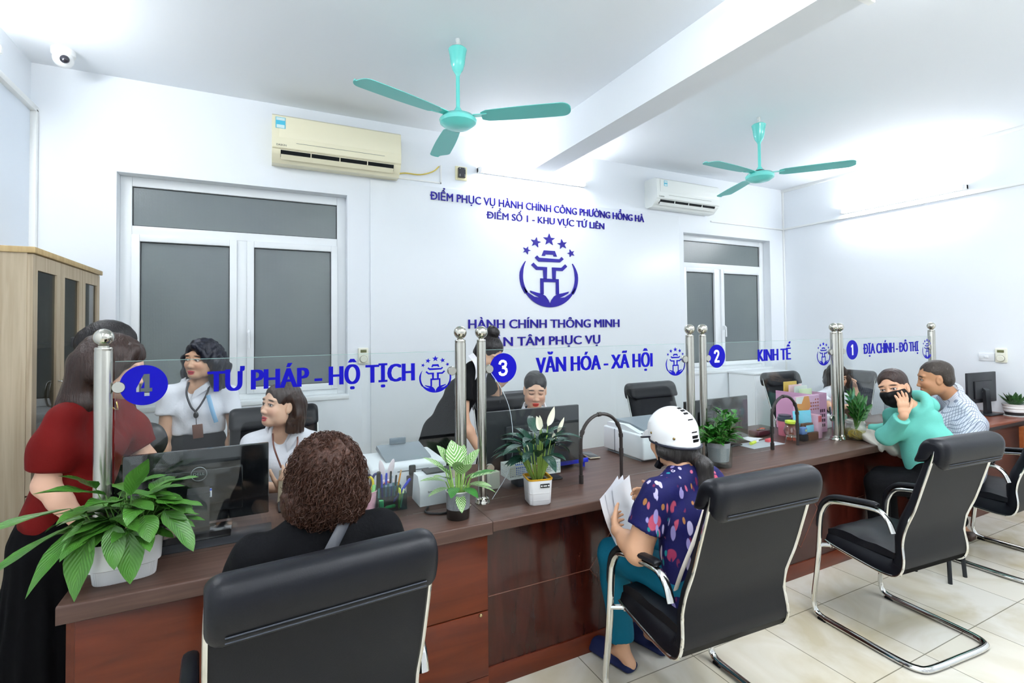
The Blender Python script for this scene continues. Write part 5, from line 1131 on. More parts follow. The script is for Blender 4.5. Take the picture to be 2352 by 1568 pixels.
# ------------------------------------------------------------------ people: bodies, hair and clothes are grown as smooth blended solids and meshed by surface nets
V = lambda *a: np.array(a, dtype=np.float64)
def unit(v): v = np.asarray(v, float); return v/max(np.linalg.norm(v), 1e-9)
class Solid:
    def __init__(s): s.p = []; s.fine = []
    def _add(s, f, lo, hi, k, op): s.p.append((f, np.minimum(lo, hi)-k*1.2-.004, np.maximum(lo, hi)+k*1.2+.004, k, op)); return s
    def cap(s, a, b, ra, rb=None, k=.02, lat=None, flat=1.0, op='u', cut=False):
        """tapered capsule; lat = wide axis, flat = depth/width ratio across it; cut = flat far end"""
        a, b = V(*a), V(*b); rb = ra if rb is None else rb; L = max(np.linalg.norm(b-a), 1e-6); u = (b-a)/L
        if lat is not None: w = V(*lat); w = unit(w-u*np.dot(w, u)); v = np.cross(u, w)
        def f(x, y, z):
            px, py_, pz_ = x-a[0], y-a[1], z-a[2]; t = px*u[0]+py_*u[1]+pz_*u[2]; h = np.clip(t/L, 0, 1); r = ra+(rb-ra)*h
            if lat is None: qx, qy, qz = px-u[0]*h*L, py_-u[1]*h*L, pz_-u[2]*h*L; d = np.sqrt(qx*qx+qy*qy+qz*qz)-r
            else:
                e = t-h*L; cw = px*w[0]+py_*w[1]+pz_*w[2]; cv = px*v[0]+py_*v[1]+pz_*v[2]; q = np.sqrt((e/max(flat, .5))**2+cw*cw+(cv/flat)**2); d = (q-r)*(.55+.45*flat)
            if cut: d = np.maximum(d, t-L)
            return d
        r = max(ra, rb); return s._add(f, np.minimum(a, b)-r, np.maximum(a, b)+r, k, op)
    def ell(s, c, r, Rm=None, k=.02, op='u'):
        c = V(*c); r = V(*((r,)*3 if np.isscalar(r) else r)); Rm = np.eye(3) if Rm is None else np.asarray(Rm)
        def f(x, y, z):
            px, py_, pz_ = x-c[0], y-c[1], z-c[2]; q = [(px*Rm[0, i]+py_*Rm[1, i]+pz_*Rm[2, i])/r[i] for i in range(3)]
            k0 = np.sqrt(q[0]**2+q[1]**2+q[2]**2)+1e-9; k1 = np.sqrt((q[0]/r[0])**2+(q[1]/r[1])**2+(q[2]/r[2])**2)+1e-9; return k0*(k0-1)/k1
        e = np.sqrt((Rm**2 * r**2).sum(1)); return s._add(f, c-e, c+e, k, op)
    def box(s, c, h, Rm=None, rr=.01, k=.01, op='u'):
        c = V(*c); h = V(*h); Rm = np.eye(3) if Rm is None else np.asarray(Rm)
        def f(x, y, z):
            px, py_, pz_ = x-c[0], y-c[1], z-c[2]; q = [np.abs(px*Rm[0, i]+py_*Rm[1, i]+pz_*Rm[2, i])-h[i]+rr for i in range(3)]
            return np.sqrt(np.maximum(q[0], 0)**2+np.maximum(q[1], 0)**2+np.maximum(q[2], 0)**2)+np.minimum(np.maximum(q[0], np.maximum(q[1], q[2])), 0)-rr
        e = np.abs(Rm) @ h; return s._add(f, c-e, c+e, k, op)
    def tor(s, c, n, Rr, r, k=.006, op='u', sx=1.0):
        c = V(*c); n = unit(n)
        def f(x, y, z):
            px, py_, pz_ = x-c[0], y-c[1], z-c[2]; t = px*n[0]+py_*n[1]+pz_*n[2]; q = np.sqrt(np.maximum(px*px+py_*py_+pz_*pz_-t*t, 0))-Rr; return np.sqrt(q*q+(t/sx)**2)-r
        return s._add(f, c-Rr-r*sx, c+Rr+r*sx, k, op)
    def chain(s, pts, rs, k=.015, **kw):
        rs = [rs]*len(pts) if np.isscalar(rs) else rs
        for i in range(len(pts)-1): s.cap(pts[i], pts[i+1], rs[i], rs[i+1], k, **kw)
        return s
    def mesh(s, name, m, parent, h=.008, noise=None, paint=None, base=None, smooth=1):
        ad = [p for p in s.p if p[4] == 'u']; lo = np.min([p[1] for p in ad], 0)-2*h; hi = np.max([p[2] for p in ad], 0)+2*h
        ax = []
        for i in range(3):
            c = [lo[i]]
            while c[-1] < hi[i]:
                st = h
                for (fc, fr, fh) in s.fine:
                    if abs(c[-1]+.5*fh-fc[i]) < fr: st = min(st, fh)
                c.append(c[-1]+st)
            ax.append(np.array(c, dtype=np.float32))
        n = [len(a) for a in ax]; F = np.full(n, .08, dtype=np.float32)
        for f, l, u, k, op in s.p:
            sl = []
            for i in range(3):
                a = max(0, np.searchsorted(ax[i], l[i])-1); b = min(n[i], np.searchsorted(ax[i], u[i])+1); sl.append((a, b))
            if any(b-a < 1 for a, b in sl): continue
            x = ax[0][sl[0][0]:sl[0][1]][:, None, None]; y = ax[1][sl[1][0]:sl[1][1]][None, :, None]; z = ax[2][sl[2][0]:sl[2][1]][None, None, :]
            S = (slice(*sl[0]), slice(*sl[1]), slice(*sl[2])); d = f(x, y, z).astype(np.float32); A = F[S]
            if op == 'u':
                hh = np.maximum(k-np.abs(A-d), 0)/max(k, 1e-6); F[S] = np.minimum(A, d)-hh*hh*k*.25
            else:
                hh = np.maximum(k-np.abs(A+d), 0)/max(k, 1e-6); F[S] = np.maximum(A, -d)+hh*hh*k*.25
        if noise is not None:
            x = ax[0][:, None, None]; y = ax[1][None, :, None]; z = ax[2][None, None, :]; F += noise(x, y, z).astype(np.float32)
        for i in range(3):     # keep the border outside
            S = [slice(None)]*3
            for e in (0, -1): S[i] = e; F[tuple(S)] = np.maximum(F[tuple(S)], .002)
        ins = F < 0
        # cells that the surface crosses
        c = [ins[a:n[0]-1+a, b:n[1]-1+b, g:n[2]-1+g] for a in (0, 1) for b in (0, 1) for g in (0, 1)]
        sm = np.zeros(c[0].shape, np.int8)
        for q in c: sm += q
        I, J, K = np.nonzero((sm > 0) & (sm < 8)); nv = len(I)
        acc = np.zeros((nv, 3)); cnt = np.zeros(nv); cor = [(a, b, g) for a in (0, 1) for b in (0, 1) for g in (0, 1)]
        for p in range(8):
            for q in range(p+1, 8):
                if sum(abs(cor[p][i]-cor[q][i]) for i in range(3)) != 1: continue
                a = F[I+cor[p][0], J+cor[p][1], K+cor[p][2]]; b = F[I+cor[q][0], J+cor[q][1], K+cor[q][2]]; m_ = (a < 0) != (b < 0); t = np.where(m_, a/(a-b+1e-12), 0)
                for i, idx in enumerate((I, J, K)):
                    pa = ax[i][idx+cor[p][i]]; pb = ax[i][idx+cor[q][i]]; acc[:, i] += np.where(m_, pa+(pb-pa)*t, 0)
                cnt += m_
        vv = acc/cnt[:, None]; vid = np.full(c[0].shape, -1, np.int32); vid[I, J, K] = np.arange(nv); faces = []
        for axis in range(3):
            sl0 = [slice(None)]*3; sl1 = [slice(None)]*3; sl0[axis] = slice(0, n[axis]-1); sl1[axis] = slice(1, n[axis]); A = ins[tuple(sl0)]; B = ins[tuple(sl1)]
            o1, o2 = [(1, 2), (2, 0), (0, 1)][axis]
            P = list(np.nonzero(A != B)); ok = (P[o1] > 0) & (P[o2] > 0) & (P[o1] < n[o1]-1) & (P[o2] < n[o2]-1); P = [q[ok] for q in P]
            flip = A[tuple(P)]
            def g(d1, d2): Q = [q.copy() for q in P]; Q[o1] -= d1; Q[o2] -= d2; return vid[tuple(Q)]
            q = np.stack([g(1, 1), g(0, 1), g(0, 0), g(1, 0)], 1); q[~flip] = q[~flip][:, ::-1]; faces.append(q)
        ff = np.concatenate(faces); ff = ff[(ff >= 0).all(1)]
        for _ in range(smooth):
            s2 = np.zeros_like(vv); n2 = np.zeros(nv)
            for a, b in ((0, 1), (1, 2), (2, 3), (3, 0)):
                np.add.at(s2, ff[:, a], vv[ff[:, b]]); np.add.at(n2, ff[:, a], 1)
                np.add.at(s2, ff[:, b], vv[ff[:, a]]); np.add.at(n2, ff[:, b], 1)
            vv = vv*.5+.5*s2/np.maximum(n2, 1)[:, None]
        me = bpy.data.meshes.new(name); me.vertices.add(nv); me.vertices.foreach_set('co', vv.astype(np.float32).ravel())
        nf = len(ff); me.loops.add(nf*4); me.loops.foreach_set('vertex_index', ff.ravel().astype(np.int32)); me.polygons.add(nf)
        me.polygons.foreach_set('loop_start', np.arange(0, nf*4, 4, dtype=np.int32)); me.polygons.foreach_set('loop_total', np.full(nf, 4, np.int32))
        me.polygons.foreach_set('use_smooth', [True]*nf); me.update(calc_edges=True); me.validate(); me.materials.append(m)
        if base is not None:
            col = np.tile(V(*base), (nv, 1))
            for c0, Rm, rr, cc, soft in (paint or []):
                q = (vv-c0) @ Rm/rr; d = np.sqrt((q**2).sum(1)); a = np.clip((1-d)/max(soft, 1e-3)+.5, 0, 1)[:, None]; col = col*(1-a)+np.array(cc)*a
            at = me.color_attributes.new('skin', 'FLOAT_COLOR', 'POINT'); at.data.foreach_set('color', np.c_[col, np.ones(nv)].astype(np.float32).ravel())
        return link(name, me, parent)
def skin_mat():
    m = mat('skin', '#c89a7c', .48, spec=.4, bump=('noise', 350, .04)); nt = m.node_tree; b = nt.nodes['Principled BSDF']; a = nt.nodes.new('ShaderNodeVertexColor'); a.layer_name = 'skin'; nt.links.new(a.outputs[0], b.inputs['Base Color']); return m
M_skin = skin_mat()
def hair_mat(name, c1, c2, st=(70, 70, 5), rough=.38):
    m = mat(name, c1, rough, spec=.3); nt = m.node_tree; b = nt.nodes['Principled BSDF']; tc = nt.nodes.new('ShaderNodeTexCoord'); mp = nt.nodes.new('ShaderNodeMapping'); mp.inputs['Scale'].default_value = st
    n = nt.nodes.new('ShaderNodeTexNoise'); n.inputs['Scale'].default_value = 2.2; n.inputs['Detail'].default_value = 5; nt.links.new(tc.outputs['Object'], mp.inputs[0]); nt.links.new(mp.outputs[0], n.inputs['Vector'])
    mx = nt.nodes.new('ShaderNodeMix'); mx.data_type = 'RGBA'; mx.inputs[6].default_value = lin(c1); mx.inputs[7].default_value = lin(c2); nt.links.new(n.outputs[0], mx.inputs[0]); nt.links.new(mx.outputs[2], b.inputs['Base Color'])
    bp = nt.nodes.new('ShaderNodeBump'); bp.inputs['Strength'].default_value = .7; bp.inputs['Distance'].default_value = .006; nt.links.new(n.outputs[0], bp.inputs['Height']); nt.links.new(bp.outputs[0], b.inputs['Normal']); return m
M_hblack = hair_mat('black_hair', '#0b0a0b', '#1f1b1c'); M_hbrown = hair_mat('dark_brown_hair', '#18100d', '#38241d'); M_hgrey = hair_mat('greying_short_hair', '#1c1815', '#4a4038', (90, 90, 60)); M_hblue = hair_mat('blue_black_hair', '#090b12', '#1b2030', (40, 40, 14))
def hframe(az, pitch=0, roll=0):
    az, p, r_ = R(az), R(pitch), R(roll); f = V(math.cos(az)*math.cos(p), math.sin(az)*math.cos(p), math.sin(p)); x = unit(np.cross(f, V(0, 0, 1))); z = np.cross(x, f)
    x2 = x*math.cos(r_)+z*math.sin(r_); z2 = np.cross(x2, f); return np.stack([x2, f, z2], 1)      # columns: person's right, forward, up
def skinc(h): return lin(h)[:3]
def head(s, paint, pos, Rm, sc=1.0, lips='#b5514d', brow='#2a1f1b', eyes='open', skin='#d9ae90', mouth='closed', male=False, fine=.0026):
    pos = V(*pos); T = lambda *p: pos+Rm @ (V(*p)*sc); S = lambda *r: tuple(np.array(r)*sc)
    s.ell(T(0, -.016, .036), S(.073, .092, .080), Rm, .02); s.ell(T(0, .022, -.028), S(.061, .068, .084), Rm, .03)
    s.ell(T(0, .061, -.094), S(.03, .026, .020), Rm, .035)
    for e in (-1, 1):
        s.ell(T(e*.047, .012, -.066), S(.022, .04, .035), Rm, .03); s.ell(T(e*.036, .058, -.030), S(.024, .022, .022), Rm, .025)
    s.cap(T(-.045, .070, .027), T(.045, .070, .027), .008*sc, k=.02*sc)
    s.cap(T(0, .080, .006), T(0, .092, -.032), .007*sc, .0105*sc, k=.014*sc); s.ell(T(0, .0965, -.036), S(.0115, .011, .0095), Rm, .008)
    for e in (-1, 1): s.ell(T(e*.0125, .088, -.040), S(.0085, .011, .0075), Rm, .008)
    for e in (-1, 1):
        s.ell(T(e*.032, .095, .003), S(.021, .019, .013), Rm, .016, 's'); s.ell(T(e*.032, .0665, .002), S(.0155, .0165, .0125), Rm, .003)
        s.cap(T(e*.019, .081, .010), T(e*.045, .073, .008), .0045*sc, k=.006*sc)                           # upper lid
    s.ell(T(0, .081, -.068), S(.0235, .0095, .0062), Rm, .007); s.ell(T(0, .079, -.079 if mouth == 'open' else -.077), S(.019, .010, .0072), Rm, .007)
    if mouth == 'open': s.ell(T(0, .095, -.0735), S(.013, .012, .0032), Rm, .003, 's')
    for e in (-1, 1): s.ell(T(e*.0735, -.008, -.012), S(.009, .019, .031), Rm @ np.array([[1, 0, 0], [0, .97, -.24], [0, .24, .97]]), .007); s.ell(T(e*.083, -.004, -.008), S(.006, .011, .019), Rm, .004, 's')
    s.fine.append((T(0, .03, -.02), .105*sc, fine))
    sk = np.array(skinc(skin))
    def P(x, y, z, rx, rz, c, soft=.3, rot=0, ry=.03):
        cr, sr = math.cos(rot), math.sin(rot); Rr = np.array([[cr, 0, -sr], [0, 1, 0], [sr, 0, cr]]); paint.append((T(x, y, z), Rm @ Rr, np.array(S(rx, ry, rz)), skinc(c) if isinstance(c, str) else c, soft))
    for e in (-1, 1): P(e*.038, .075, -.035, .026, .024, tuple(sk*V(1.04, .90, .88)), 1.2)
    for e in (-1, 1):
        P(e*.032, .085, .002, .020, .012, tuple(sk*V(.72, .64, .62)), .8)
        P(e*.034, .080, .0265, .021, .0042, brow, .5, rot=-e*.12)
        if eyes == 'open':
            P(e*.032, .085, .0035, .0165, .0075, '#1d1512', .35); P(e*.032, .085, .0012, .0138, .0055, '#e9e4e0', .3); P(e*(.032)+eyes_dx*sc, .085, .0018, .0056, .0058, '#1c120d', .25)
        else: P(e*.032, .085, -.0035, .0165, .0028, '#241a17', .4)
    P(0, .085, -.0685, .0245, .0068, lips, .3, ry=.025); P(0, .085, -.0785, .0205, .0085, lips, .3, ry=.025); P(0, .09, -.0735, .021, .0016, '#4a1f1f', .5, ry=.025)
    for e in (-1, 1): P(e*.0065, .096, -.0455, .0042, .0028, tuple(sk*.45), .6, ry=.015)
    return T
eyes_dx = 0.0
def hand(s, W, d, th, n, curl=(.35, .5, .4), sc=1.0, thumb=.35, spread=.0, fine=.0042):
    """wrist, finger direction, thumb-side direction, palm normal; curl = bend at the three knuckles"""
    W = V(*W); d = unit(d); th = unit(np.asarray(th, float)-d*np.dot(th, d)); n0 = np.cross(d, th); n = n0 if np.dot(n0, n) > 0 else -n0
    s.cap(W-d*.01*sc, W+d*.03*sc, .025*sc, .030*sc, .012, lat=th, flat=.62); s.cap(W+d*.028*sc, W+d*.072*sc, .034*sc, .037*sc, .012, lat=th, flat=.36)
    for i, (o, L) in enumerate(zip((.027, .009, -.009, -.026), (.070, .078, .072, .056))):
        b = W+d*(.085-.004*abs(i-1.2))*sc+th*o*sc; a = 0.0; dd = unit(d+th*(.12*(1.5-i)*(spread+.25)))
        for j, (fl, r0, r1) in enumerate(((.46, .0092, .0084), (.30, .0084, .0076), (.24, .0076, .0064))):
            a += curl[j]*(1+.08*i); dv = unit(dd*math.cos(a)+n*math.sin(a)); e = b+dv*L*fl*sc; s.cap(b-(dv*.012*sc if j == 0 else 0), e, r0*sc, r1*sc, .010 if j == 0 else .003); b = e
    b = W+d*.022*sc+th*.024*sc; dv = unit(d*.62+th*.72+n*.3)
    for j, (fl, r0, r1) in enumerate(((.042, .0145, .0112), (.032, .0110, .0095), (.024, .0095, .0072))): e = b+dv*fl*sc; s.cap(b, e, r0*sc, r1*sc, .010 if j == 0 else .004); b = e; dv = unit(dv+d*thumb*.5+n*thumb*.6)
    s.fine.append((W+d*.085*sc, .09*sc, fine))
def mid(a, b, t=.5): return V(*a)*(1-t)+V(*b)*t
def body(s, J, b=1.0, neck=.050, feet=True, torso=.86):
    """neck, trunk, arms to the wrists and legs of one figure; J holds the joints"""
    N, C, P = V(*J['N']), V(*J['C']), V(*J['P']); lat = unit(V(*J['SR'])-V(*J['SL'])); hl = unit(V(*J.get('HR', P+lat))-V(*J.get('HL', P-lat)))
    s.cap(P, C, .150*b*torso, .140*b*torso, .03, lat=lat, flat=.66); s.cap(C, N-(N-C)*.22, .145*b*torso, .10*b*torso, .04, lat=lat, flat=.6)
    s.cap(mid(N, C, .15), N+(V(*J['HB'])-N)*.9, .056*b, neck*b, .03)
    for q in 'LR':
        S_, E, W = V(*J['S'+q]), V(*J['E'+q]), V(*J['W'+q]); s.cap(mid(N, C, .12), S_, .045*b, .046*b, .04)
        s.cap(S_, E, .046*b, .038*b, .03); s.cap(E, mid(E, W, .35), .038*b, .037*b, .02); s.cap(mid(E, W, .35), W, .037*b, .024*b, .02)
        Hp = P+(lat if q == 'R' else -lat)*.085*b; K, A = V(*J['K'+q]), V(*J['A'+q]); s.cap(Hp, K, .078*b, .052*b, .03); s.cap(K, mid(K, A, .35), .050*b, .052*b, .02); s.cap(mid(K, A, .35), A, .052*b, .034*b, .02)
        if feet: t = unit(J['toe']); s.cap(A+V(0, 0, -.03), A+t*.14+V(0, 0, -A[2]+.028), .034, .026, .02, lat=np.cross(t, V(0, 0, 1)), flat=.7); s.cap(A+V(0, 0, -.02), A-t*.045+V(0, 0, -A[2]+.034), .034, .030, .02)
def shirt(s, J, b=1.0, sleeve=.5, sr=.062, hem=.0, vneck=None, cuff=None, fit=1.0, puff=0.0, fwd=None, neck_r=.058):
    N, C, P = V(*J['N']), V(*J['C']), V(*J['P']); lat = unit(V(*J['SR'])-V(*J['SL']))
    s.cap(P+(P-C)*hem, C, .158*b*fit, .150*b, .03, lat=lat, flat=.68); s.cap(C, N-(N-C)*.25, .152*b, .105*b, .04, lat=lat, flat=.62)
    for q in 'LR':
        S_, E, W = V(*J['S'+q]), V(*J['E'+q]), V(*J['W'+q]); s.cap(mid(N, C, .10), S_, .052*b, .056*b, .045)
        if sleeve <= 1: s.cap(S_, mid(S_, E, sleeve), (sr-.004)*b, (sr+.004)*b, .018, cut=True)
        else: s.cap(S_, E, sr*b, (sr-.010)*b, .016); s.cap(E, mid(E, W, sleeve-1), (sr-.010)*b, (sr-.016)*b, .02, cut=True)
        if puff: s.ell(mid(S_, E, sleeve*.55), (sr+puff,)*3, None, .04)
    s.cap(mid(N, C, .30), N+unit(V(*J['HB'])-N)*.055, neck_r*.9*b, neck_r*.72*b, .01, op='s') if vneck is not None else None
    if vneck is not None:
        f = unit(vneck); s.cap(N+f*.055*b, mid(N, C, .62)+f*.112*b, .046*b, .012*b, .008, op='s')
def folds(amp=.0035, fx=24, seed=0.0):
    return lambda x, y, z: amp*(np.sin(fx*(x*.8+z*1.1)+5*np.sin(7*y+seed)+seed)*np.sin(fx*.6*(y-.7*z)+3*np.sin(6*x)+1.7*seed)+.5*np.sin(fx*1.9*(z*.6+x-.5*y)+2.2*seed))
def strands(amp=.003, f=150): return lambda x, y, z: amp*(np.sin(f*(x+.35*y)+4*np.sin(11*z))+.6*np.sin(f*.53*(y-.3*x)+6*np.sin(7*z)+1.3))
def person(label, group=None): return thing('person', label, 'person', group)
M_white_sh = mat('white_cotton', '#eef0f8', .75, bump=('noise', 90, .12)); M_blacksh = mat('black_cloth', '#08090c', .85, spec=.12, bump=('noise', 120, .15)); M_navy_sk = mat('black_skirt_cloth', '#101217', .8, spec=.15)
M_redsh = mat('brick_red_cloth', '#630b09', .75, bump=('noise', 90, .12)); M_mint = mat('mint_jersey', '#6cc2b4', .75, bump=('noise', 110, .12)); M_teal = mat('teal_trousers_cloth', '#0d5f78', .75, bump=('noise', 100, .12)); M_dkcloth = mat('charcoal_trousers_cloth', '#0f1014', .85, spec=.15)
def collar(name, J, m, parent, fdir, w=.058, open_=.5):
    """turned-down shirt collar: runs round the back of the neck and ends in two points either side of the open front"""
    N = V(*J['N']); ax_ = unit(V(*J['HB'])-N); f = unit(np.asarray(fdir, float)-ax_*np.dot(fdir, ax_)); sd = np.cross(f, ax_); mb = MB(); rows = []; k = w/.052; N = N+ax_*.020
    key = [(.070, -.030, -.042), (.052, -.050, -.006), (.018, -.062, .016), (-.030, -.052, .028), (-.052, 0, .032), (-.030, .052, .028), (.018, .062, .016), (.052, .050, -.006), (.070, .030, -.042)]
    P = [np.array(p) for p in smooth_path([tuple(N+f*a*k+sd*b_*k+ax_*c*k) for a, b_, c in key], 4)]; n = len(P)
    for i, p in enumerate(P):
        t = i/(n-1); e = abs(t-.5)*2; o = unit((p-N)-ax_*np.dot(p-N, ax_)); fall = .030+.016*max(0, e-.6)/.4
        rows.append([p-o*.005-ax_*.014, p-o*.002+ax_*.008, p+o*.004+ax_*.009, p+o*(.018+.006*e)-ax_*fall, p+o*(.013+.006*e)-ax_*(fall+.001)])
    mb.grid(rows, close=True, cap=True); return mb.build(name, m, parent, angle=50)
def cord(name, pts, r, m, parent, flat=1.0, n=6, up=None, seg=8): mb = MB(); mb.tube(smooth_path([tuple(p) for p in pts], n), r, seg, flat=flat, up=up); return mb.build(name, m, parent)
def JD(**k): return k
SK_F = '#d8ab8c'
# ---- the clerk seated at counter 4
r = person('seated woman in white collared shirt with a brown bob, looking up to the left'); Hm = hframe(-148, 6, 3); hp = V(.082, 3.06, 1.190)
J = JD(N=(.105, 3.11, 1.045), C=(.105, 3.125, .86), P=(.10, 3.20, .56), SL=(.245, 3.10, .965), SR=(-.055, 3.11, .985), EL=(.32, 2.98, .78), ER=(-.10, 2.97, .79), WL=(.21, 2.80, .83), WR=(.075, 2.77, .815), KL=(.19, 2.98, .52), KR=(.0, 2.98, .52), AL=(.19, 2.99, .09), AR=(.0, 2.99, .09), toe=(0, -1, 0), HB=hp+Hm @ V(0, -.03, -.07))
s = Solid(); pt = []; body(s, J, .93); eyes_dx = -.003; head(s, pt, hp, Hm, 1.0, lips='#c8404a', skin='#e0b79c', mouth='open', fine=.0024); eyes_dx = 0
hand(s, J['WR'], (.25, -.35, .55), (-.4, -.3, .4), (.8, .5, .1), (.5, .7, .5), .9); hand(s, J['WL'], (-.6, -.75, .1), (0, -.3, .9), (-.7, .6, 0), (.4, .5, .4), .9)
s.mesh('body', M_skin, r, .0075, paint=pt, base=skinc('#e0b79c'))
s = Solid(); T = lambda *p: hp+Hm @ V(*p)
s.ell(T(0, -.018, .042), (.083, .102, .086), Hm, .02)
s.chain([T(-.072, -.045, .03), T(-.083, -.04, -.05), T(-.080, -.03, -.135)], [.03, .036, .03], .03); s.chain([T(.07, -.03, .03), T(.078, -.03, -.05), T(.076, -.02, -.125)], [.03, .034, .026], .03)
s.chain([T(0, -.085, .03), T(0, -.095, -.06), T(0, -.085, -.135)], [.05, .055, .048], .04, lat=Hm[:, 0], flat=.6); s.chain([T(-.05, -.08, 0), T(-.055, -.075, -.135)], .045, .03); s.chain([T(.05, -.08, 0), T(.055, -.075, -.13)], .042, .03)
s.box(T(0, -.04, -.20), (.16, .16, .052), Hm, .005, .006, 's'); s.ell(T(.005, .122, -.022), (.070, .088, .106), Hm, .012, 's'); s.ell(T(-.098, .006, -.03), (.04, .032, .062), Hm, .012, 's'); s.ell(T(-.06, .07, -.09), (.05, .06, .06), Hm, .02, 's')
s.fine.append((T(0, -.02, -.04), .14, .004)); s.mesh('hair', M_hbrown, r, .006, noise=strands(.0012, 260))
s = Solid(); fd = V(-.35, -.93, 0); shirt(s, J, .96, .62, .060, .25, vneck=fd); s.mesh('shirt', M_white_sh, r, .0075, noise=folds(.003, 30, 1))
collar('shirt_collar', J, M_white_sh, r, fd, .064)
s = Solid(); s.cap(J['P'], V(.10, 3.16, .64), .15, .14, .03, lat=(1, 0, 0), flat=.75)
for q in ('L', 'R'): s.cap(V(*J['P'])+V(.07 if q == 'L' else -.07, 0, -.01), J['K'+q], .092, .068, .03); s.cap(J['K'+q], mid(J['K'+q], J['A'+q], .9), .066, .05, .03)
s.mesh('trousers', M_dkcloth, r, .012)
cord('lanyard', [(.045, 3.055, 1.035), (.05, 3.005, .97), (.085, 2.985, .86)], .0045, mat('brown_strap', '#6a3a2c', .5), r, .5); cord('lanyard', [(.165, 3.055, 1.035), (.165, 3.01, .97), (.125, 2.985, .86), (.105, 2.983, .83)], .0045, mat('brown_strap', '#6a3a2c', .5), r, .5)
MB().ell(T(-.079, .0, -.042), .004, 10, 8).build('earring', M_steelb, r); rebase(r, (.10, 3.05, 0))
M_ = Matrix.Translation((.100, 2.715, .835)) @ Matrix.Rotation(R(-12), 4, 'Z') @ Matrix.Rotation(R(72), 4, 'X')
r = thing('mobile_phone', 'beige-cased mobile phone held up by the seated clerk at counter 4', 'phone'); MB().box((0, 0, 0), (.074, .155, .009), .004, 3).build('body', mat('sand_case', '#a99a84', .35), r)
MB().box((-.014, .052, -.0065), (.036, .036, .005), .003).build('camera_block', mat('camera_block', '#4a4640', .3), r); r.matrix_world = M_

# ---- the standing clerk with the lanyard
r = person('standing woman in white short-sleeved shirt, black skirt and lanyard, wavy black hair'); Hm = hframe(-122, -2, 4); hp = V(-.352, 3.70, 1.422)
J = JD(N=(-.362, 3.76, 1.275), C=(-.372, 3.76, 1.10), P=(-.372, 3.77, .86), SL=(-.205, 3.755, 1.195), SR=(-.525, 3.745, 1.205), EL=(-.17, 3.74, .95), ER=(-.548, 3.73, .955), WL=(-.21, 3.66, .76), WR=(-.548, 3.69, .735), KL=(-.29, 3.76, .46), KR=(-.45, 3.76, .46), AL=(-.29, 3.77, .09), AR=(-.45, 3.77, .09), toe=(-.1, -1, 0), HB=hp+Hm @ V(0, -.03, -.07))
s = Solid(); pt = []; body(s, J, .92); eyes_dx = .004; head(s, pt, hp, Hm, 1.0, lips='#c23a48', skin=SK_F, fine=.0027); eyes_dx = 0
hand(s, J['WR'], (0, 0, -1), (.1, -1, 0), (1, 0, 0), (.3, .4, .3), .9, fine=.005); hand(s, J['WL'], (-.3, -.3, -.9), (0, -1, .2), (-1, 0, .2), (.3, .4, .3), .9, fine=.005)
s.mesh('body', M_skin, r, .0085, paint=pt, base=skinc(SK_F))
s = Solid(); T = lambda *p: hp+Hm @ V(*p)
s.ell(T(0, -.02, .044), (.088, .108, .088), Hm, .02)
for e in (-1, 1):
    s.chain([T(e*.07, -.02, .05), T(e*.093, -.01, -.02), T(e*.090, -.015, -.09), T(e*.10, -.02, -.165)], [.03, .04, .036, .028], .03); s.chain([T(e*.05, -.08, .03), T(e*.075, -.085, -.06), T(e*.085, -.075, -.16)], [.045, .052, .036], .03)
s.chain([T(0, -.09, .03), T(0, -.10, -.06), T(0, -.085, -.16)], [.05, .06, .045], .04); s.ell(T(-.008, .122, -.024), (.064, .085, .100), Hm, .012, 's'); s.ell(T(0, .07, -.12), (.05, .07, .06), Hm, .02, 's')
s.chain([T(-.01, .075, .085), T(-.05, .075, .055), T(-.073, .055, .01)], [.02, .022, .016], .02)
s.mesh('hair', M_hblue, r, .0065, noise=lambda x, y, z: .006*np.sin(55*z+9*np.sin(13*x)+6*np.sin(17*y))+.0025*np.sin(170*(x+.3*y)+5*np.sin(20*z)))
s = Solid(); fd = V(-.5, -.87, 0); shirt(s, J, .97, .50, .062, .10, vneck=fd); s.box((-.372, 3.77, .70), (.4, .145, .255), None, .004, .004, 's'); s.mesh('shirt', M_white_sh, r, .0085, noise=folds(.0035, 26, 2)); collar('shirt_collar', J, M_white_sh, r, fd, .062)
s = Solid(); s.cap((-.372, 3.765, .90), (-.372, 3.77, .80), .155, .168, .02, lat=(1, 0, 0), flat=.72); s.cap((-.372, 3.77, .80), (-.372, 3.77, .50), .168, .15, .03, lat=(1, 0, 0), flat=.72, cut=True); s.mesh('skirt', M_navy_sk, r, .01)
M_lan = mat('dark_lanyard', '#20222a', .5); cord('lanyard', [(-.42, 3.715, 1.28), (-.425, 3.66, 1.215), (-.40, 3.635, 1.14), (-.375, 3.632, 1.105)], .006, M_lan, r, .4); cord('lanyard', [(-.305, 3.715, 1.28), (-.315, 3.66, 1.215), (-.345, 3.64, 1.15), (-.375, 3.632, 1.105)], .006, M_lan, r, .4)
MB().ell((-.372, 3.628, 1.085), (.014, .006, .020), 14, 10).build('lanyard_reel', mat('black_reel', '#121317', .3), r); cord('lanyard_cord', [(-.372, 3.628, 1.07), (-.37, 3.628, 1.02)], .002, M_lan, r)
MB().box((-.362, 3.628, .985), (.055, .006, .085), .003, rot=(0, R(-4), 0)).build('badge_holder', mat('brown_badge', '#6a4638', .5), r); cord('blue_strap', [(-.31, 3.645, 1.20), (-.285, 3.632, 1.10), (-.265, 3.635, 1.03)], .012, mat('light_blue_strap', '#8fc0e6', .5), r, .25)
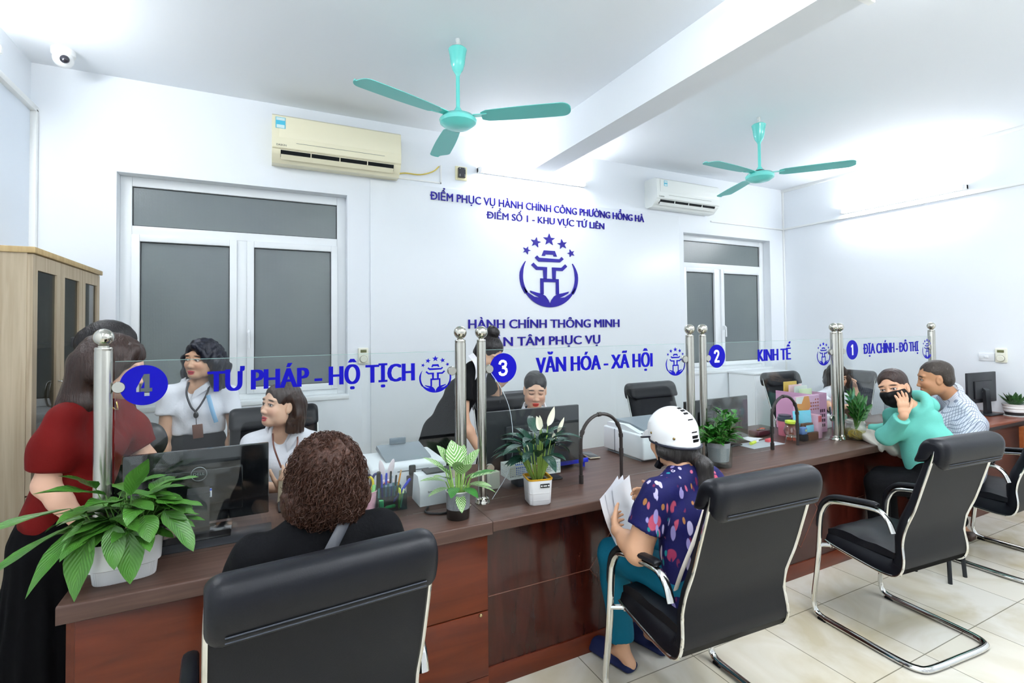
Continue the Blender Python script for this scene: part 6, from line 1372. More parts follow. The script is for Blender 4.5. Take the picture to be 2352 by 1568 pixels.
for q in ('L', 'R'):
    A = V(*J['A'+q]); sh = MB(); sh.box((A[0]-.005, A[1]-.05, .012), (.085, .25, .024), .01, 3); b_ = sh.build('sandal', mat('brown_sandal', '#4a3a34', .6), r); MB().tube([(A[0]-.045, A[1]-.09, .025), (A[0]-.03, A[1]-.09, .062), (A[0]+.03, A[1]-.09, .062), (A[0]+.045, A[1]-.09, .025)], .014, 8, flat=.4).build('sandal_strap', mat('brown_sandal', '#4a3a34', .6), b_)
rebase(r, (-.37, 3.75, 0))

# ---- woman in the red top
r = person('woman in brick red puff-sleeved top and long black skirt at the left end'); Hm = hframe(4, -20, 0); hp = V(-.535, 2.52, 1.462)
J = JD(N=(-.625, 2.54, 1.325), C=(-.615, 2.55, 1.15), P=(-.70, 2.55, .90), SL=(-.575, 2.70, 1.27), SR=(-.655, 2.40, 1.28), EL=(-.47, 2.74, 1.04), ER=(-.705, 2.38, 1.05), WL=(-.33, 2.70, .86), WR=(-.575, 2.34, .88), KL=(-.68, 2.65, .46), KR=(-.70, 2.46, .46), AL=(-.68, 2.66, .09), AR=(-.70, 2.46, .09), toe=(1, -.15, 0), HB=hp+Hm @ V(0, -.03, -.07))
s = Solid(); pt = []; body(s, J, .98); head(s, pt, hp, Hm, 1.02, lips='#b4505a', eyes='down', skin='#dcae94', fine=.0028)
hand(s, J['WR'], (.55, -.1, -.8), (.5, .8, 0), (.7, .2, -.6), (.2, .3, .2), .95, fine=.005); hand(s, J['WL'], (.8, 0, -.5), (0, -1, 0), (-.4, 0, -.9), (.2, .3, .2), .95, fine=.005)
s.mesh('body', M_skin, r, .0085, paint=pt, base=skinc('#dcae94'))
s = Solid(); T = lambda *p: hp+Hm @ V(*p); s.ell(T(0, -.02, .042), (.084, .108, .088), Hm, .02)
for e in (-1, 1): s.chain([T(e*.06, -.03, .05), T(e*.082, -.03, -.03), hp+V(-.085, e*.075, -.14), hp+V(-.135, e*.085, -.235)], [.035, .038, .036, .02], .03); s.chain([T(e*.05, .04, .085), T(e*.078, .03, .03), T(e*.084, .01, -.05)], [.022, .02, .016], .02)
s.chain([T(0, -.09, .05), T(0, -.105, -.02), hp+V(-.125, 0, -.11), hp+V(-.165, 0, -.235)], [.05, .06, .06, .03], .05, lat=(0, 1, 0), flat=.6); s.chain([T(.05, -.08, .0), hp+V(-.12, -.06, -.15), hp+V(-.15, -.06, -.24)], [.05, .045, .025], .03)
s.ell(T(0, .128, -.030), (.062, .088, .098), Hm, .012, 's'); s.mesh('hair', M_hbrown, r, .0065, noise=strands(.0014, 230))
s = Solid(); shirt(s, J, 1.04, .78, .058, .05, vneck=(1, 0, -.3), puff=.022); s.mesh('top', M_redsh, r, .0085, noise=folds(.004, 22, 3)); 
s = Solid(); s.chain([(-.69, 2.55, .97), (-.71, 2.55, .80), (-.73, 2.54, .45), (-.735, 2.54, .14)], [.135, .175, .195, .225], .03, lat=(0, 1, 0), flat=.8); s.box((-.73, 2.54, -.06), (.4, .4, .2), None, .002, .004, 's')
s.mesh('skirt', mat('black_pleated_cloth', '#060608', .9, spec=.1), r, .012, noise=lambda x, y, z: (.012*np.clip((1-z), 0, 1))*np.sin(20*np.arctan2(y-2.54, x+.73)+2*z)); 
cord('necklace', [(-.60, 2.48, 1.345), (-.545, 2.475, 1.31), (-.53, 2.53, 1.285), (-.545, 2.59, 1.31)], .003, mat('gold', '#d9b45a', .2, metal=1), r)
for q in ('L', 'R'):
    A = V(*J['A'+q]); MB().box((A[0]+.04, A[1], .012), (.25, .085, .024), .01, 3).build('sandal', mat('dark_sandal', '#241d1a', .6), r)
rebase(r, (-.70, 2.55, 0))

# ---- the second woman just behind her
r = person('woman with black clipped-up hair, mostly hidden behind the red top'); Hm = hframe(20, -14, 0); hp = V(-.645, 2.985, 1.520)
J = JD(N=(-.68, 3.0, 1.385), C=(-.68, 3.0, 1.20), P=(-.68, 3.0, .92), SL=(-.66, 3.15, 1.31), SR=(-.69, 2.84, 1.31), EL=(-.62, 3.17, 1.06), ER=(-.66, 2.82, 1.06), WL=(-.5, 3.1, .95), WR=(-.50, 2.86, 1.0), KL=(-.67, 3.06, .48), KR=(-.67, 2.92, .48), AL=(-.67, 3.06, .09), AR=(-.67, 2.92, .09), toe=(1, 0, 0), HB=hp+Hm @ V(0, -.03, -.07))
s = Solid(); pt = []; body(s, J, .92); head(s, pt, hp, Hm, 1.0, eyes='down', skin=SK_F, fine=.004); hand(s, J['WR'], (.8, 0, -.5), (0, 1, 0), (0, 0, -1), (.3, .5, .4), .9, fine=.007); hand(s, J['WL'], (.8, -.2, -.5), (0, -1, 0), (0, 0, -1), (.3, .5, .4), .9, fine=.007)
s.mesh('body', M_skin, r, .010, paint=pt, base=skinc(SK_F)); s = Solid(); T = lambda *p: hp+Hm @ V(*p); s.ell(T(0, -.02, .044), (.083, .106, .090), Hm, .02); s.ell(T(0, -.11, .01), (.045, .04, .055), Hm, .03); s.ell(T(0, -.06, -.05), (.07, .06, .07), Hm, .03); s.ell(T(0, .13, -.03), (.064, .09, .1), Hm, .012, 's'); s.mesh('hair', M_hblack, r, .0075, noise=strands(.001, 220))
MB().box(tuple(T(0, -.14, .0)), (.03, .022, .05), .008).build('hair_clip', mat('black_clip', '#101012', .3), r)
s = Solid(); shirt(s, J, .97, .6, .06, .1, vneck=(1, 0, 0)); s.mesh('top', mat('rust_print_cloth', '#5b2c22', .8, var=(26, .9)), r, .011); s = Solid(); s.chain([(-.68, 3.0, .95), (-.68, 3.0, .5), (-.68, 3.0, .18)], [.15, .15, .14], .03, lat=(0, 1, 0), flat=.75); s.mesh('trousers', M_blacksh, r, .014)
for q in ('L', 'R'): A = V(*J['A'+q]); MB().box((A[0]+.04, A[1], .02), (.25, .085, .04), .015, 3).build('shoe', mat('black_shoe', '#15151a', .5), r)
rebase(r, (-.68, 3.0, 0))
r = thing('handbag', 'black shoulder bag hanging beside the red top', 'bag'); s = Solid(); s.ell((-.50, 2.93, 1.08), (.085, .045, .095), None, .02); s.mesh('bag_body', mat('black_bag_leather', '#141317', .35), r, .007, noise=folds(.005, 40, 1)); cord('bag_strap', [(-.545, 2.93, 1.13), (-.555, 2.93, 1.22), (-.575, 2.93, 1.32)], .012, mat('black_bag_leather', '#141317', .35), r, .4); rebase(r, (-.50, 2.93, 1.0))

# ---- the standing clerk in black bending over
r = person('woman in black dress with hair bun and white collar, bending over the seated clerk'); Hm = hframe(-58, -34, -4); hp = V(1.425, 3.245, 1.425)
J = JD(N=(1.345, 3.31, 1.325), C=(1.245, 3.33, 1.14), P=(1.12, 3.38, .88), SL=(1.47, 3.43, 1.235), SR=(1.215, 3.21, 1.225), EL=(1.60, 3.52, 1.02), ER=(1.185, 3.13, .985), WL=(1.585, 3.44, 1.165), WR=(1.265, 3.06, .80), KL=(1.20, 3.42, .47), KR=(1.06, 3.34, .47), AL=(1.20, 3.44, .09), AR=(1.05, 3.36, .09), toe=(.5, -.86, 0), HB=hp+Hm @ V(0, -.03, -.07))
s = Solid(); pt = []; body(s, J, .96); head(s, pt, hp, Hm, 1.0, eyes='down', skin=SK_F, fine=.0028); hand(s, J['WL'], (.25, -.2, .35), (-.5, .3, .7), (.4, -.8, -.3), (.6, .7, .5), .92, fine=.0045); hand(s, J['WR'], (.3, -.3, -.8), (.6, .7, 0), (-.6, .3, -.6), (.2, .3, .2), .92, fine=.0055)
s.mesh('body', M_skin, r, .0085, paint=pt, base=skinc(SK_F)); s = Solid(); T = lambda *p: hp+Hm @ V(*p)
s.ell(T(0, -.018, .042), (.080, .102, .086), Hm, .02); s.ell(T(0, -.065, -.03), (.068, .05, .06), Hm, .03); s.ell(T(.0, -.045, .145), (.045, .045, .038), Hm, .015); s.ell(T(.012, -.06, .16), (.03, .03, .03), Hm, .01); s.ell(T(0, .122, -.024), (.066, .088, .108), Hm, .012, 's')
for e in (-1, 1): s.ell(T(e*.085, .0, -.02), (.025, .028, .045), Hm, .01, 's')
s.mesh('hair', M_hblack, r, .006, noise=strands(.0016, 240)); s = Solid(); shirt(s, J, 1.0, .48, .062, .10, vneck=(.6, -.7, 0)); s.cap(J['P'], V(1.10, 3.39, .75), .165, .185, .03, lat=(.77, .64, 0), flat=.78); s.cap(V(1.10, 3.39, .75), V(1.13, 3.39, .45), .185, .16, .03, lat=(.77, .64, 0), flat=.78, cut=True); s.mesh('dress', M_blacksh, r, .0085, noise=folds(.003, 22, 4))
collar('dress_collar', J, mat('white_lace', '#e9e9ee', .7), r, (.6, -.8, 0), .066, .3)
cord('lanyard', [(1.44, 3.26, 1.30), (1.475, 3.19, 1.20), (1.47, 3.17, 1.08)], .005, M_lan, r, .5)
for q in ('L', 'R'): A = V(*J['A'+q]); MB().box((A[0]+.025, A[1]-.045, .02), (.085, .24, .04), .015, 3, rot=(0, 0, R(30))).build('shoe', mat('black_shoe', '#15151a', .5), r)
rebase(r, (1.12, 3.38, 0))

# ---- the clerk with red lipstick at counter 3
r = person('seated woman looking down with red lipstick and pulled-back hair at counter 3'); Hm = hframe(-114, -16, 2); hp = V(1.705, 3.09, 1.166)
J = JD(N=(1.725, 3.14, 1.005), C=(1.735, 3.15, .82), P=(1.74, 3.22, .55), SL=(1.875, 3.11, .925), SR=(1.585, 3.16, .935), EL=(1.93, 2.97, .75), ER=(1.53, 3.0, .76), WL=(1.82, 2.83, .80), WR=(1.62, 2.86, .80), KL=(1.82, 2.98, .50), KR=(1.64, 2.98, .50), AL=(1.82, 3.0, .09), AR=(1.64, 3.0, .09), toe=(0, -1, 0), HB=hp+Hm @ V(0, -.03, -.07))
s = Solid(); pt = []; body(s, J, .93); head(s, pt, hp, Hm, 1.02, lips='#d0301f', eyes='down', skin='#dcb093', fine=.0025); hand(s, J['WR'], (.2, -.8, .1), (1, .2, 0), (0, 0, -1), (.3, .4, .3), .9, fine=.0065); hand(s, J['WL'], (-.2, -.8, .1), (-1, .2, 0), (0, 0, -1), (.3, .4, .3), .9, fine=.0065)
s.mesh('body', M_skin, r, .009, paint=pt, base=skinc('#dcb093')); s = Solid(); T = lambda *p: hp+Hm @ (V(*p)*1.02); s.ell(T(0, -.018, .042), (.080, .102, .085), Hm, .02); s.ell(T(0, -.07, -.03), (.065, .05, .06), Hm, .03); s.ell(T(0, .122, -.022), (.066, .090, .110), Hm, .012, 's')
for e in (-1, 1): s.ell(T(e*.085, .005, -.025), (.025, .03, .045), Hm, .01, 's')
s.mesh('hair', M_hblack, r, .006, noise=strands(.001, 240)); s = Solid(); fd = V(-.4, -.9, 0); shirt(s, J, .97, .6, .06, .2, vneck=fd); s.mesh('shirt', M_white_sh, r, .010, noise=folds(.003, 26, 6)); collar('shirt_collar', J, M_white_sh, r, fd, .062)
s = Solid(); s.cap(J['P'], V(1.74, 3.18, .63), .15, .14, .03, lat=(1, 0, 0), flat=.75)
for q in ('L', 'R'): s.cap(V(*J['P'])+V(.07 if q == 'L' else -.07, 0, -.01), J['K'+q], .092, .068, .03); s.cap(J['K'+q], mid(J['K'+q], J['A'+q], .9), .066, .05, .03)
s.mesh('trousers', M_dkcloth, r, .014); rebase(r, (1.73, 3.1, 0))

# ---- the clerk hidden behind the posts at counter 1
DQ = V(.40, .22, -.012)
r = person('seated clerk with black bob mostly hidden behind the posts of counter 1'); Hm = hframe(-125, -22, -6); hp = V(4.93, 2.96, 1.075)+DQ
J = JD(N=(4.90, 3.0, .94), C=(4.93, 3.03, .77), P=(4.98, 3.06, .54), SL=(5.03, 3.03, .86), SR=(4.72, 3.01, .87), EL=(5.13, 2.88, .80), ER=(4.66, 2.86, .78), WL=(5.11, 2.89, .96), WR=(4.80, 2.78, .80), KL=(4.58, 2.93, .50), KR=(4.58, 3.10, .50), AL=(4.58, 2.93, .09), AR=(4.58, 3.10, .09), toe=(-1, 0, 0), HB=hp+Hm @ V(0, -.03, -.07))
J = {k: (tuple(V(*v)+DQ) if k not in ('toe', 'HB') and k[0] not in 'AK' else (tuple(V(*v)+V(.56, .22, 0)) if k[0] in 'AK' else v)) for k, v in J.items()}
s = Solid(); pt = []; body(s, J, .92); head(s, pt, hp, Hm, 1.0, skin=SK_F, fine=.0032); hand(s, J['WL'], (-.15, 0, .9), (-.5, -.6, 0), (-.7, .5, 0), (.9, .9, .6), .9, fine=.0055); hand(s, J['WR'], (.2, -.7, 0), (1, 0, 0), (0, 0, -1), (.3, .4, .3), .9, fine=.007)
s.mesh('body', M_skin, r, .009, paint=pt, base=skinc(SK_F)); s = Solid(); T = lambda *p: hp+Hm @ V(*p); s.ell(T(0, -.018, .044), (.086, .104, .088), Hm, .02)
for e in (-1, 1): s.chain([T(e*.07, -.02, .03), T(e*.092, .0, -.05), T(e*.095, .02, -.12)], [.035, .036, .022], .03)
s.chain([T(0, -.085, .03), T(0, -.09, -.10)], [.055, .055], .04, lat=Hm[:, 0], flat=.7); s.ell(T(0, .125, -.03), (.062, .088, .098), Hm, .012, 's'); s.mesh('hair', M_hblack, r, .0065, noise=strands(.0012, 240)); s = Solid(); shirt(s, J, .97, .6, .06, .2, vneck=(-.2, -.9, 0)); s.mesh('shirt', M_white_sh, r, .010)
s = Solid(); s.cap(J['P'], V(5.27, 3.28, .62), .15, .14, .03, lat=(0, 1, 0), flat=.75)
for q in ('L', 'R'): s.cap(V(*J['P'])+V(0, -.07 if q == 'L' else .07, -.01), J['K'+q], .092, .068, .03); s.cap(J['K'+q], mid(J['K'+q], J['A'+q], .9), .066, .05, .03)
s.mesh('trousers', M_dkcloth, r, .014); rebase(r, (5.3, 3.2, 0))

# ---- customer with curly brown hair on the near chair
r = person('customer with big curly brown hair in black, seen from behind'); Hm = hframe(96, -8, 0); hp = V(.172, 1.70, 1.135)
J = JD(N=(.160, 1.655, 1.01), C=(.155, 1.63, .83), P=(.15, 1.58, .58), SL=(-.02, 1.63, .945), SR=(.335, 1.65, .945), EL=(-.09, 1.72, .74), ER=(.40, 1.74, .74), WL=(-.0, 1.93, .80), WR=(.30, 1.95, .80), KL=(.06, 1.98, .53), KR=(.25, 1.98, .53), AL=(.05, 1.97, .09), AR=(.26, 1.97, .09), toe=(0, 1, 0), HB=hp+Hm @ V(0, -.03, -.07))
s = Solid(); pt = []; body(s, J, 1.05); head(s, pt, hp, Hm, 1.02, skin='#cfa283', fine=.0035); hand(s, J['WL'], (.2, .9, .0), (1, -.2, 0), (0, 0, -1), (.2, .3, .2), .95, fine=.006); hand(s, J['WR'], (-.2, .9, .0), (-1, -.2, 0), (0, 0, -1), (.2, .3, .2), .95, fine=.006)
s.mesh('body', M_skin, r, .009, paint=pt, base=skinc('#cfa283'))
s = Solid(); T = lambda *p: hp+Hm @ V(*p); s.ell(T(0, -.03, .045), (.098, .112, .090), Hm, .03); s.ell(T(0, -.055, -.055), (.112, .085, .095), Hm, .04)
for e in (-1, 1): s.ell(T(e*.09, -.02, -.06), (.038, .07, .085), Hm, .03)
s.ell(T(0, .14, -.03), (.062, .088, .10), Hm, .012, 's'); M_cur = hair_mat('curly_brown_hair', '#1a0d08', '#4e2d1e', (60, 60, 40), .5)
s.mesh('hair', M_cur, r, .006, noise=lambda x, y, z: .004*np.sin(62*x+8*np.sin(31*z))*np.sin(58*y+7*np.sin(29*x))+.003*np.sin(66*z+9*np.sin(27*x+19*y)))
hr = bpy.data.objects['hair'] if False else r.children[-1]; cr = random.Random(4); mb = MB()
for i in range(3000):
    th = cr.uniform(-math.pi, math.pi); ph = math.acos(cr.uniform(-.96, .98)); dl = V(math.sin(ph)*math.sin(th), -math.sin(ph)*math.cos(th), math.cos(ph))
    if dl[1] > .55 and dl[2] < .5: continue
    low = max(0, -dl[2]); c0 = T(dl[0]*(.106+.048*low), -.035+dl[1]*(.106+.026*low), -.005+dl[2]*(.138 if dl[2] > 0 else .148)); o = unit(Hm @ dl); tg = unit(np.cross(o, V(cr.uniform(-1, 1), cr.uniform(-1, 1), cr.uniform(-.3, 1)))); dn = unit(V(cr.uniform(-.9, .9), cr.uniform(-.9, .9), -1)); pts = []
    L = cr.uniform(.06, .13); ra = cr.uniform(.0035, .0095); w = cr.uniform(90, 190); p0 = cr.uniform(0, 6); cr_o = cr.uniform(.3, 1.3)
    for k in range(15):
        t = k/14; pts.append(c0+(dn-o*np.dot(dn, o)*.8)*L*(t-.4)+o*(ra*math.sin(p0+w*L*t)*.7+.012*math.sin(math.pi*t)*cr_o-.003)+np.cross(o, dn)*ra*math.cos(p0+w*L*t))
    mb.tube(pts, [.0004+.0008*math.sin(math.pi*(k+.5)/15) for k in range(15)], 3, cap=False)
mb.build('curls', M_cur, r)['kind'] = 'stuff'
s = Solid(); shirt(s, J, 1.13, 1.75, .064, .12); s.mesh('blouse', M_blacksh, r, .008, noise=folds(.004, 26, 5)); cord('bag_strap', [(.255, 1.70, 1.03), (.235, 1.62, 1.035), (.195, 1.545, 1.005), (.145, 1.495, .945), (.10, 1.47, .88), (.02, 1.455, .78)], .017, mat('slate_strap', '#1b1f28', .5), r, .22, up=(0, -1, .3))
s = Solid(); s.cap(J['P'], V(.15, 1.60, .66), .165, .155, .03, lat=(1, 0, 0), flat=.75)
for q in ('L', 'R'): s.cap(V(*J['P'])+V(-.08 if q == 'L' else .08, 0, .0), J['K'+q], .09, .07, .03); s.cap(J['K'+q], mid(J['K'+q], J['A'+q], .9), .068, .055, .03)
s.mesh('trousers', M_dkcloth, r, .012)
for q in ('L', 'R'): A = V(*J['A'+q]); MB().box((A[0], A[1]+.03, .022), (.085, .22, .044), .015, 3).build('shoe', mat('black_shoe', '#15151a', .5), r)
rebase(r, (.15, 1.65, 0))

# ---- customer with the white helmet
r = person('customer in white half helmet and navy floral blouse holding papers'); Hm = hframe(97, -14, 0); hp = V(1.608, 1.685, 1.110)
J = JD(N=(1.59, 1.60, .975), C=(1.60, 1.575, .82), P=(1.60, 1.53, .57), SL=(1.435, 1.585, .915), SR=(1.745, 1.60, .92), EL=(1.345, 1.60, .700), ER=(1.80, 1.70, .71), WL=(1.375, 1.775, .715), WR=(1.68, 1.84, .79), KL=(1.475, 1.93, .53), KR=(1.74, 1.95, .53), AL=(1.515, 1.93, .10), AR=(1.74, 1.95, .10), toe=(-.25, .97, 0), HB=hp+Hm @ V(0, -.03, -.07))
s = Solid(); pt = []; body(s, J, 1.02, torso=.80)
s.cap(J['SL'], J['EL'], .056, .050, .02); s.cap(J['EL'], mid(J['EL'], J['WL'], .5), .050, .042, .02); head(s, pt, hp, Hm, 1.0, skin='#cb9c7b', fine=.003)
hand(s, J['WL'], (.45, .75, .02), (-.2, .1, 1), (.9, -.4, .1), (.35, .5, .4), .95, fine=.0045); hand(s, J['WR'], (-.6, .6, .1), (-.2, 0, 1), (-.5, -.6, 0), (.4, .5, .4), .95, fine=.006)
s.mesh('body', M_skin, r, .008, paint=pt, base=skinc('#cb9c7b'))
T = lambda *p: hp+Hm @ V(*p)
s = Solid(); s.ell(T(0, -.02, .03), (.078, .10, .08), Hm, .02); s.ell(T(0, -.065, -.05), (.072, .05, .06), Hm, .03)
for e in (-1, 1): s.chain([T(e*.068, .01, .02), T(e*.074, -.01, -.05), T(e*.05, -.06, -.085)], [.02, .024, .022], .03)
q0 = T(0, -.10, -.085); s.chain([q0, q0+V(.012, -.045, -.03), q0+V(.010, -.055, -.11), q0+V(0, -.040, -.20), q0+V(-.008, -.03, -.265)], [.026, .030, .036, .032, .012], .02)
s.ell(T(0, .125, -.03), (.06, .086, .098), Hm, .012, 's'); s.mesh('hair', hair_mat('black_grey_hair', '#0e0d0e', '#35312f', (80, 80, 5)), r, .006, noise=strands(.0022, 260)); MB().ell(tuple(q0+V(.006, -.025, -.012)), (.030, .022, .020), 16, 10).build('hair_tie', mat('dark_scrunchie', '#2a2422', .6, var=(120, .8)), r)
# helmet shell, rim, peak, vents and chin strap
T0 = T; HS = .885; T = lambda *p: T0(p[0]*HS, -.018+(p[1]+.018)*HS, .035+(p[2]-.035)*HS)
def hsec(a): return .108*math.sin(a), -.018-.127*math.cos(a)
def hrim(y): return .036 if y > .062 else max(-.066, -.004+.30*(y-.062))
s = Solid(); s.ell(T(0, -.018, .030), (.110*HS, .129*HS, .118*HS), Hm, .01); s.cap(T(0, -.018, .02), T(0, -.018, -.08), .127*HS, .125*HS, .01, lat=Hm[:, 1], flat=.85)
ti = math.atan(.30); s.box(T(0, .048, -.321), (.2*HS, .45*HS, .3*HS), Hm @ np.array([[1, 0, 0], [0, math.cos(ti), -math.sin(ti)], [0, math.sin(ti), math.cos(ti)]]), .003, .004, 's'); s.box(T(0, .262, -.164), (.2*HS, .20*HS, .20*HS), Hm, .02, .012, 's'); s.ell(T(0, -.018, -.01), (.098*HS, .117*HS, .085*HS), Hm, .006, 's')
M_hel = mat('white_helmet_gloss', '#f4f5f6', .12, coat=.6); hel = s.mesh('helmet', M_hel, r, .0045, smooth=2)
def hpt(a, e): c = math.cos(max(e, 0)); return T(.1095*math.sin(a)*c, -.018-.1285*math.cos(a)*c, .030+.1185*math.sin(e))
rim = []
for a in np.linspace(0, 2*math.pi, 60, endpoint=False): x, y = hsec(a); rim.append(tuple(T(x, y, hrim(y))))
MB().tube(rim, .0048, 8, closed=True).build('rim_trim', mat('navy_rim', '#1b1d2e', .5), hel)
pk = []; edge = []
for i in range(25):
    a = math.pi-1.25+2.5*i/24; x, y = hsec(a); d = .064*max(0, math.cos((a-math.pi)*1.18))**.75
    row = []
    for k in range(6):
        u = k/5; row.append(T(x*(1.005-.06*u), y+d*u, .050-.030*u*u-.006*u))
    edge.append(tuple(row[-1])); pk.append(row+[p-Hm[:, 2]*.004 for p in row[::-1]])
mb = MB(); mb.grid([[tuple(p) for p in q] for q in pk], close=True, cap=True); mb.build('peak', M_hel, hel); MB().tube(edge, .004, 8).build('peak_trim', mat('navy_rim', '#1b1d2e', .5), hel)
vn = 0
for a in (-.13, -.045, .045, .13):
    for e in (-.55, -.38, -.21, .30, .62, .80, .98): 
        p = hpt(a, e); n_ = unit(p-T(0, -.018, .045)); Mx = Matrix([list(np.cross(unit(np.cross(n_, V(0, 0, 1))), n_))+[0]]*4) if False else None
        x_ = unit(np.cross(V(0, 0, 1), n_)); z_ = np.cross(n_, x_); mb = MB(); c = [p+x_*i*.0042+z_*k*.0062+n_*.0006 for i, k in ((-1, -1), (1, -1), (1, 1), (-1, 1))]; mb.grid([[x-n_*.004 for x in c], c], close=True, cap=True); mb.build('vent', mat('vent_black', '#0e0e10', .6), hel, smooth=False)
for a, e in ((-.95, -.32), (-1.9, .02)): p = hpt(a, e); MB().ell(tuple(p), .006, 10, 8).build('rivet', mat('brass_rivet', '#8a744a', .4, metal=1), hel)
cord('chin_strap', [T(-.092, .0, -.02), T(-.085, .02, -.07), T(-.06, .045, -.115), T(-.03, .07, -.135), T(0, .065, -.128)], .009, mat('black_webbing', '#15151a', .6), hel, .3)
MB().box(tuple(T(-.058, .06, -.125)), (.03, .02, .035), .006, rot=(.3, .4, 0)).build('chin_cup', mat('black_webbing', '#15151a', .6), hel)
def floral():
    m = mat('navy_floral_print', '#15174a', .7, bump=('noise', 90, .1)); nt = m.node_tree; b = nt.nodes['Principled BSDF']; tc = nt.nodes.new('ShaderNodeTexCoord'); last = None; basec = lin('#141546')
    def layer(scale, stretch, thr, cols, prev, rot=(0, 0, 0), w0=.04):
        mp = nt.nodes.new('ShaderNodeMapping'); mp.inputs['Scale'].default_value = stretch; mp.inputs['Rotation'].default_value = rot; nt.links.new(tc.outputs['Object'], mp.inputs[0])
        nz = nt.nodes.new('ShaderNodeTexNoise'); nz.inputs['Scale'].default_value = 6; nt.links.new(mp.outputs[0], nz.inputs['Vector']); va = nt.nodes.new('ShaderNodeVectorMath'); va.operation = 'MULTIPLY_ADD'; va.inputs[1].default_value = (.06, .06, .06); nt.links.new(nz.outputs[1], va.inputs[0]); nt.links.new(mp.outputs[0], va.inputs[2])
        v = nt.nodes.new('ShaderNodeTexVoronoi'); v.inputs['Scale'].default_value = scale; nt.links.new(va.outputs[0], v.inputs['Vector'])
        mr = nt.nodes.new('ShaderNodeMapRange'); mr.inputs['From Min'].default_value = thr; mr.inputs['From Max'].default_value = thr-w0; nt.links.new(v.outputs['Distance'], mr.inputs['Value'])
        cr = nt.nodes.new('ShaderNodeValToRGB'); cr.color_ramp.interpolation = 'CONSTANT'; n = len(cols)
        for i, c in enumerate(cols):
            el = cr.color_ramp.elements[i] if i < 2 else cr.color_ramp.elements.new(i/n); el.position = i/n; el.color = lin(c)
        sp = nt.nodes.new('ShaderNodeSeparateColor'); nt.links.new(v.outputs['Color'], sp.inputs[0]); nt.links.new(sp.outputs[0], cr.inputs[0]); mx = nt.nodes.new('ShaderNodeMix'); mx.data_type = 'RGBA'; nt.links.new(mr.outputs[0], mx.inputs[0])
        if prev is None: mx.inputs[6].default_value = basec
        else: nt.links.new(prev, mx.inputs[6])
        nt.links.new(cr.outputs[0], mx.inputs[7]); return mx.outputs[2]
    last = layer(11, (1, 1, 1), .42, ['#14154a', '#8d3050', '#141546', '#a8485e', '#141546'], last); last = layer(46, (1, 1, .3), .30, ['#141546', '#b05a70', '#141546', '#6a2444', '#141546'], last, w0=.1); last = layer(11, (1, 1, 1), .17, ['#14154a', '#e0432f', '#141546', '#e0673f', '#141546'], last)
    last = layer(13, (2.6, 2.6, .9), .36, ['#b9b2d6', '#14154a', '#8f86b8', '#141546', '#c9c2da'], last, (.6, .3, .5), .05); last = layer(15, (2.2, 2.2, 1.0), .27, ['#141546', '#1f7d80', '#141546', '#9a6a3c', '#141546'], last, (-.5, .4, -.3), .05); nt.links.new(last, b.inputs['Base Color']); return m
s = Solid(); shirt(s, J, 1.07, .62, .068, .42, fit=1.0); s.mesh('blouse', floral(), r, .0075, noise=folds(.0035, 26, 7))
cord('bag_strap', [(1.70, 1.66, .985), (1.70, 1.58, 1.0), (1.64, 1.50, .94), (1.52, 1.455, .80), (1.44, 1.46, .66), (1.44, 1.50, .56)], .0075, mat('cream_strap', '#cfc7bb', .5), r, .35)
s = Solid(); s.cap(J['P'], V(1.60, 1.55, .62), .16, .15, .03, lat=(1, 0, 0), flat=.75)
for q in ('L', 'R'): s.cap(V(*J['P'])+V(-.08 if q == 'L' else .08, .0, .0), J['K'+q], .088, .072, .03); s.cap(J['K'+q], mid(J['K'+q], J['A'+q], .93), .072, .058, .03, cut=True)
s.mesh('trousers', M_teal, r, .009, noise=folds(.004, 24, 2))
for q in ('L', 'R'):
    A = V(*J['A'+q]); t = unit((-.25, .97, 0)); sd = V(t[1], -t[0], 0); s = Solid(); s.cap(A-t*.05+V(0, 0, -A[2]+.022), A+t*.16+V(0, 0, -A[2]+.022), .045, .045, .01, lat=sd, flat=.45); s.ell(A+t*.10+V(0, 0, -A[2]+.045), (.047, .085, .035), np.stack([sd, t, V(0, 0, 1)], 1), .02); s.box(A+V(0, 0, -A[2]-.02), (.3, .3, .02), None, .002, .002, 's'); s.mesh('slipper', mat('navy_slipper', '#1d2548', .7), r, .006)
rebase(r, (1.60, 1.60, 0))
for i, (dx, dz, a, lb) in enumerate(((0, 0, -16, 'front white paper sheet held by the customer in the helmet'), (.022, .004, -11, 'middle white paper sheet held by the customer in the helmet'), (.052, .006, -5, 'rear white paper sheet held by the customer in the helmet'))):
    p = MB(); rows = []
    for j in range(9):
        v_ = j/8; rows.append([(-.02+.21*(u/6), .03*math.sin(math.pi*v_)*(.5)+.018*(u/6)**2, .27*v_) for u in range(7)])
    p.grid(rows); p.grid([[(q[0], q[1]+.0008, q[2]) for q in rw] for rw in rows]); o = p.build('paper_sheet', M_paper); tag(o, lb, 'paper', 'papers in the hand of the helmeted customer'); o.location = (1.455+dx, 1.83+.008*i, .585+dz); o.rotation_euler = (R(-14), R(a), R(24))

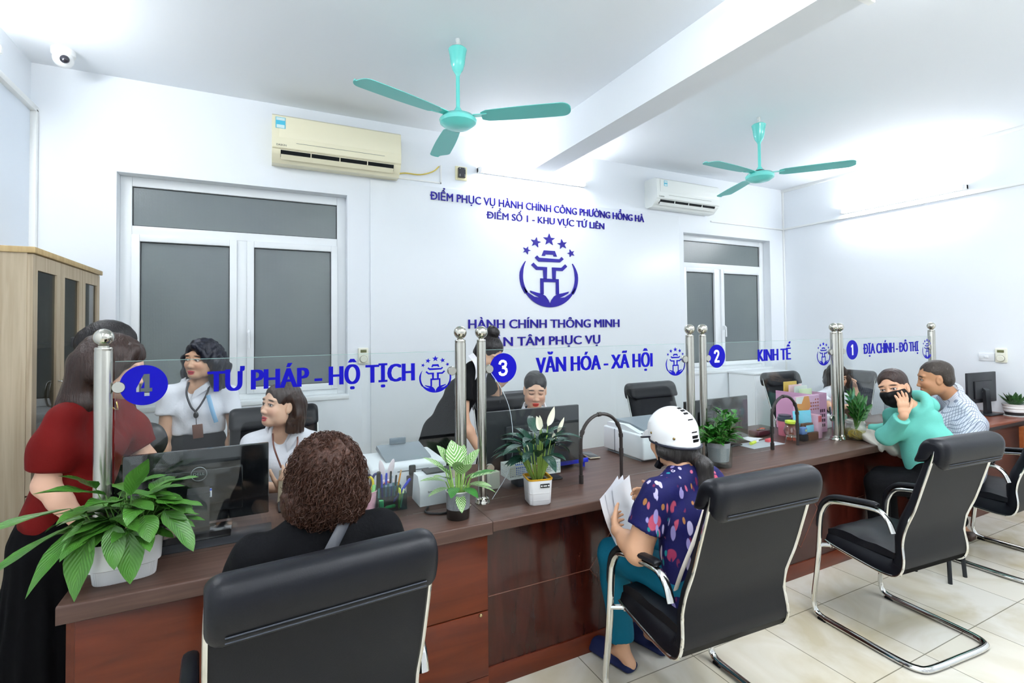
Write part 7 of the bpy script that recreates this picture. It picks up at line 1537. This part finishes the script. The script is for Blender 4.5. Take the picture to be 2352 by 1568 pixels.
# ---- masked woman in the mint hoodie
r = person('woman in mint hoodie and black face mask resting her chin on her hand'); Hm = hframe(186, -6, -14); hp = V(3.735, 1.865, 1.178)
J = JD(N=(3.845, 1.82, 1.05), C=(3.88, 1.77, .86), P=(3.875, 1.70, .57), SL=(3.875, 1.735, .985), SR=(3.90, 1.95, .965), EL=(3.735, 1.915, .852), ER=(4.10, 2.06, .83), WL=(3.652, 1.770, 1.018), WR=(4.10, 2.24, .80), KL=(3.68, 1.95, .54), KR=(3.84, 2.0, .54), AL=(3.70, 1.95, .09), AR=(3.86, 1.97, .09), toe=(-.3, .95, 0), HB=hp+Hm @ V(0, -.03, -.07))
s = Solid(); pt = []; body(s, J, .96); eyes_dx = .0; head(s, pt, hp, Hm, 1.02, skin='#d0a283', fine=.0026)
hand(s, J['WL'], (.02, .05, .95), (.85, -.45, 0), (.40, .85, .15), (.12, .22, .22), .95, spread=.7, fine=.0036); hand(s, J['WR'], (-.3, .8, -.05), (-.6, -.2, .5), (0, 0, -1), (.2, .3, .2), .9, fine=.006)
s.mesh('body', M_skin, r, .008, paint=pt, base=skinc('#d0a283')); T = lambda *p: hp+Hm @ (V(*p)*1.02)
s = Solid(); s.ell(T(0, -.018, .042), (.080, .102, .085), Hm, .02); s.ell(T(0, -.07, -.03), (.066, .05, .06), Hm, .03); s.chain([T(0, -.10, -.03), T(0, -.14, -.09), T(0, -.165, -.14)], [.03, .032, .018], .02); s.ell(T(0, .122, -.020), (.067, .090, .108), Hm, .012, 's')
for e in (-1, 1): s.ell(T(e*.085, .005, -.025), (.025, .03, .045), Hm, .01, 's')
s.mesh('hair', M_hbrown, r, .006, noise=strands(.001, 240))
s = Solid(); s.ell(T(0, .022, -.028), (.0665, .074, .090), Hm, .02); s.ell(T(0, .058, -.092), (.036, .030, .026), Hm, .03); s.cap(T(0, .078, -.005), T(0, .094, -.036), .014, .018, .02); s.ell(T(0, .080, -.074), (.034, .020, .024), Hm, .015)
for e in (-1, 1): s.ell(T(e*.047, .014, -.066), (.027, .046, .041), Hm, .03); s.ell(T(e*.036, .060, -.032), (.028, .026, .028), Hm, .025)
s.box(T(0, .05, .09), (.2, .2, .098), Hm @ np.array([[1, 0, 0], [0, .995, .10], [0, -.10, .995]]), .005, .008, 's'); s.box(T(0, -.11, -.05), (.2, .10, .2), Hm @ np.array([[1, 0, 0], [0, .97, .24], [0, -.24, .97]]), .005, .01, 's'); mk = s.mesh('face_mask', mat('black_mask_cloth', '#08090c', .7, spec=.2), r, .0042, smooth=2)
for e in (-1, 1): cord('ear_loop', [T(e*.064, .01, -.03), T(e*.074, -.005, -.008), T(e*.079, -.02, .012)], .0025, mat('black_mask_cloth', '#0e0f14', .6), mk)
MB().box(tuple(T(.058, .045, -.078)), (.014, .012, .02), .002, rot=(0, 0, .6)).build('mask_label', mat('white_label', '#eef2f6', .5), mk)
s = Solid(); shirt(s, J, .98, 1.01, .066, .25, fit=1.12); s.cap(J['EL'], mid(J['EL'], J['WL'], .88), .056, .046, .02, cut=True); s.cap(J['ER'], mid(J['ER'], J['WR'], .8), .056, .046, .02, cut=True)
s.tor(mid(J['N'], J['C'], .02)+V(.02, -.01, .01), unit(V(*J['HB'])-V(*J['N'])+V(-.03, 0, 0)), .078, .034, .012); s.ell(mid(J['N'], J['C'], .25)+V(.10, -.01, .05), (.055, .09, .065), None, .012)
s.mesh('hoodie', M_mint, r, .0075, noise=folds(.0045, 24, 1.3))
s = Solid(); s.cap(J['P'], V(3.88, 1.71, .66), .165, .155, .03, lat=(.5, .8, 0), flat=.8)
for q in ('L', 'R'): s.cap(V(*J['P'])+V(.0, -.06 if q == 'L' else .06, 0), J['K'+q], .092, .072, .03); s.cap(J['K'+q], mid(J['K'+q], J['A'+q], .92), .07, .058, .03)
s.mesh('trousers', M_blacksh, r, .011)
for q in ('L', 'R'): A = V(*J['A'+q]); MB().box((A[0]-.015, A[1]+.03, .022), (.085, .22, .044), .015, 3).build('shoe', mat('black_shoe', '#15151a', .5), r)
rebase(r, (3.95, 1.7, 0))
r = thing('stool', 'round black stool under the woman in the mint hoodie', 'stool'); MB().lathe([(.0, .45), (.155, .45), (.165, .47), (.155, .495), (0, .50)], (3.875, 1.70, 0), 28).build('seat', M_leather, r)
for a in (45, 135, 225, 315): MB().tube([(3.875+.10*math.cos(R(a)), 1.70+.10*math.sin(R(a)), .45), (3.875+.13*math.cos(R(a)), 1.70+.13*math.sin(R(a)), 0)], .012, 8).build('leg', M_dark, r)
rebase(r, (3.875, 1.70, 0))
# cream jacket lying over the counter edge
r = thing('jacket', 'cream jacket draped over the counter corner under the mint sleeve', 'clothing'); s = Solid(); s.chain([(3.97, 2.30, .80), (3.93, 2.18, .80), (3.88, 2.07, .785), (3.86, 1.985, .765)], [.05, .06, .055, .045], .04, lat=(.6, -.6, 0), flat=.8); s.chain([(3.86, 1.995, .77), (3.90, 1.965, .735), (3.97, 1.955, .69)], [.05, .045, .03], .03); s.chain([(3.98, 2.32, .84), (3.96, 2.22, .845)], [.035, .05], .03); s.box((3.95, 2.3, .71), (.5, .29, .0495), None, .002, .004, 's')
s.mesh('cloth', mat('cream_fleece', '#d9d6cc', .85, bump=('noise', 120, .2)), r, .007, noise=folds(.011, 42, 1)); rebase(r, (3.95, 2.1, .76))

# ---- man in the checked shirt
r = person('man in checked short-sleeved shirt seated beside the mint hoodie at the right'); Hm = hframe(128, -10, 0); hp = V(4.375, 1.92, 1.203)
J = JD(N=(4.515, 1.87, 1.075), C=(4.44, 1.77, .87), P=(4.355, 1.76, .575), SL=(4.40, 1.765, 1.005), SR=(4.62, 2.0, .985), EL=(4.42, 1.93, .83), ER=(4.66, 2.14, .81), WL=(4.30, 2.13, .80), WR=(4.50, 2.24, .80), KL=(4.42, 1.99, .535), KR=(4.60, 1.99, .535), AL=(4.47, 1.95, .09), AR=(4.68, 1.92, .09), toe=(-.2, .98, 0), HB=hp+Hm @ V(0, -.03, -.07))
s = Solid(); pt = []; body(s, J, 1.0, neck=.054); head(s, pt, hp, Hm, 1.05, skin='#b98662', lips='#9c5f52', fine=.0032); hand(s, J['WL'], (-.2, .9, -.05), (.6, .4, .3), (0, 0, -1), (.2, .3, .2), 1.0, fine=.006); hand(s, J['WR'], (-.8, .5, -.05), (-.3, -.8, .2), (0, 0, -1), (.2, .3, .2), 1.0, fine=.006)
s.mesh('body', M_skin, r, .009, paint=pt, base=skinc('#b98662')); T = lambda *p: hp+Hm @ (V(*p)*1.05)
s = Solid(); s.ell(T(0, -.022, .044), (.080, .099, .083), Hm, .02); s.ell(T(0, -.06, -.02), (.072, .05, .055), Hm, .03); s.ell(T(0, .126, -.022), (.072, .094, .104), Hm, .012, 's'); s.box(T(0, .05, -.08), (.2, .068, .06), Hm, .01, .01, 's')
for e in (-1, 1): s.ell(T(e*.082, .0, -.025), (.028, .032, .045), Hm, .01, 's')
s.mesh('hair', M_hgrey, r, .0065, noise=strands(.001, 260))
def checks():
    m = mat('checked_shirt_cloth', '#d5dde8', .75); nt = m.node_tree; b = nt.nodes['Principled BSDF']; tc = nt.nodes.new('ShaderNodeTexCoord'); prev = None
    for d in ((-.66, .40, .64), (.55, .80, .12)):
        dt = nt.nodes.new('ShaderNodeVectorMath'); dt.operation = 'DOT_PRODUCT'; dt.inputs[1].default_value = tuple(unit(d)); nt.links.new(tc.outputs['Object'], dt.inputs[0]); mu = nt.nodes.new('ShaderNodeMath'); mu.operation = 'MULTIPLY'; mu.inputs[1].default_value = 74; nt.links.new(dt.outputs['Value'], mu.inputs[0])
        fr = nt.nodes.new('ShaderNodeMath'); fr.operation = 'FRACT'; nt.links.new(mu.outputs[0], fr.inputs[0]); lt = nt.nodes.new('ShaderNodeMath'); lt.operation = 'LESS_THAN'; lt.inputs[1].default_value = .2; nt.links.new(fr.outputs[0], lt.inputs[0])
        if prev is None: prev = lt.outputs[0]
        else: mxm = nt.nodes.new('ShaderNodeMath'); mxm.operation = 'MAXIMUM'; nt.links.new(prev, mxm.inputs[0]); nt.links.new(lt.outputs[0], mxm.inputs[1]); prev = mxm.outputs[0]
    mx = nt.nodes.new('ShaderNodeMix'); mx.data_type = 'RGBA'; mx.inputs[6].default_value = lin('#dbe2ee'); mx.inputs[7].default_value = lin('#8793a8'); nt.links.new(prev, mx.inputs[0]); nt.links.new(mx.outputs[2], b.inputs['Base Color']); return m
M_chk = checks(); s = Solid(); shirt(s, J, 1.04, .66, .070, .02); s.mesh('shirt', M_chk, r, .008, noise=folds(.0035, 24, 9)); collar('shirt_collar', J, M_chk, r, (-.6, .7, -.2), .066, .4)
s = Solid(); s.cap(J['P'], V(4.37, 1.76, .66), .16, .155, .03, lat=(.9, .3, 0), flat=.75)
for q in ('L', 'R'): s.cap(V(*J['P'])+(V(-.07, .0, -.0) if q == 'L' else V(.07, .0, -.0)), J['K'+q], .092, .07, .03); s.cap(J['K'+q], mid(J['K'+q], J['A'+q], .92), .07, .058, .03)
s.mesh('trousers', M_dkcloth, r, .012)
for q in ('L', 'R'): A = V(*J['A'+q]); MB().box((A[0]-.015, A[1]+.04, .03), (.09, .26, .06), .02, 3).build('shoe', mat('brown_shoe', '#3b241b', .4), r)
rebase(r, (4.45, 1.80, 0))
